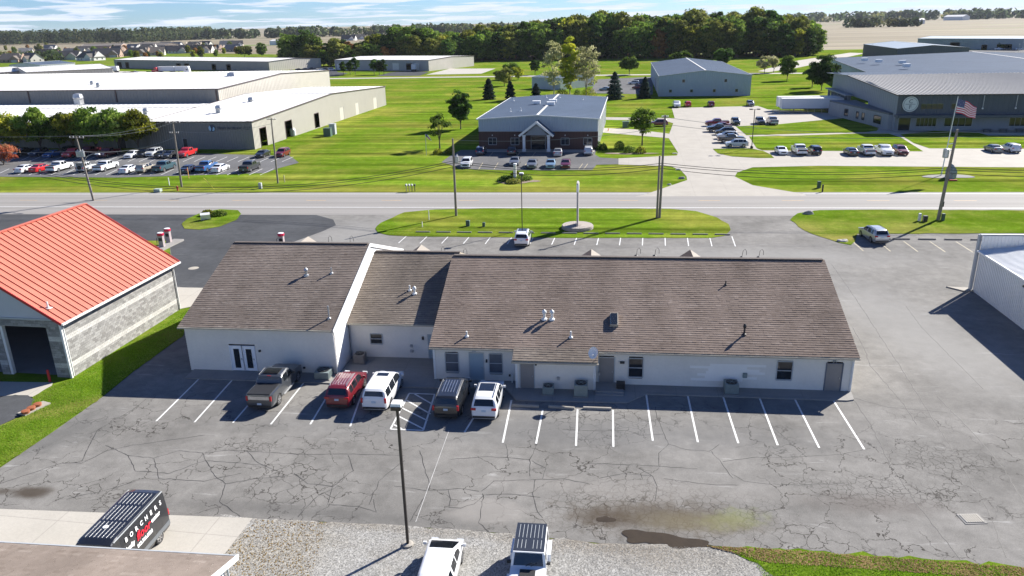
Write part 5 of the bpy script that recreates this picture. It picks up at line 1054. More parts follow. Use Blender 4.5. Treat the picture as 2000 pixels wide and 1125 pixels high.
def ex_pick(cover=True,col=None,toolbox=False,chrome=False):
    def f(P,K,T):
        W=K['W']/2
        if cover: P('bed_cover').box((0,-1.98,1.365),(1.68,1.75,.03),TRIMB)
        else:
            P('bed').box((0,-1.98,1.358),(1.62,1.7,.012),TRIMB)
        for s in (-1,1):
            P('running_board').bar((s*(W-.03),-.9,.42),(s*(W-.03),.95,.42),.16,.06,STEEL if chrome else TRIMB)
        P('tailgate_panel').box((0,-2.925,1.08),(1.55,.03,.26),CHROME if chrome else TRIMB)
        if chrome:
            P('roof_glass').box((0,-.15,1.94),(1.15,.9,.02),CGLASS)
            for s in (-1,1): P('door_handle').bar((s*(W+.0),-.2,1.15),(s*(W+.0),0,1.15),.03,.03,CHROME); P('roof_edge').tube([(s*.83,-.7,1.86),(s*.83,.4,1.9)],.025,5,CHROME)
            P('brake_light').box((0,-.86,1.85),(.28,.03,.05),TAIL)
    return f
def ex_jeep(P,K,T):
    for s in (-1,1):
        for w0 in K['wy']: P('fender').box((s*.88,w0,.93),(.26,1.1,.07),PWHITE); P('fender').bar((s*.88,w0-.55,.93),(s*.88,w0-.68,.65),.26,.06,PWHITE); P('fender').bar((s*.88,w0+.55,.93),(s*.88,w0+.68,.65),.26,.06,PWHITE)
    P('hardtop').box((0,-.85,1.865),(1.5,2.15,.05),PAINT['charcoal'])
    for i in range(7): P('roof_rib').bar(((i-3)*.19,-1.8,1.895),((i-3)*.19,-.75,1.895),.02,.015,TRIMG)
    for i in (-3,-2,-1,1,2,3): P('roof_rib').bar((i*.19,-.6,1.895),(i*.19,.05,1.895),.02,.015,TRIMG)
    P('hood_panel').box((0,1.25,1.215),(.75,.9,.03),TRIMB,rx=-.09)
    for s in (-1,1): P('wiper').bar((s*.12,.62,1.3),(s*.12-.3,.5,1.4),.02,.02,TRIMB)
    P('spare_wheel').tube([(0,-2.05,1.0),(0,-2.28,1.0)],.38,16,TIRE); P('windshield_frame').bar((-.75,.26,1.84),(.75,.26,1.84),.08,.06,PWHITE)
BLSIDE=M('grey_cladding',(.12,.13,.14),.6,0,.05)
def ex_van(P,K,T):
    for i in range(7):
        for a,b in ((-2.5,-1.55),(-1.4,-.2),(-.05,1.2)): P('roof_rib').bar(((i-3)*.22,a,2.705),((i-3)*.22,b,2.705),.016,.012,STEEL)
    P('roof_hatch').lathe((.1,.4,2.7),[(.14,0),(.14,.03),(.1,.04)],14,WHITEM)
    for s in (-1,1): P('lower_cladding').bar((s*1.0,-3.0,.62),(s*1.0,2.6,.62),.05,.24,BLSIDE); P('side_gutter').bar((s*.93,-2.9,2.58),(s*.93,1.4,2.58),.04,.04,TRIMG)
PK='parked vehicles beside the office'
ex=assemble('pickup',PAINT['gunmetal'],'dark grey pickup truck with a covered bed and chrome tailgate parked at the siding','pickup truck',ex_pick(True,None,False,True)); CAR0=ex
def park(o,px,py,hd=0,front=False,K=None,z=.0):
    g=G(px,py); L_=K['L']/2; d=Vector((math.sin(R(hd)),math.cos(R(hd)),0)); c=g+d*(L_+.05); o.location=(c.x,c.y,z); o.rotation_euler=(0,0,-R(hd)); return o
park(ex,508,805,0,K=KIND['pickup'])
park(assemble('suv',PAINT['darkred'],'dark red suv with silver roof rails beside the white wagon','suv',ex_rails(6,False,True)),659,803,0,K=KIND['suv'])
park(assemble('minivan',PWHITE,'white minivan with small sunroof and black rear window between red suv and hatched bay','minivan',lambda P,K,T: P('sunroof').box((0,.15,T(.15)+.008),(.85,.5,.02),CGLASS)),731,808,0,K=KIND['minivan'])
park(assemble('minivan',PAINT['black'],'black minivan with chrome roof ribs and rails parked beside the hatched bay','minivan',ex_rails(5,False,True)),871,823,0,K=KIND['minivan'])
park(assemble('suv',PWHITE,'white suv with a wide glass sunroof parked right of the black minivan','suv',ex_rails(0,True,False)),945,826,0,K=KIND['suv'])
o=assemble('hatch',PWHITE,'white hatchback cut off by the bottom edge on the gravel','car'); g=G(875,1058,.6); o.location=(g.x,g.y-2.15,0)
o=assemble('jeep',PWHITE,'boxy white off-roader with a black hardtop parked on the gravel','off-roader',ex_jeep); g=G(1040,1021,1.86); o.location=(g.x,g.y-2.0,0); o.rotation_euler=(0,0,math.pi)
vn=assemble('van',PAINT['black'],'tall black cargo van with white and red lettering behind the bottom left roof','van',ex_van); vx,vy=-23.95,29.75; vn.location=(vx,vy,0); vn.rotation_euler=(0,0,math.pi)
ROOT[vn.name]=Matrix()  # lettering is laid out in the van's own frame, on its left flank
WLET=M('white_lettering',(.75,.75,.75),.5,0,.02); RLET=M('red_lettering',(.62,.01,.03),.5,0,.02)
def vt(s,size,mt,y,z,**k):
    tz=(z-1.35)/1.35; x=-(1.01*(1-.10*max(0,tz)))-.03
    o=text(s,size,mt,(x,y,z),(0,-1,0),(.07,0,1),par=vn,top=vn,ext=.006,**k); return o
for i,c in enumerate('BORCHERS'): vt(c,.34,WLET,.55-i*.44,2.02,bold=.012)
vt('family',.30,WLET,.42,1.55,bold=.02,name='lettering'); vt('floor',.62,RLET,-.75,1.5,ital=.3,bold=.012); vt('center',.30,WLET,-1.9,1.62,bold=.02); vt('812.386.8828',.25,WLET,-.75,1.16,bold=.016)
wsuv=assemble('suv',PWHITE,'white suv alone in the front parking row by the grass island','suv',ex_rails(0,True,True)); park(wsuv,1018,484,0,K=KIND['suv'])
ssuv=assemble('suv',PAINT['silver'],'silver suv parked beside the right lawn','suv',ex_rails(0,False,False)); park(ssuv,1722,478,-6,K=KIND['suv'])
# distant vehicles: one light build of each kind, copied with their parts
PROTO={}; FARSET=[]
def proto(kind,ex_=None,key=None): 
    key=key or kind; o=assemble(kind,PAINT['white'],'x','car',ex_,lite=True); PROTO[key]=o; return o
proto('sedan'); proto('suv',ex_rails(0,False,False)); proto('pickup',ex_pick(False)); proto('jeep',ex_jeep)
USED=set()
def car(kind,px,py,hd,col,label,group,cat=None):
    g=G(px,py); mt={PAINT['white']:PAINT[col]}; P=PROTO[kind]
    if kind not in USED:
        USED.add(kind); o=P
        def re(q,col=col):
            if q.data:
                for s_ in q.material_slots:
                    if s_.material==PAINT['white'] and col!='white': s_.link='OBJECT'; s_.material=PAINT[col]
            for c in CH_.get(q.name,[]): re(c,col)
        FARSET.append((o,re)); o.location=g; o.rotation_euler=(0,0,-R(hd)); o['label']=label; o['group']=group
    else: o=tree_copy(P,tuple(g),-R(hd),label,group,mats=mt)
    o['category']=cat or {'sedan':'car','suv':'suv','minivan':'minivan','pickup':'pickup truck','jeep':'off-roader'}[kind]; return o
g1='cars in front of the brick office'
T1=[('suv',940,301,0,'navy','dark blue suv, leftmost of the back row at the brick office'),('suv',1001,301,0,'black','black suv just left of the white portico'),('sedan',1090,303,0,'silver','silver car right of the portico'),('suv',1149,301,0,'greywhite','pale suv at the right end of the brick office row'),
('suv',912,325,180,'white','white suv facing the road at the left of the front row by the brick office'),('sedan',1006,321,180,'grey','grey car behind the small sign shrubs'),('sedan',1040,326,180,'grey','grey car second in the front row right of the shrubs'),('sedan',1076,326,180,'lightblue','light blue car in the front row at the brick office'),('sedan',1105,326,180,'maroon','maroon car at the right end of the front row by the brick office')]
for t in T1: car(*t[:5],t[5],g1)
g2='cars on the concrete lot by the dark building'
T2=[('pickup',1321,209,180,'white','white pickup at the far left of the concrete lot'),('suv',1343,208,0,'red','small red suv right of the white pickup at the far edge of the lot'),('suv',1388,208,0,'maroon','dark maroon suv alone at the far edge of the lot'),('suv',1465,207,180,'grey','grey suv at the right end of the far edge of the lot'),
('pickup',1400,246,-90,'darkred','dark red pickup, farthest of the sideways row'),('sedan',1408,250,-90,'maroon','dark maroon car behind the black truck in the sideways row'),('pickup',1404,257,-90,'black','black pickup third in the sideways row'),('suv',1416,263,-90,'black','black suv fourth in the sideways row'),('suv',1420,271,-90,'greywhite','pale suv partly hidden behind the charcoal pickup'),('pickup',1428,278,90,'charcoal','charcoal pickup next to the white crossover'),('suv',1438,287,-90,'greywhite','pale blue white crossover, nearest of the sideways row'),
('suv',1436,243,180,'charcoal','dark suv facing the road at the lot corner'),('suv',1484,242,180,'charcoal','dark suv left of the silver pickup near the lamp post'),('pickup',1508,242,0,'silver','silver pickup showing its tailgate near the lamp post'),
('sedan',1525,300,180,'white','white car, leftmost of the kerb row'),('pickup',1560,300,0,'white','white covered pickup second in the kerb row'),('suv',1590,300,0,'black','black suv third in the kerb row'),('sedan',1661,302,0,'charcoal','dark car before the two white pickups'),('pickup',1691,301,0,'white','white pickup with open bed seen from behind'),('pickup',1725,301,180,'white','white pickup facing the road beside the maroon suv'),('suv',1757,301,180,'maroon','maroon suv at the right end of the middle kerb group'),('sedan',1939,296,0,'grey','grey car at the right kerb'),('suv',1973,296,0,'white','white suv at the far right kerb'),
('suv',1286,246,-90,'maroon','dark red suv behind the small round tree')]
for t in T2: car(*t[:5],t[5],g2)
g3='cars in the long left parking lot'
T3=[('suv',22,301,180,'red','bright red vehicle at the far left behind the autumn shrub'),('pickup',45,304,180,'black','black pickup first in the shaded row under the trees'),('suv',77,304,180,'navy','dark blue suv in the shaded row'),('sedan',104,306,180,'blue','bright blue car in the shaded row'),('suv',133,301,180,'charcoal','dark suv behind the red pickup near the leaning pole'),('pickup',146,306,180,'red','bright red pickup left of the leaning pole'),('pickup',176,302,180,'maroon','maroon pickup just right of the leaning pole'),('pickup',213,305,180,'maroon','dark maroon pickup with open bed in the shaded row'),('sedan',261,307,180,'white','white car in the back row below the trees'),('suv',285,305,180,'black','black suv right of the white car'),('suv',302,304,180,'greywhite','pale suv half hidden behind the black cars'),('sedan',317,307,180,'black','black car in the back row left of the second pole'),('sedan',334,307,180,'charcoal','charcoal car just left of the second pole'),('pickup',367,305,180,'red','large bright red pickup right of the second pole'),
('sedan',514,306,180,'black','black car beside the dark red suv at the lot end'),('suv',553,305,180,'darkred','dark red suv at the right end of the lot'),
('sedan',52,335,0,'white','white car first in the near row'),('sedan',80,334,0,'red','red car between the white car and the white pickup'),('pickup',118,333,0,'white','big white pickup in the near row'),('jeep',170,334,0,'greywhite','boxy pale off-roader behind the leaning pole'),('pickup',208,332,0,'white','white pickup right of the leaning pole'),('sedan',253,336,0,'white','white car beside the beige suv'),('suv',286,335,0,'beige','beige suv with dark rear in the near row'),('pickup',322,333,0,'teal','dark teal pickup left of the second pole in the near row'),('sedan',371,336,0,'navy','navy car right of the second pole'),('pickup',405,333,0,'blue','blue pickup beside the white coupe'),('sedan',431,334,0,'white','white coupe right of the blue pickup'),('pickup',489,333,0,'charcoal','charcoal pickup alone at the right of the near row')]
for t in T3: car(*t[:5],t[5],g3)
g4='small cars by the far warehouses'; nn_=['first','second','third','fourth','fifth','sixth','seventh','eighth','ninth','tenth','eleventh','twelfth']
for i,(px,py,c) in enumerate([(571,141,'charcoal'),(584,138,'black'),(597,137,'navy'),(610,136,'charcoal'),(604,142,'teal'),(612,141,'silver'),(620,139.5,'white'),(629,138.5,'lightblue'),(636,137,'black'),(649,138,'white')]): car('sedan' if i!=9 else 'suv',px,py,70,c,nn_[i]+' small parked car from the left at the far dark lot',g4)
for i,(px,py,c) in enumerate([(232,146,'silver'),(238,146,'black'),(245,145,'navy'),(252,145,'black'),(259,144,'maroon'),(265,143,'white'),(366,150,'charcoal'),(383,151,'black'),(398,149,'silver'),(406,147,'black'),(413,145,'navy'),(433,143,'maroon')]): car('sedan',px,py,60,c,nn_[i]+' tiny car from the left in the far loading yard','tiny cars in the loading yard')
for i,(px,py,c,k) in enumerate([(1238,165,'white','suv'),(1182,177,'lightblue','sedan'),(1246,174,'darkred','suv'),(1950,98,'white','pickup'),(1968,98,'charcoal','suv'),(1990,98,'white','suv')]): car(k,px,py,-80 if i<3 else 90,c,['small white suv left of the pale blue building','light blue car half behind the dark conifer','dark red suv behind the conifer at the blue building','white truck by the far strip window office','dark suv by the far strip window office','white suv at the far right strip window office'][i],'far parked cars')
# the first of each kind takes its own colour once all its copies are made
for o,re in FARSET: re(o)
# ---------------- poles, wires, signs, small street things ----------------
WOOD=M('weathered_pole_wood',(.22,.19,.16),.85,0,.2,2); WIRE=M('cable',(.03,.03,.032),.6,0,.05); WIREL=M('aluminium_cable',(.30,.31,.32),.4,.5,.05)
def upole(px,py,h,label,lean=(0,0),arms=(),tr=0,lamp=False,r=.16,group='utility poles along the road'):
    g=G(px,py); o=root('utility_pole',tuple(g),0,label,'utility pole',group); t=g+Z3(lean[0],lean[1],h); k=MB(); k.tube([g,g.lerp(t,.5),t],[r*1.15,r,r*.72],9,WOOD); bw(k,'pole',None,o)
    for hz,w_ in arms:
        c=g.lerp(t,hz/h); k=MB(); k.box(c+Z3(0,.05,0),(w_,.1,.1),WOOD); bw(k,'crossarm',None,o)
        for s_ in (-.95,-.45,.45,.95): k=MB(); k.lathe(c+Z3(s_*w_/2,.05,.04),[(.05,0),(.07,.1),(.04,.2)],6,WHITEM); bw(k,'insulator',None,o)
    for i in range(tr):
        c=g.lerp(t,.74)+Z3((-.42,.42,0)[i] if tr>1 else .42,-.1 if tr>1 else 0,0); k=MB(); k.lathe(c,[(.26,-.5),(.28,-.45),(.28,.4),(.1,.5)],12,STEEL); k.lathe(c+Z3(.1,0,.48),[(.04,0),(.05,.22),(.02,.24)],6,WHITEM); bw(k,'transformer',None,o)
    if lamp:
        c=g.lerp(t,.6); k=MB(); k.tube([c,c+Z3(.9,-.1,1.0),c+Z3(2.0,-.2,1.4),c+Z3(2.6,-.25,1.45)],.05,6,STEEL); bw(k,'lamp_arm',None,o); k=MB(); k.box(c+Z3(2.9,-.28,1.42),(.8,.3,.16),WHITEM,taper=.8); bw(k,'lamp_head',None,o)
    return g,t
P1=upole(183,392,10.3,'leaning wooden pole with three grey transformers and a street lamp behind the red roof',(-.9,.2),[(10.1,2.4)],3,True)
P2=upole(355,365,11.3,'second wooden pole with two crossarms in front of the beige suv row',(.3,0),[(11.0,2.6),(9.3,1.6)])
P3=upole(543,358,11.4,'slender wooden pole at the right end of the long left lot',(.2,0),[(11.1,1.6)],0,False,.14)
P4=upole(891,422,11.0,'grey pole with one transformer at the left end of the grass island',(0,0),[],1)
P5=upole(1288,426,14.0,'tall pole on the right part of the grass island',(.15,0),[(13.7,.8)]); 
g=P5[0]; q=root('utility_pole',tuple(g+Z3(-.35,.1,0)),0,'shorter pole lashed to the tall pole on the grass island','utility pole','utility poles along the road'); k=MB(); k.tube([g+Z3(-.35,.1,.0),g+Z3(-.32,.1,8.6)],[.16,.12],8,WOOD); bw(k,'pole',None,q)
P6=upole(1832,430,11.9,'thick brown leaning pole near the flag at the right',(.5,0),[],0,False,.2)
k=MB(); k.box(P6[0]+Z3(.25,0,2.2),(.25,.3,.7),BLK); tag(k.build('utility_box'),'black box strapped low on the thick leaning pole','box')
P6g=P6[0].lerp(P6[1],.78); q=root('transformer',tuple(P6g),0,'grey transformer can mounted beside the thick leaning pole','transformer'); k=MB(); k.lathe(P6g+Z3(-.75,.1,-.4),[(.34,-.6),(.36,-.5),(.36,.5),(.15,.6)],14,STEEL); bw(k,'tank',None,q); k=MB(); k.bar(P6g+Z3(-.75,.1,.7),P6g+Z3(.1,0,.9),.08,.08,STEEL); k.bar(P6g+Z3(-.75,.1,-.2),P6g,.06,.06,STEEL); bw(k,'bracket',None,q)
def wire(a,b,sag,label,mat=WIREL,r=.022,n=14):
    a,b=Vector(a),Vector(b); k=MB(); k.tube([a.lerp(b,i/n)-Z3(0,0,sag*4*(i/n)*(1-i/n)) for i in range(n+1)],r,4,mat); return tag(k.build('power_cable'),label,'cable','overhead cables')
def up(p,z): return p[0].lerp(p[1],z/(p[1].z))
wire(P1[1]+Z3(-1,0,.1),P2[1]+Z3(-1.1,0,.1),.7,'left of two upper cables between the leaning lamp pole and the second pole'); wire(P1[1]+Z3(1,0,.1),P2[1]+Z3(1.1,0,.1),.8,'right of two upper cables between the leaning lamp pole and the second pole'); wire(up(P1,8),up(P2,8.6),1.0,'lower cable from the transformers to the second pole',WIREL,.03)
for i,dz in enumerate((.1,-1.7)): wire(P2[1]+Z3(0,0,dz),P3[1]+Z3(0,0,dz*.6),.7,['upper','lower'][i]+' cable from the second pole to the slender pole')
wire(P1[1]+Z3(-1,0,.1),(-150,128,10.5),.8,'upper cable running left out of the picture'); wire(up(P1,8),(-150,125,8),.9,'lower cable running left out of the picture')
for i,(z1,z2,s_) in enumerate(((7.9,7.2,.9),(7.6,6.9,.9),(7.1,6.5,1.1))):
    wire(up(P4,z1),(-84,106,z1-1.8),3.1,['upper','middle','lower'][i]+' black telephone cable left of the grass island pole',WIRE,.035,20)
    wire(up(P4,z1),up(P5,z2+.4),s_,['upper','middle','lower'][i]+' black telephone cable between the grass island poles',WIRE,.035)
    wire(up(P5,z2+.4),up(P6,z2-.2),s_,['upper','middle','lower'][i]+' black telephone cable from the tall pole to the thick pole',WIRE,.035); wire(up(P6,z2-.2),(80,106,z2-.4),s_*.6,['upper','middle','lower'][i]+' black telephone cable at the right edge',WIRE,.035)
wire(up(P4,10.8),up(P5,12.4),.8,'pale cable crossing in front of the brick office'); wire(up(P5,13.7),up(P6,11.6),.9,'upper pale cable towards the thick pole'); wire(up(P5,12.8),up(P6,11.0),.9,'lower pale cable towards the thick pole'); wire(up(P6,11.6),(90,107,12),.8,'upper pale cable leaving at the right'); wire(up(P6,11.0),(90,107,11.2),.8,'lower pale cable leaving at the right')
g=P2[0]; k=MB(); k.tube([up(P2,7),g+Z3(7,-2,0)],.012,4,WIREL); k.tube([g.lerp(g+Z3(7,-2,0),.72)+Z3(0,0,1.9),g+Z3(7,-2,0)],.04,5,M('yellow_guard',(.6,.5,.02),.5)); tag(k.build('guy_wire'),'guy wire with a yellow guard on the grass by the second pole','cable')
# light poles
def lpole(px,py,h,label,head=1,base=True,mat=None,w_=.1,pz=None,dbl=False):
    g=G(px,py); o=root('light_pole',tuple(g),0,label,'light pole','light poles'); mat=mat or M('bronze_pole',(.035,.03,.027),.5,.3,.05); k=MB(); k.box(g+Z3(0,0,h/2),(w_,w_,h),mat); bw(k,'pole',None,o)
    if base: k=MB(); k.lathe(g,[(.3,0),(.3,.5 if dbl else .12),(.2,.55 if dbl else .15)],12,CONC if not dbl else BLK); bw(k,'base',None,o)
    if head: 
        k=MB()
        for s_ in ((-1,1) if dbl else (0,)): k.box(g+Z3(s_*.75,-.08 if not dbl else 0,h+.05),(.62 if dbl else .5,.5,.2),mat)
        bw(k,'lamp_head',None,o)
        k=MB(); k.box(g+Z3(0,-.02,h+.2),(.56,.56,.18),WHITEM,taper=.85); bw(k,'lamp_cover',None,o) if not dbl else k
        if dbl: k=MB(); k.bar(g+Z3(-.9,0,h),g+Z3(.9,0,h),.08,.06,mat); bw(k,'arm',None,o)
    return o
lpole(797,1065,8.2,'tall dark square light pole with a white topped head standing in the gravel edge',w_=.13); lpole(1020,450,7.4,'slim light pole behind the lone white suv',w_=.1); lpole(1468,290,8.0,'twin headed light pole on the small lawn island by the concrete lot',dbl=True,w_=.14)
lpole(1985,121,9,'pale light pole far right beyond the grey roofs',mat=STEEL,dbl=False,base=False); lpole(1913,95.5,8,'thin pale pole before the strip window office',mat=STEEL,base=False)
# sign post in a round paved base
g=G(1128,446); o=root('sign_tower',tuple(g),0,'tall narrow pale sign seen edge-on in a round stone base','sign'); k=MB(); k.box(g+Z3(0,0,3.1),(.24,1.7,6.2),M('sign_beige',(.42,.39,.38),.6,0,.05)); bw(k,'panel',None,o); k=MB(); k.box(g+Z3(0,0,5.55),(.3,1.9,1.0),WHITEM); bw(k,'cabinet',None,o)
PAV=M('paver_stone',(.36,.32,.28),.85,0,.15,3); o=root('paved_circle',tuple(g),0,'round raised paver base around the narrow sign','paving'); k=MB(); k.lathe(g,[(2.0,0),(2.0,.42),(1.9,.43)],36,MORT); bw(k,'base',None,o); pb=MB()
for r in range(5):
    rr=.35+r*.37; n=max(5,int(2*math.pi*rr/.55))
    for i in range(n):
        a=2*math.pi*(i+.5*(r%2))/n
        if abs(math.cos(a)*rr)<.2 and abs(math.sin(a)*rr)<.9: continue
        k=MB(); k.box((0,0,0),(.33,2*math.pi*rr/n-.03,.06),PAV); me=k.make('paver'); q=ob('paver',me,o,(rr*math.cos(a),rr*math.sin(a),.46),a)
k=MB()
for lv in range(2):
    n=26
    for i in range(n): a=2*math.pi*(i+.5*lv)/n; k.box(g+Z3(2.02*math.cos(a),2.02*math.sin(a),.1+lv*.2),(.12,.46,.185),PAV,rz=a)
bw(k,'wall_stones',None,o,kind='stuff')
# kerb stops along the island and right lawn
for k_ in range(15):
    x=-22.8+k_*2.76
    k=MB(); k.box((x,95.35,.09),(1.9,.18,.14),CONCG); k.box((x,95.35,.17),(1.85,.1,.03),CONCG); tag(k.build('wheel_stop'),'concrete wheel stop in the row along the grass island','wheel stop','wheel stops along the grass island')
for k_ in range(6):
    x=33.9+k_*3; k=MB(); k.box((x,94.0,.09),(2.0,.18,.14),CONCG); k.box((x,94,.17),(1.95,.1,.03),CONCG); tag(k.build('wheel_stop'),'concrete wheel stop in the row along the right lawn','wheel stop','wheel stops along the right lawn')
# flagpole with flag, rock and pebble bed
g=G(1838,343); FH=12.8; o=root('flagpole',tuple(g),0,'tall white flagpole in a pebble bed','flagpole'); tp=g+Z3(.6,0,FH); k=MB(); k.tube([g,tp],[.1,.05],10,WHITEM); bw(k,'pole',None,o); k=MB(); k.lathe(tp,[(.02,0),(.1,.08),(.1,.16),(.02,.24)],8,STEEL); bw(k,'finial',None,o)
FR,FW,FB=M('flag_red',(.55,.015,.06),.7,0,.03),M('flag_white',(.72,.72,.74),.7,0,.03),M('flag_blue',(.03,.045,.16),.7,0,.03)
fo=root('flag',tuple(tp),0,'red white and blue flag with stripes waving to the right','flag'); Wf,Hf=3.6,2.3; nu,nv=26,13
def fp(u,v): 
    x=u*Wf*.86; return tp+Z3(.05+x,-.25*math.sin(u*6.5+v*.8)*u,-.1-v*Hf*(1-.12*u)-1.35*u**1.3-.14*math.sin(u*9+v*2)*u)
ks={'stripe':MB(),'canton':MB()}
cols=[FR,FW]
for j in range(nv):
    k=MB()
    for i in range(nu):
        u0,u1=i/nu,(i+1)/nu; inb=(u1<=.42 and j<7)
        (ks['canton'] if inb else k).face([fp(u0,(j+1)/nv),fp(u1,(j+1)/nv),fp(u1,j/nv),fp(u0,j/nv)],FB if inb else cols[j%2])
    bw(k,'stripe',None,fo)
bw(ks['canton'],'canton',None,fo); k=MB()
for r in range(5):
    for c in range(6):
        u=(.03+c*.066); v=(.05+r*.1); p=fp(u,v)+Z3(0,-.03,0); 
        V=[p+Z3(.055*(1 if q%2==0 else .42)*math.sin(q*math.pi/5),0,.055*(1 if q%2==0 else .42)*math.cos(q*math.pi/5)) for q in range(10)]; k.face(V,FW)
bw(k,'star',None,fo,kind='stuff')
blob('pebble_bed',(1852,345),3.9,1.7,.07,M('pebbles',(.10,.098,.095),.8,0,.5,4,obj=False),amp=.15)
def rock(px,py,s,label,z=0,mt=None,nm='boulder'):
    b=bmesh.new(); bmesh.ops.create_icosphere(b,subdivisions=3,radius=1); 
    for v in b.verts:
        n=v.co.normalized(); f=1+.16*math.sin(3.1*n.x+px)+.12*math.sin(5.3*n.y+py)+.1*math.sin(6.7*n.z+px*.3)+random.uniform(-.03,.03); v.co=Vector((n.x*s[0]*f,n.y*s[1]*f,max(-.1,n.z*s[2]*f)))
    me=bpy.data.meshes.new(nm); b.to_mesh(me); b.free(); me.materials.append(mt or M('grey_rock',(.30,.285,.26),.85,0,.3,2)); g=G(px,py); return ob(nm,me,None,(g.x,g.y,z),0,label,'rock')
rock(1856,348,(1.0,.8,2.1),'tall grey standing boulder in the pebble bed by the flagpole',0,M('speckled_rock',(.30,.31,.31),.8,0,.5,3)); k=MB(); g=G(1857,351); k.box(g+Z3(0,-.9,.12),(1.2,.25,.16),REDD); tag(k.build('flower_trough'),'low red planting strip at the foot of the standing boulder','planter')
rock(1577,418,(.75,.55,.45),'grey boulder at the left tip of the right lawn by the road'); rock(1645,472,(.6,.4,.32),'pale boulder at the lawn corner left of the silver suv',0,M('pale_rock',(.5,.47,.42),.85,0,.2,2)); rock(1331,349,(.5,.4,.4),'small grey boulder at the drive edge'); rock(1307,361,(.35,.3,.2),'small pale stone at the drive edge nearest the road',0,M('pale_rock')if 'pale_rock' in _MC else None); rock(1325,331,(.5,.35,.2),'flat pale stone on the lawn tip beyond the road',0,_MC.get('pale_rock')); rock(1318,300,(.45,.3,.2),'white stone at the corner of the lawn by the concrete drive',0,_MC.get('pale_rock'))
# pedestals, mailboxes, hydrant
GREENB=M('utility_green',(.05,.10,.075),.6,0,.1); 
def ped(px,py,s,mt,label,cat='utility box',nm='utility_pedestal',cap=True):
    g=G(px,py); o=root(nm,tuple(g),0,label,cat); k=MB(); k.box(g+Z3(0,0,s[2]/2),s,mt); bw(k,'body',None,o)
    k=MB(); k.box(g+Z3(0,0,s[2]+.03),(s[0]*1.15,s[1]*1.15,.07),mt,taper=.8); bw(k,'cap',None,o); return o
ped(1038 if 0 else 1795,432,(.3,.3,1.0),TRIMW,'white topped pedestal left of the thick pole'); ped(1806,433,(.5,.45,.75),BLK,'dark green box left of the thick pole'); ped(1841,431,(.35,.35,.9),GREENB,'dark green pedestal right of the thick pole'); ped(1599,367,(.5,.45,1.0),GREENB,'dark green utility box on the lawn beyond the road'); ped(1606,375,(.2,.2,1.1),BLK,'black mailbox post beside the green box across the road','mailbox','mailbox')
ped(914,442,(.5,.4,.75),GREENB,'larger grey green box on the grass island'); ped(945,443,(.35,.3,.55),GREENB,'smaller dark box on the grass island'); ped(838,430,(.09,.09,1.3),TRIMW,'taller white marker post at the left of the grass island','post','marker_post'); ped(825,444,(.1,.1,.7),TRIMW,'shorter white marker post at the left of the grass island','post','marker_post')
ped(309,375,(1.1,.8,.5),M('pale_green_box',(.36,.43,.36),.6),'low pale green box near the road at the left'); ped(509,368,(.5,.4,.9),TRIMG,'white pedestal beside the road left of the slender pole'); ped(331,362,(.1,.1,1.3),TRIMW,'white marker post left of the second pole','post','marker_post'); ped(556,356,(.12,.12,1.2),M('tan_post',(.35,.32,.2),.7),'tan marker post right of the slender pole','post','marker_post'); ped(369,348,(.1,.1,1.9),M('orange_post',(.6,.3,.12),.6),'orange topped white marker post at the lot edge','post','marker_post')
ped(641,266,(1.8,1.5,2.0),GREENB,'dark green transformer cabinet on the grass by the beige wall'); ped(651,262,(1.5,1.3,2.6),TRIMG,'taller pale cabinet next to the dark green one'); ped(1222,249,(1.6,1.2,1.5),GREENB,'dark green box on the grass right of the brick office')
for i,px in enumerate((794,799.5,805,810.5)):
    g=G(px,374); o=root('mailbox',tuple(g),0,['leftmost','second','third','rightmost'][i]+' mailbox of the row of four at the road','mailbox','row of mailboxes'); k=MB(); k.box(g+Z3(0,0,.5),(.1,.1,1.0),WOOD if i<2 else BLK); bw(k,'post',None,o); k=MB(); k.tube([g+Z3(0,-.25,1.12),g+Z3(0,.25,1.12)],.13,8,TRIMG if i<3 else BLK); k.box(g+Z3(0,0,1.02),(.24,.5,.12),TRIMG if i<3 else BLK); bw(k,'box',None,o)
g=G(347,372); o=root('fire_hydrant',tuple(g),0,'dark red fire hydrant at the roadside by the second pole','hydrant'); k=MB(); k.lathe(g,[(.16,0),(.16,.08),(.12,.1),(.12,.55),(.15,.6),(.1,.75),(.03,.82)],10,REDD); bw(k,'barrel',None,o); k=MB(); k.tube([g+Z3(-.2,0,.45),g+Z3(.2,0,.45)],.06,8,REDD); bw(k,'nozzle',None,o)
for i,px in enumerate((291,298)):
    g=G(px,252 if 0 else 0+250+0) if False else None
for i,(px,py) in enumerate([(573,266),(588,259)]):
    g=G(px,py); o=root('gas_tank',tuple(g),0,['left','right'][i]+' pale round tank at the foot of the beige warehouse wall','tank'); k=MB(); k.lathe(g,[(.6,.1),(.7,.3),(.7,1.6),(.4,2.0),(.1,2.1)],12,WHITEM); bw(k,'tank',None,o)
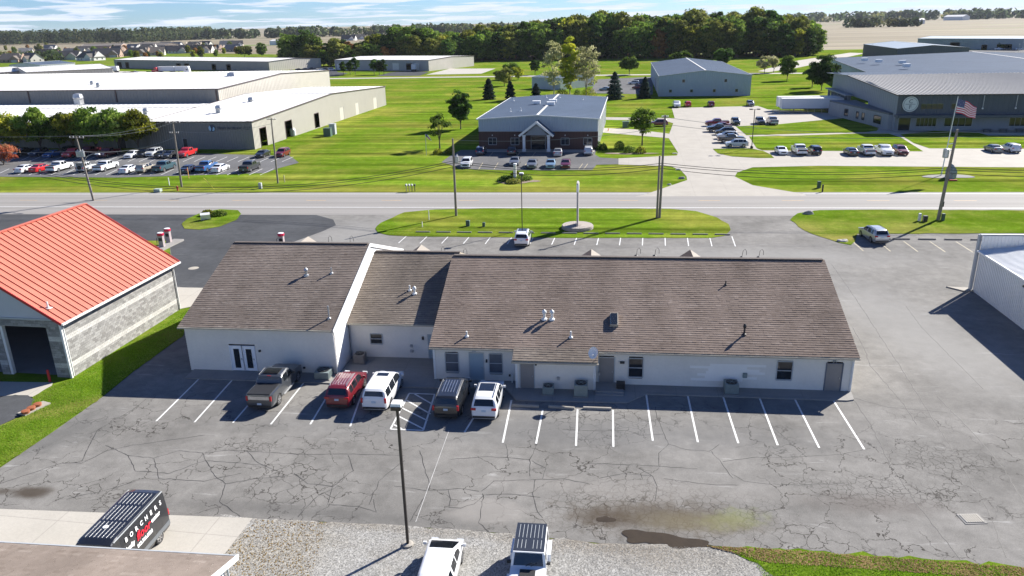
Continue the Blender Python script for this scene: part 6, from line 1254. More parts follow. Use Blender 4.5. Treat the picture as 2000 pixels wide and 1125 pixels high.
# fuel pumps behind the garage
PINK=M('pump_red',(.55,.01,.06),.4,0,.03)
ga0,gb0=G(308,490),G(350,470); k=MB(); k.bar(ga0+Z3(0,0,.12),gb0+Z3(0,0,.12),1.4,.24,CONCG); tag(k.build('pump_island'),'raised concrete island under the two fuel pumps','island')
def pump(px,py,label):
    g=G(px,py); o=root('fuel_pump',tuple(g),0,label,'fuel pump','fuel pumps with red tops'); k=MB(); k.box(g+Z3(0,0,.95),(.6,.45,1.5),M('pump_body',(.35,.30,.30),.5,0,.1)); k.box(g+Z3(0,-.24,1.2),(.4,.03,.4),BLK); bw(k,'cabinet',None,o)
    k=MB(); k.lathe(g+Z3(0,0,1.68),[(.38,0),(.42,.08),(.42,.28),(.34,.34)],14,PINK); bw(k,'top',None,o); k=MB(); k.lathe(g+Z3(0,0,2.0),[(.36,0),(.34,.05)],14,WHITEM); bw(k,'cap',None,o)
    k=MB(); k.tube([g+Z3(-.3,0,1.5),g+Z3(-.6,0,1.3),g+Z3(-.65,0,.6),g+Z3(-.4,0,.35),g+Z3(-.3,0,.8)],.04,6,BLK); bw(k,'hose',None,o)
pump(318,485,'left fuel pump with a red top behind the garage'); pump(331,476,'right taller fuel pump with a red top behind the garage'); pump(552,486,'single red topped fuel pump just over the left office ridge')
# manholes and drain
k=MB(); g=G(1898,1014); o=root('storm_drain',(g.x,g.y,.02),R(8),'white metal storm drain grate sunk in the asphalt','drain'); k.box(g+Z3(0,0,.02),(1.2,.9,.04),CONCG,rz=R(8)); bw(k,'frame',None,o)
for i in range(8): k=MB(); k.box(g+Z3(math.cos(R(8))*(i-3.5)*.125,math.sin(R(8))*(i-3.5)*.125,.06),(.085,.7,.03),CONCW,rz=R(8)); bw(k,'bar',None,o)
for px,py,r in ((378,524,.5),):
    g=G(px,py); k=MB(); k.lathe(g,[(r*1.2,.02),(r*1.15,.03)],20,CONC); k.lathe(g+Z3(0,0,.03),[(r,0),(r,.01)],20,GUT); tag(k.build('manhole_cover'),'rusty manhole cover in the dark asphalt beside the left office','manhole')
# flag at the brick office, roadside sign with shrubs, small items
g=G(833,303); o=root('flagpole',tuple(g),0,'short flagpole with a small hanging flag left of the brick office','flagpole'); k=MB(); k.tube([g,g+Z3(0,0,4.4)],.06,6,STEEL); bw(k,'pole',None,o); k=MB(); t_=g+Z3(0,0,4.4); k.face([t_,t_+Z3(.5,0,-.2),t_+Z3(1.3,0,-1.4),t_+Z3(.5,0,-1.0)],FW); k.face([t_+Z3(0,-.02,0),t_+Z3(.35,-.02,-.15),t_+Z3(.5,-.02,-.7),t_+Z3(.1,-.02,-.5)],FB); k.face([t_+Z3(.5,-.02,-.5),t_+Z3(1.1,-.02,-1.25),t_+Z3(.9,-.02,-1.2),t_+Z3(.4,-.02,-.7)],FR); bw(k,'cloth',None,o)
g=G(1006,352); o=root('monument_sign',tuple(g),0,'white post sign among low shrubs by the road','sign'); k=MB(); k.box(g+Z3(0,0,1.4),(.45,.6,2.8),TRIMW); bw(k,'post',None,o); k=MB(); k.box(g+Z3(0,0,2.85),(.62,.8,.16),TRIMW,taper=.7); k.box(g+Z3(0,0,.15),(.7,.9,.3),CONC); bw(k,'cap',None,o)
g=G(1188,256); k=MB(); k.lathe(g,[(.3,0),(.12,.15),(.1,.5),(.04,.75)],10,M('orange_cone',(.6,.2,.08),.5)); tag(k.build('traffic_cone'),'orange cone on the side drive right of the brick office','cone')
k=MB(); a=G(1520,228); o=root('handrail',(50,226.3,0),0,'tan guard rail along the loading dock ramp','railing'); RAILM=M('tan_rail',(.40,.33,.2),.6)
for i in range(10): k.box((49+i*1.9,226.3,.6),(.12,.12,1.2),RAILM)
k.bar((49,226.3,1.15),(66.1,226.3,1.15),.08,.08,RAILM); k.bar((49,226.3,.65),(66.1,226.3,.65),.08,.08,RAILM); bw(k,'rail',None,o)
# loading yard clutter
for i,(px,py,s,mt,lb) in enumerate([(262,163,(14,3,1.6),STEEL,'rack of pale pipes lying in the loading yard'),(310,158,(9,3,2.4),BLK,'dark coiled equipment in the loading yard'),(292,146,(2.8,2,1.9),GREENB,'green bin beside the red truck cab'),(140,149,(5,3,1.8),M('rust_orange',(.42,.1,.04),.7),'rusty orange scrap by the white shed'),(157,148,(3,2.5,2.2),BLK,'dark skip by the white shed'),(118,146,(5,2.6,2.4),TRIMG,'grey box trailer by the white shed')]):
    g=G(px,py); o=root('yard_equipment',tuple(g),0,lb,'equipment'); k=MB()
    if i<2:
        for j in range(8): k.tube([g+Z3(-s[0]/2,(j%4)*.7-1,.4+(j//4)*.8),g+Z3(s[0]/2,(j%4)*.7-1,.4+(j//4)*.8)],.3,6,mt)
        for j in (-1,0,1): k.box(g+Z3(j*s[0]*.4,0,s[2]/2),(.15,s[1],s[2]),BLK)
    else: k.box(g+Z3(0,0,s[2]/2),s,mt,taper=.92); k.box(g+Z3(0,0,s[2]),(s[0]*1.02,s[1]*1.02,.12),mt)
    bw(k,'frame',None,o)
o=root('signboard',tuple(G(1965,127)),0,'dark board on posts beside the far right lot','sign'); g=G(1965,127); k=MB(); k.box(g+Z3(0,0,2.2),(7,.3,2),M('board_dark',(.07,.10,.10),.6)); k.box(g+Z3(-3,0,1),(.3,.3,2),TRIMG); k.box(g+Z3(3,0,1),(.3,.3,2),TRIMG); bw(k,'board',None,o)

g=G(402,430); o=root('tilted_sign',tuple(g),0,'white tilted box sign lying on the small oval island','sign'); k=MB(); k.box(g+Z3(0,0,.55),(1.3,.5,1.0),WHITEM,rz=.5,rx=.5); bw(k,'panel',None,o); k=MB(); k.box(g+Z3(.15,.25,.3),(.9,.4,.6),BLK,rz=.5); bw(k,'stand',None,o)
# ---------------- vegetation ----------------
def leaf_mat(name,c1,c2,c3=None,dark=1.):
    t=NT(name); a=t.attr('tint'); r=t.rand(); c=t.mix(t.rng(a,.1,.9,0,1,False),(*c1,1),(*c2,1))
    if c3: c=t.mix(t.math('MULTIPLY',t.rng(a,.72,1.),.8),c,(*c3,1))
    c=t.val(c,t.rng(r,0,1,.65,1.35,False)); m_=t.fin(c,.7,0,.08)
    tr=t.n.new('ShaderNodeBsdfTranslucent'); t.set(tr.inputs[0],c); mx=t.n.new('ShaderNodeMixShader'); mx.inputs[0].default_value=.5
    t.l.new(t.b.outputs[0],mx.inputs[1]); t.l.new(tr.outputs[0],mx.inputs[2]); t.l.new(mx.outputs[0],t.n['Material Output'].inputs[0]); return emat(name,m_)
LG1=leaf_mat('leaf_green',(.04,.085,.012),(.20,.30,.04),(.42,.46,.11)); LG2=leaf_mat('leaf_olive',(.06,.085,.016),(.28,.29,.055),(.46,.41,.11)); LG3=leaf_mat('leaf_deep',(.02,.05,.010),(.09,.165,.028)); LYEL=leaf_mat('leaf_yellow_green',(.24,.30,.02),(.62,.62,.05),(.7,.62,.12)); LAUT=leaf_mat('leaf_rust',(.16,.08,.02),(.42,.20,.05),(.5,.36,.1)); LPAL=leaf_mat('leaf_pale',(.16,.17,.07),(.50,.48,.24),(.66,.62,.38)); LFIR=leaf_mat('needle_blue_green',(.012,.030,.025),(.035,.07,.055)); LFAR=leaf_mat('leaf_far',(.025,.045,.022),(.095,.125,.045),(.17,.15,.06)); LRED=leaf_mat('leaf_red',(.28,.06,.03),(.45,.16,.08),(.3,.2,.1)); LLOC=leaf_mat('leaf_yellow_olive',(.07,.10,.010),(.32,.33,.03),(.48,.45,.06))  # LLOC is a yellowish olive foliage colour
BARK=M('bark',(.10,.08,.065),.9,0,.25,2); BARKP=M('pale_bark',(.30,.28,.24),.85,0,.2,2)
def leafmesh(name,C,Nn,size,mat,tint=None,asp=.7):
    """quads centred on C with normals Nn"""
    n=len(C); Nn=Nn/np.linalg.norm(Nn,axis=1,keepdims=True); h=rng.normal(size=(n,3)); x=np.cross(Nn,h); x/=np.linalg.norm(x,axis=1,keepdims=True)+1e-9; y=np.cross(Nn,x)
    s=(size*rng.uniform(.6,1.4,n))[:,None]; V=np.empty((n,4,3)); V[:,0]=C-x*s-y*s*asp*.4; V[:,1]=C+y*s*-asp+x*s*.1; V[:,2]=C+x*s+y*s*asp*.3; V[:,3]=C+y*s*asp
    me=bpy.data.meshes.new(name); me.vertices.add(n*4); me.vertices.foreach_set('co',V.reshape(-1)); me.loops.add(n*4); me.loops.foreach_set('vertex_index',np.arange(n*4)); me.polygons.add(n); me.polygons.foreach_set('loop_start',np.arange(0,n*4,4)); me.polygons.foreach_set('loop_total',np.full(n,4))
    a=me.attributes.new('tint','FLOAT','FACE'); a.data.foreach_set('value',(tint if tint is not None else rng.random(n)).astype(np.float32)); me.materials.append(mat); me.update(); me.validate(); return me
def crown_pts(h,r,z0,nl,per,lobe,shape='round',squash=1.,hollow=.2):
    Cs=[];Ns=[];T=[]
    lobe=max(lobe,r*.34); nl=int(nl*1.35); cz=z0+(h-z0)/2; hz=(h-z0)/2-lobe*.35; r=r-lobe*.4
    for i in range(nl):
        d=rng.normal(size=3); d/=np.linalg.norm(d); rad=rng.uniform(hollow,1.)**.6
        c=np.array([d[0]*r*rad,d[1]*r*rad,cz+d[2]*hz*rad])
        if shape=='cone': f=1-(c[2]-z0)/(h-z0); c[0]*=f*1.25; c[1]*=f*1.25
        if shape=='egg': f=.55+.45*math.sin(math.pi*min(1,max(0,(c[2]-z0)/(h-z0)*.9+.12))); c[0]*=f; c[1]*=f
        lr=lobe*rng.uniform(.6,1.25); n=int(per*rng.uniform(.7,1.3)); q=rng.normal(size=(n,3)); q/=np.linalg.norm(q,axis=1,keepdims=True); q[:,2]=np.where(q[:,2]<-.3,-q[:,2]*.6,q[:,2])
        P=c+q*lr*rng.uniform(.55,1.05,(n,1))*np.array([1,1,.75*squash]); Cs.append(P); Ns.append(q+rng.normal(size=(n,3))*.45); T.append(np.clip(rng.random()*.7+rng.random(n)*.4-.05,0,1))
    return np.vstack(Cs),np.vstack(Ns),np.concatenate(T)
def trunk(h,r,top,n=6,mat=BARK,spread=2.,forks=5):
    k=MB(); k.tube([(0,0,0),(.05*r,0,h*.5),(0,.1*r,h)],[r*1.25,r*.9,r*.65],8,mat)
    for i in range(forks):
        a=i*2.4+.4; z=h*(.7+.3*i/forks); d=Vector((math.cos(a),math.sin(a),0)); L_=spread*random.uniform(.7,1.1); k.tube([(0,0,z),tuple(d*L_*.45+Z3(0,0,z+(top-z)*.45)),tuple(d*L_+Z3(0,0,z+(top-z)*.8))],[r*.5,r*.32,r*.12],5,mat)
    k.tube([(0,0,h),(0,0,top*.92)],[r*.65,r*.15],5,mat); return k
def tree(px,py,h,r,z0,label,lm,nl=26,per=70,lobe=None,leaf=.28,shape='round',tr=.16,group=None,nm='tree',cat='tree',tm=None,loc=None,hollow=.25):
    g=Vector(loc) if loc else G(px,py); o=empty(nm,tuple(g),random.uniform(0,6.28),label,cat,group)
    C,Nn,T=crown_pts(h,r,z0,nl,per,lobe or r*.38,shape,hollow=hollow); ob('crown',leafmesh('crown',C,Nn,leaf,lm,T),o); trunk(z0*1.05,tr,h,6,tm or BARK,r*.8).build('trunk',None,o); return o
def fir(px,py,h,r,label,group=None,lm=None):
    g=G(px,py); o=empty('conifer',tuple(g),random.uniform(0,6),label,'conifer tree',group); Cs=[];Ns=[]
    for i in range(int(h*26)):
        z=rng.uniform(.3,h)*1.0; f=1.0*(1-z/h)**.5; layer=.82+.18*math.sin(z*5.2); 
        n=int(5+f*34); a=rng.uniform(0,2*math.pi,n); rr=r*f*layer*rng.uniform(.55,1.02,n); P=np.stack([rr*np.cos(a),rr*np.sin(a),z-rr*.18+rng.normal(size=n)*.08],1); Cs.append(P); Ns.append(np.stack([np.cos(a)*.5,np.sin(a)*.5,np.full(n,.9)],1)+rng.normal(size=(n,3))*.4)
    C=np.vstack(Cs); Nn=np.vstack(Ns); ob('crown',leafmesh('crown',C,Nn,.21,lm or LFIR),o); k=MB(); k.tube([(0,0,0),(0,0,h*.9)],[.2,.05],6,BARK); k.build('trunk',None,o); return o
def shrub(px,py,h,r,label,lm,group=None,nm='shrub',ry=None):
    g=G(px,py); o=empty(nm,tuple(g),random.uniform(0,6),label,'shrub',group); n=int(500*max(1,r)); q=rng.normal(size=(n,3)); q/=np.linalg.norm(q,axis=1,keepdims=True); q[:,2]=abs(q[:,2]); P=q*np.array([r,ry or r,h])*rng.uniform(.75,1.02,(n,1))
    ob('foliage',leafmesh('foliage',P,q+rng.normal(size=(n,3))*.5,.13,lm),o); k=MB(); k.tube([(0,0,0),(0,0,h*.7)],[.08,.03],5,BARK); k.build('stem',None,o); return o
tree(900,252,9.9,3.3,1.5,'dark dense oval tree standing on the grass left of the blue roof',LG3,52,120,1.2,.26,'round')
tree(859,290,7.9,2.7,2.0,'thin crowned young tree near the short flagpole',LG1,26,36,.75,.2,'egg')
tree(1254,284,8.0,3.0,2.2,'small upright round tree between the shrubs and the concrete drive',LG1,48,80,.8,.2,'round')
fir(955,194,7.4,2.9,'leftmost broad conifer behind the blue roof'); fir(997,196,6.6,2.5,'second conifer behind the blue roof'); fir(1047,202,6.5,2.6,'conifer touching the back edge of the blue roof'); fir(1200,194,9.2,3.6,'large conifer right of the blue roof'); fir(1259,192,7.2,2.8,'conifer in front of the pale blue building left wall')
tree(1045,146,7.5,3.1,1.5,'dark ball shaped tree before the woods left of the tall yellow tree',LG3,30,110,1.1,.35,'round'); tree(1229,146,8.3,5.0,1.8,'wide mushroom shaped tree in front of the woods',LG1,46,110,1.5,.4,'round')
tree(1330,130,8.5,6,1,'rounded tree top peeking over the pale blue roof',LG1,40,90,1.8,.45); tree(1412,131,10.5,5.5,1,'bushy tree top behind the right end of the pale blue roof',LG3,40,90,1.8,.45)
tree(985,168,7.5,4.3,1,'wide brown green tree beyond the leftmost conifer',LG2,36,100,1.3,.35); tree(1000,155,8.,4.5,1,'fresh green leaning tree behind the wide brown green one',LG1,36,90,1.3,.35); tree(1012,156,6.5,3.2,.5,'small spiky green tree at the road bend',LYEL,20,60,1,.3)
# the three tall thin trees in the middle
tree(1082,188,19.0,4.9,3,'left pale thin crowned tall tree behind the blue roof',LPAL,48,70,1.2,.27,'round',.22,tm=BARKP); tree(1113,188,21,4.2,1.5,'tall bright yellow green tree in the middle of the lawn',LYEL,60,130,1.1,.3,'egg',.24,tm=BARKP); tree(1145,189,18.5,5.0,3,'right pale half bare tall tree behind the blue roof',LPAL,48,70,1.2,.27,'round',.22,tm=BARKP)
shrub(1098,190,3.2,2.6,'yellow green bush at the foot of the tall pale trees',LLOC); shrub(1150,190,3.5,3.0,'round bush under the right pale tree',LLOC); shrub(1128,188,2.5,1.6,'small bush between the tall pale trees',LG1)
# trees by the charcoal building
tree(1604,177,12.6,5.8,1.4,'large dark tree next to the corner of the grey hall',LG3,46,130,1.5,.35); tree(1586,170,9,3.8,1.2,'smaller dark tree left of the large one at the grey hall',LG3,26,100,1.1,.32); tree(1537,157,10.2,4.2,1.6,'loose conical green tree on the lawn before the woods',LG1,34,90,1.1,.35,'egg'); tree(1511,142,8,3.,1.5,'thin young tree left of the loose conical one',LPAL,26,45,1.1,.3,'egg'); tree(1493,143,9,4.2,1.5,'thin grey green tree at the woods edge',LPAL,26,55,1.3,.34); tree(1707,112,8,4,1,'pale tree in front of the charcoal hall',LLOC,26,80,1.3,.35); tree(1957,97,6,5,.5,'green round tree at the strip window office',LG1,26,80,1.6,.45)
# row of trees before the left warehouse
for i,(px,h,r) in enumerate([(-25,9,4.8),(22,8.4,4.3),(82,9.8,3.9),(118,7.8,3.7),(146,8.8,3.5),(190,9.3,4.4),(236,9.2,4.6),(272,9.0,4.0)]):
    tree(px,297,h*1.06,r*1.15,1.6,['tree at the left edge before the warehouse','large leafy tree second in the warehouse row','tallest tree of the warehouse row above the black pickup','low crowned tree in the warehouse row','tree behind the leaning lamp pole','broad leafy tree right of the leaning lamp pole','full round tree above the white car','last tree at the right end of the warehouse row'][i],LLOC if i%3==1 else LG1,40,120,1.15,.27,'round',.18,'trees along the warehouse front',nm='tree')
tree(8,322,4.2,3.6,.4,'low red autumn shrub tree at the left edge of the long lot',LRED,26,60,.9,.2,nm='shrub')
for i,(px,py,h,r,lm,lb) in enumerate([(406,421,.9,1.0,LLOC,'leafy shrub behind the tilted sign on the oval island'),(428,421,.8,1.2,LG1,'round green shrub at the right of the oval island'),(855,301,1.2,1.1,LLOC,'golden grass clump left of the brick office'),(879,300,1.2,1.1,LLOC,'second golden grass clump left of the brick office'),(1210,291,1.7,1.25,LG1,'taller round shrub on the lawn right of the brick office'),(1229,298,1.5,1.3,LG1,'middle round shrub on the lawn right of the brick office'),(1251,299,1.35,1.2,LLOC,'yellowish round shrub right of the small tree trunk'),
  (1158,292,1.6,.9,LG3,'leftmost dark shrub at the brick office corner'),(1167,292,1.8,.95,LG3,'second dark shrub at the brick office corner'),(1178,293,1.5,.9,LG3,'right dark shrub at the brick office corner'),(990,353,.9,1.7,LG3,'spreading dark shrub left of the white post sign'),(1003,357,.7,1.4,LG2,'brownish low shrub in front of the white post sign'),(1021,351,.9,1.8,LG1,'green low shrub right of the white post sign'),(1008,346,1.1,1.2,LLOC,'leafy yellow shrub behind the white post sign'),
  (1620+0,0,0,0,None,'')]):
    if lm: shrub(px,py,h,r,lb,lm)
blob('mulch_bed',(1012,355),3.6,1.6,.05,M('mulch',(.20,.15,.10),.9,0,.3,3,obj=False)); blob('mulch_bed',(1230,300),4.2,1.2,.05,M('mulch',(.2,.15,.1)))
for i,px in enumerate((671,684,694,731,741,750)): 
    g=G(px,145 if i<3 else 146); tree(px,145.5 if i<3 else 146,[7,7,10.5,9,8,8][i],[2.2,2,3,2.7,2.3,2.3][i],1.5,['first','second','third','fourth','fifth','sixth'][i]+' small tree from the left before the pale far warehouse',LG3,20,60,1,.4,'egg',group='small trees before the pale far warehouse')
for i in range(6): 
    g=G(768+i*3.6,137); shrub(768+i*3.6,137.3,2.8,1.3,['first','second','third','fourth','fifth','sixth'][i]+' dark shrub from the left at the pale far warehouse wall',LG3,group='shrubs at the far warehouse')
tree(478,112,11,8,.5,'dark bushy tree beyond the right end of the long low warehouse',LG2,36,70,2.6,.7); tree(512,111,13,5.5,1,'dark pointed tree right of the bushy one at the field',LG1,34,80,2,.6,'egg')
# ---- woods: every tree its own object, four crown shapes shared ----
PW=[]
for v,(h,r,z0,lm,sh) in enumerate([(24,7.5,4,LG1,'round'),(27,8,5,LG2,'round'),(22,6.5,3,LG3,'egg'),(25,8.2,4,LG1,'round'),(23,7,4,LLOC,'round'),(20,6.2,3,LAUT,'egg'),(26,7.2,5,LG3,'round')]):
    C,Nn,T=crown_pts(h,r*1.15,.2,72,46,r*.33,sh,hollow=.35); me=leafmesh('crown',C,Nn,.8,lm,T); tk=trunk(z0+3,.4,h*.9,6,BARK,r*.6,4); PW.append((me,tk.make('trunk')))
wood_n=0
def wtree(x,y,s,v,label,group='woodland trees behind the lawns'):
    global wood_n; me,tk=PW[v]; o=empty('woodland_tree',(x,y,0),random.uniform(0,6.28),label,'tree',group); o.scale=(s*random.uniform(.9,1.15),s*random.uniform(.9,1.15),s); ob('crown',me,o); ob('trunk',tk,o); wood_n+=1; return o
fl=['green woodland tree in the dense wood beyond the lawns','olive woodland tree in the dense wood beyond the lawns','dark woodland tree in the dense wood beyond the lawns','green woodland tree in the dense wood beyond the lawns','yellowish woodland tree in the dense wood beyond the lawns','rust coloured autumn tree in the dense wood','dark woodland tree in the dense wood beyond the lawns']
def edge(px): return float(np.interp(px,[540,640,860,900,1000,1100,1200,1400,1500,1550,1610],[132,132,126,122,119.5,117,116,115,113,112,109]))
for row in range(6):
    px=862+random.uniform(-6,6)
    while px<1608:
        g=G(px,edge(px)-.6); x=g.x+random.uniform(-3,3); y=g.y+6+row*13+random.uniform(-4,4); s=float(np.interp(px,[860,930,1000,1060,1120,1300,1500,1600],[.80,.9,.95,1.05,1.22,1.16,1.1,.98]))*random.uniform(.85,1.1)*(1 if row else .82)
        v=random.choices(range(7),[5,4.5,3,4,3,2.3,2])[0]; wtree(x,y,s,v,fl[v],'woodland '+['green','olive','dark','green','yellowish','rusty','dark'][v]+' trees'); px+=random.uniform(13,24)*(1+row*.12)
for row in range(2):
    px=548
    while px<868:
        g=G(px,edge(px)-2); s=float(np.interp(px,[545,560,575,600,640,668,690,730,790,860],[.35,.95,.9,.85,.6,1.0,.7,.95,1.0,.9]))*random.uniform(.8,1.1)*(.7 if row==0 else 1)
        v=random.choices(range(7),[4,5,3,4,3,2.3,2])[0]; wtree(g.x,g.y+row*11+random.uniform(-3,3),s,v,fl[v],'woodland '+['green','olive','dark','green','yellowish','rusty','dark'][v]+' trees'); px+=random.uniform(11,19)
# ---- far masses of trees ----
def mass(name,pts,h,label,lm=None,leaf=3.2,dens=1.,depth=40,r=7.):
    Cs=[];Ns=[];T=[]
    for (x0,y0),(x1,y1) in zip(pts,pts[1:]):
        L_=math.hypot(x1-x0,y1-y0); n=int(L_/r*dens)
        for i in range(n):
            for row in range(3):
                u=rng.random(); x=x0+(x1-x0)*u; y=y0+(y1-y0)*u+row*depth/3; hh=h*rng.uniform(.72,1.12); rr=r*rng.uniform(.7,1.2); m=26; q=rng.normal(size=(m,3)); q/=np.linalg.norm(q,axis=1,keepdims=True); P=np.array([x,y,hh*.55])+q*np.array([rr,rr,hh*.48]); Cs.append(P); Ns.append(q+rng.normal(size=(m,3))*.3); T.append(np.clip(rng.random()*.8+rng.random(m)*.25,0,1))
    me=leafmesh(name,np.vstack(Cs),np.vstack(Ns),leaf,lm or LFAR,np.concatenate(T)); return ob(name,me,None,(0,0,0),0,label,'woodland',None,'stuff')
def GY(px,py): g=G(px,py); return (g.x,g.y)
mass('far_woodland',[GY(-250,84),GY(0,88),GY(120,86),GY(250,84),GY(330,80),GY(365,77)],29,'mass of dark woodland behind the houses at the far left',leaf=2.6,depth=220,dens=2.6)
mass('far_woodland',[(-2400,1900),(-1500,1880),(-880,1960),(-300,2150),(0,2500),(250,2900)],24,'long dark treeline across the far fields',leaf=5,depth=120,dens=.8,r=11)
mass('far_woodland',[(150,3300),(700,3300),(1300,3100),(1800,3200),(3200,3400)],34,'low blue treeline on the right horizon',leaf=8,depth=300,dens=.7,r=16)
mass('far_woodland',[(520,1750),(660,1750)],17,'clump of far trees right of the wood',leaf=4,depth=60,r=9); mass('far_woodland',[(1180,2050),(1700,2000)],22,'dark clump of trees at the far right edge',leaf=4.5,depth=120,r=10)
mass('far_woodland',[GY(1755,48.5),GY(1790,48)],15,'trees around the far farmstead',leaf=3.5,depth=30,r=8); mass('far_woodland',[GY(-60,124),GY(0,122),GY(50,121),GY(110,119)],9,'dark hedge in front of the first houses',leaf=1.6,depth=12,r=5)
# ---------------- houses ----------------
HR=[M('house_roof_%d'%i,c,.9,0,.1,.5) for i,c in enumerate([(.05,.048,.055),(.09,.082,.075),(.13,.11,.095),(.05,.04,.036),(.15,.15,.155)])]; HWL=[M('house_wall_%d'%i,c,.8,0,.06,.5) for i,c in enumerate([(.50,.48,.44),(.30,.21,.16),(.58,.57,.55),(.36,.30,.24)])]
def house(px,py,w_,d,rz,ri,wi,label,kind=0):
    g=G(px,py); o=empty('house',tuple(g),rz,label,'house','houses at the edge of the village'); e=3.0; r=e+w_*.0+d*.42; wm_,rm=HWL[wi],HR[ri]
    k=MB(); k.box((0,0,e/2),(w_,d,e),wm_); k.face([(-w_/2,-d/2,e),(-w_/2,d/2,e),(-w_/2,0,r)],wm_); k.face([(w_/2,-d/2,e),(w_/2,0,r),(w_/2,d/2,e)],wm_); k.box((w_*.28,-d/2-1.4,e/2),(w_*.34,3,e),wm_); k.face([(w_*.11,-d/2-2.9,e),(w_*.45,-d/2-2.9,e),(w_*.28,-d/2-2.9,e+w_*.14)],wm_); k.build('wall',None,o)
    k=MB(); a=.5; hp=w_*.16 if kind else -.5
    slab(k,[(-w_/2-a,-d/2-a,e-.2),(w_/2+a,-d/2-a,e-.2),(w_/2-hp,0,r),(-w_/2+hp,0,r)],.15,rm); slab(k,[(w_/2+a,d/2+a,e-.2),(-w_/2-a,d/2+a,e-.2),(-w_/2+hp,0,r),(w_/2-hp,0,r)],.15,rm)
    if kind: k.face([(-w_/2-a,d/2+a,e-.2),(-w_/2-a,-d/2-a,e-.2),(-w_/2+hp,0,r)],rm); k.face([(w_/2+a,-d/2-a,e-.2),(w_/2+a,d/2+a,e-.2),(w_/2-hp,0,r)],rm)
    x=w_*.28; b=w_*.19; slab(k,[(x-b,-d/2-3.2,e-.1),(x,-d/2-3.2,e+w_*.15),(x,0,e+w_*.15),(x-b,-d/2,e-.1)],.12,rm); slab(k,[(x,-d/2-3.2,e+w_*.15),(x+b,-d/2-3.2,e-.1),(x+b,-d/2,e-.1),(x,0,e+w_*.15)],.12,rm)
    R_=k.build('roof',None,o); k=MB(); k.box((-w_*.25,.8,r),(.9,.7,1.4),HWL[1]); k.build('chimney',None,R_)
    for xx in (-.38,-.2,-.02): k=MB(); k.box((w_*xx,-d/2-.03,1.6),(1.2,.1,1.3),GLASS); k.build('window',None,o)
    for yy in (-.22,.22): k=MB(); k.box((w_/2+.03,d*yy,1.6),(.1,1.2,1.2),GLASS); k.build('window',None,o)
    k=MB(); k.box((w_*.28,-d/2-2.93,1.15),(w_*.24,.1,2.2),TRIMG); k.build('garage_door',None,o); return o
HS=[(25,122,20,12,.2,2,1,1,'hipped'),(62,121,18,12,-.4,2,0,0,'gabled'),(95,112,22,13,.1,3,1,0,'gabled'),(130,117,24,13,.3,0,0,0,'gabled'),(52,105,14,10,.5,4,2,0,'gabled'),(148,110,20,13,.2,4,0,0,'gabled'),(178,118,22,12,-.3,1,2,1,'hipped'),(212,112,24,14,.3,0,1,0,'gabled'),(168,103,18,12,.3,1,0,0,'gabled'),(100,98,18,11,.0,4,2,0,'gabled'),(230,104,18,12,-.2,1,1,1,'hipped'),(270,109,24,13,.1,1,1,1,'hipped'),(302,108,20,13,.4,2,0,0,'gabled'),(290,98,20,12,.2,1,0,1,'hipped'),(332,103,18,12,.1,0,1,0,'gabled'),(262,98,18,12,-.3,4,2,0,'gabled'),(350,104,20,12,.2,0,2,0,'gabled'),(362,101,18,12,.3,1,0,1,'hipped'),(345,93,18,12,-.2,4,2,0,'gabled'),(395,103,24,13,.1,3,0,0,'gabled'),(420,101,18,12,-.2,1,1,1,'hipped'),(458,101,22,12,.0,4,3,1,'hipped'),(380,92,20,12,.2,1,3,1,'hipped'),(402,90,18,11,-.1,0,0,0,'gabled'),(445,90,20,12,.2,4,2,0,'gabled'),(462,90,18,12,.4,0,2,0,'gabled'),(325,93,22,13,.1,0,0,1,'hipped')]
cn=['black','grey brown','tan','dark brown','pale grey']; wn=['cream','brick','white','tan']
for i,(px,py,w_,d,rz,ri,wi,kd,kn) in enumerate(HS):
    where=['at the left edge','right of the left edge house','behind the first two houses','in the left cluster above the white shed','small and half hidden by trees','with long roof above the white shed','nearest the curving path','steep and dark by the path','behind the long roofed house','at the woodland edge','behind the steep dark house','just over the long warehouse roof','with bright gable over the warehouse','before the long school building','in the middle of the village','beside the long flat roofed hall','with white end wall at the field','left of the dark field house','near the woodland corner','dark and wide at the field edge','beside the dark wide field house','last in the near row by the bushy tree','in the back row','behind the middle houses','in the far back row by the brown field','rightmost of the far back row','behind the brick gable'][i]
    house(px,py,w_*1.08,d*1.05,rz,ri,wi,cn[ri]+' roofed '+wn[wi]+' house '+where,kd)
mbuild('long brown roofed hall behind the houses at the woodland edge',G(160,97),G(238,95),30,5,7.5,HWL[1],HR[2],'x',4,4,name='village_hall'); mbuild('tan brick hall with low gable behind the houses',G(262,95),G(320,95.5),26,5,8.5,HWL[3],HR[2],'x',4,4,name='village_hall')
mbuild('white farm shed alone in the brown field behind the trees',G(527,88),G(560,87.5),22,6,8,WM,WROOF,'x',3,3,name='farm_shed'); mbuild('white farm building at the far farmstead on the right',G(1782,47),G(1806,46.5),30,10,14,WM,WROOF,'x',5,5,name='farm_shed'); mbuild('long white barn near the right horizon',G(1842,40),G(1880,39.5),40,12,18,WM,WROOF,'x',8,8,name='farm_shed')
for i,(px,py) in enumerate([(682,79),(700,77),(858,82),(905,78)]): house(px,py,26,16,.3*i,i%3,2,['small white house left in the field behind the trees','second white house in the field behind the trees','pale house seen through the gap in the trees','faint house behind the left part of the wood'][i],0)
for i in range(44):
    px=-20+i*11.2+random.uniform(-8,8); g=G(px,random.uniform(94,118)); s=random.uniform(.28,.45); v=random.choice([0,1,2,4,5]); wtree(g.x,g.y,s,v,'garden tree between the houses of the village','garden trees between the houses')
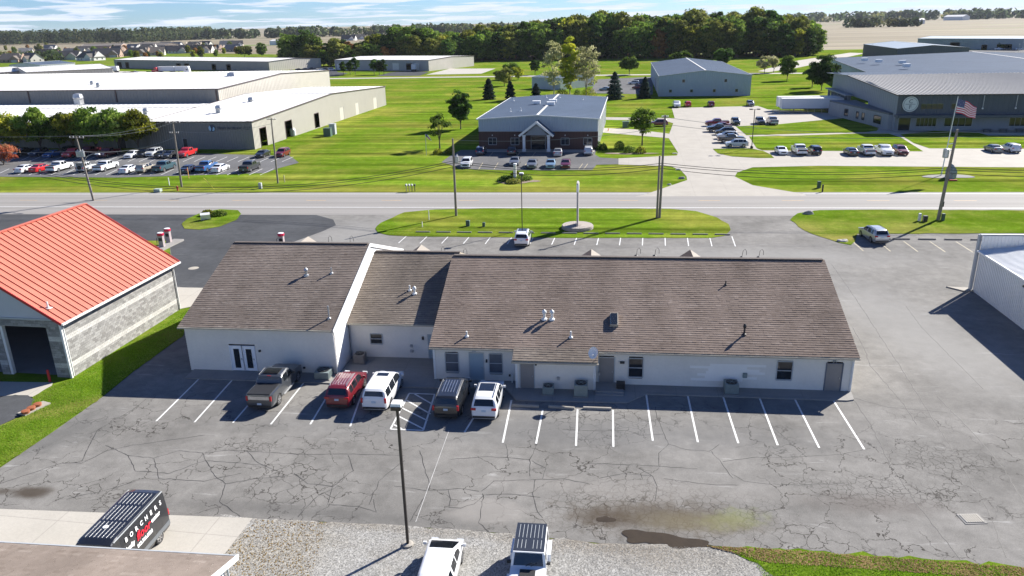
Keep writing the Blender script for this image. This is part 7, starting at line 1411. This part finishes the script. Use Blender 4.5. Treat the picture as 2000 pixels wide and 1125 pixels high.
# ---------------- near grass and stones as real geometry ----------------
def inpoly(P,poly):
    x,y=P[:,0],P[:,1]; c=np.zeros(len(P),bool); n=len(poly)
    for i in range(n):
        (x1,y1),(x2,y2)=poly[i],poly[(i+1)%n]; m_=((y1>y)!=(y2>y))&(x<(x2-x1)*(y-y1)/(y2-y1+1e-12)+x1); c^=m_
    return c
def tufts(name,poly_px,n,h,label,z=.05,lean=.5,w_=.02):
    poly=[tuple(G(*p)[:2]) for p in poly_px]; a=np.array(poly); P=rng.uniform(a.min(0),a.max(0),(n*3,2)); P=P[inpoly(P,poly)][:n]
    n=len(P); hh=h*rng.uniform(.4,1.3,n)*(.7+.6*np.sin(P[:,0]*1.3+np.sin(P[:,1]*.9)*2)**2); an=rng.uniform(0,6.283,n); V=np.empty((n,3,3)); dx=np.stack([np.cos(an),np.sin(an)],1)*w_
    V[:,0,:2]=P-dx; V[:,1,:2]=P+dx; V[:,0,2]=V[:,1,2]=z; V[:,2,:2]=P+rng.normal(size=(n,2))*hh[:,None]*lean; V[:,2,2]=z+hh
    me=bpy.data.meshes.new(name); me.vertices.add(n*3); me.vertices.foreach_set('co',V.reshape(-1)); me.loops.add(n*3); me.loops.foreach_set('vertex_index',np.arange(n*3)); me.polygons.add(n); me.polygons.foreach_set('loop_start',np.arange(0,n*3,3)); me.polygons.foreach_set('loop_total',np.full(n,3)); at=me.attributes.new('tint','FLOAT','FACE'); at.data.foreach_set('value',np.clip(rng.random(n)*.7+.3*np.sin(P[:,0]*.8)**2,0,1).astype(np.float32)); me.materials.append(BLADE); me.update(); return ob(name,me,None,(0,0,0),0,label,'grass',None,'stuff')
BLADE=leaf_mat('grass_blade',(.11,.23,.012),(.22,.36,.03),(.36,.35,.12))
tufts('grass',[(0,914),(100,846),(205,772),(262,725),(359,655),(372,604),(250,676),(140,745),(100,758),(64,779),(63,790),(45,815),(0,834),(-100,882),(-170,930),(-170,1000),(-100,985)],26000,.075,'tufted grass on the strip between the garage and the parking lot')
tufts('grass',[(1440,1080),(1600,1082),(1800,1094),(2000,1112),(2500,1150),(2500,1200),(1530,1200),(1480,1110)],26000,.08,'coarse grass tufts at the bottom right corner')
def stones(name,poly_px,n,s,mat,label,z):
    poly=[tuple(G(*p)[:2]) for p in poly_px]; a=np.array(poly); P=rng.uniform(a.min(0),a.max(0),(n*3,2)); P=P[inpoly(P,poly)][:n]; n=len(P); base=np.array([(1,0,0),(-.5,.87,0),(-.5,-.87,0),(0,0,.8)]); F=np.array([(0,1,3),(1,2,3),(2,0,3)]); an=rng.uniform(0,6.28,n); sz=s*rng.uniform(.4,1.3,n); V=np.empty((n,4,3))
    for j in range(4): V[:,j,0]=P[:,0]+(base[j,0]*np.cos(an)-base[j,1]*np.sin(an))*sz; V[:,j,1]=P[:,1]+(base[j,0]*np.sin(an)+base[j,1]*np.cos(an))*sz; V[:,j,2]=z+base[j,2]*sz
    idx=(np.arange(n)[:,None,None]*4+F[None]).reshape(-1); me=bpy.data.meshes.new(name); me.vertices.add(n*4); me.vertices.foreach_set('co',V.reshape(-1)); me.loops.add(len(idx)); me.loops.foreach_set('vertex_index',idx); m=len(idx)//3; me.polygons.add(m); me.polygons.foreach_set('loop_start',np.arange(0,m*3,3)); me.polygons.foreach_set('loop_total',np.full(m,3)); at=me.attributes.new('tint','FLOAT','FACE'); at.data.foreach_set('value',np.repeat(rng.random(n),3).astype(np.float32)); me.materials.append(mat); me.update(); return ob(name,me,None,(0,0,0),0,label,'gravel',None,'stuff')
STN=shingle_mat('gravel_stones',(.17,.165,.15),(.33,.325,.31),(.48,.47,.45)); stones('gravel',[(500,1016),(770,1030),(1000,1047),(1180,1066),(1380,1070),(1480,1104),(1560,1180),(400,1180),(450,1096)],42000,.026,STN,'loose pale gravel stones in the yard',.03)
BRL=shingle_mat('dry_leaves',(.16,.10,.045),(.25,.18,.08),(.32,.24,.12)); stones('fallen_leaves',[(420,1100),(500,1016),(640,1022),(620,1080),(600,1180),(400,1180)],1800,.045,BRL,'scattered dry leaves on the gravel beside the pad',.035); stones('fallen_leaves',[(1380,1068),(1480,1072),(2000,1110),(2000,1135),(1500,1100)],5000,.05,BRL,'dry leaves along the edge of the bottom right grass',.06)
# ---------------- air ----------------
hz=NT('haze_air'); hm=hz.m; hz.n.remove(hz.b); pv=hz.n.new('ShaderNodeVolumePrincipled'); pv.inputs['Color'].default_value=(.86,.92,1,1); pv.inputs['Density'].default_value=HAZE; pv.inputs['Anisotropy'].default_value=0
hz.l.new(pv.outputs[0],hz.n['Material Output'].inputs['Volume'])
if HAZE>0:
    k=MB(); k.box((0,2400,24.2),(9000,5800,50.6),hm); tag(k.build('haze'),'thin bluish air over the far fields','haze',kind='stuff')
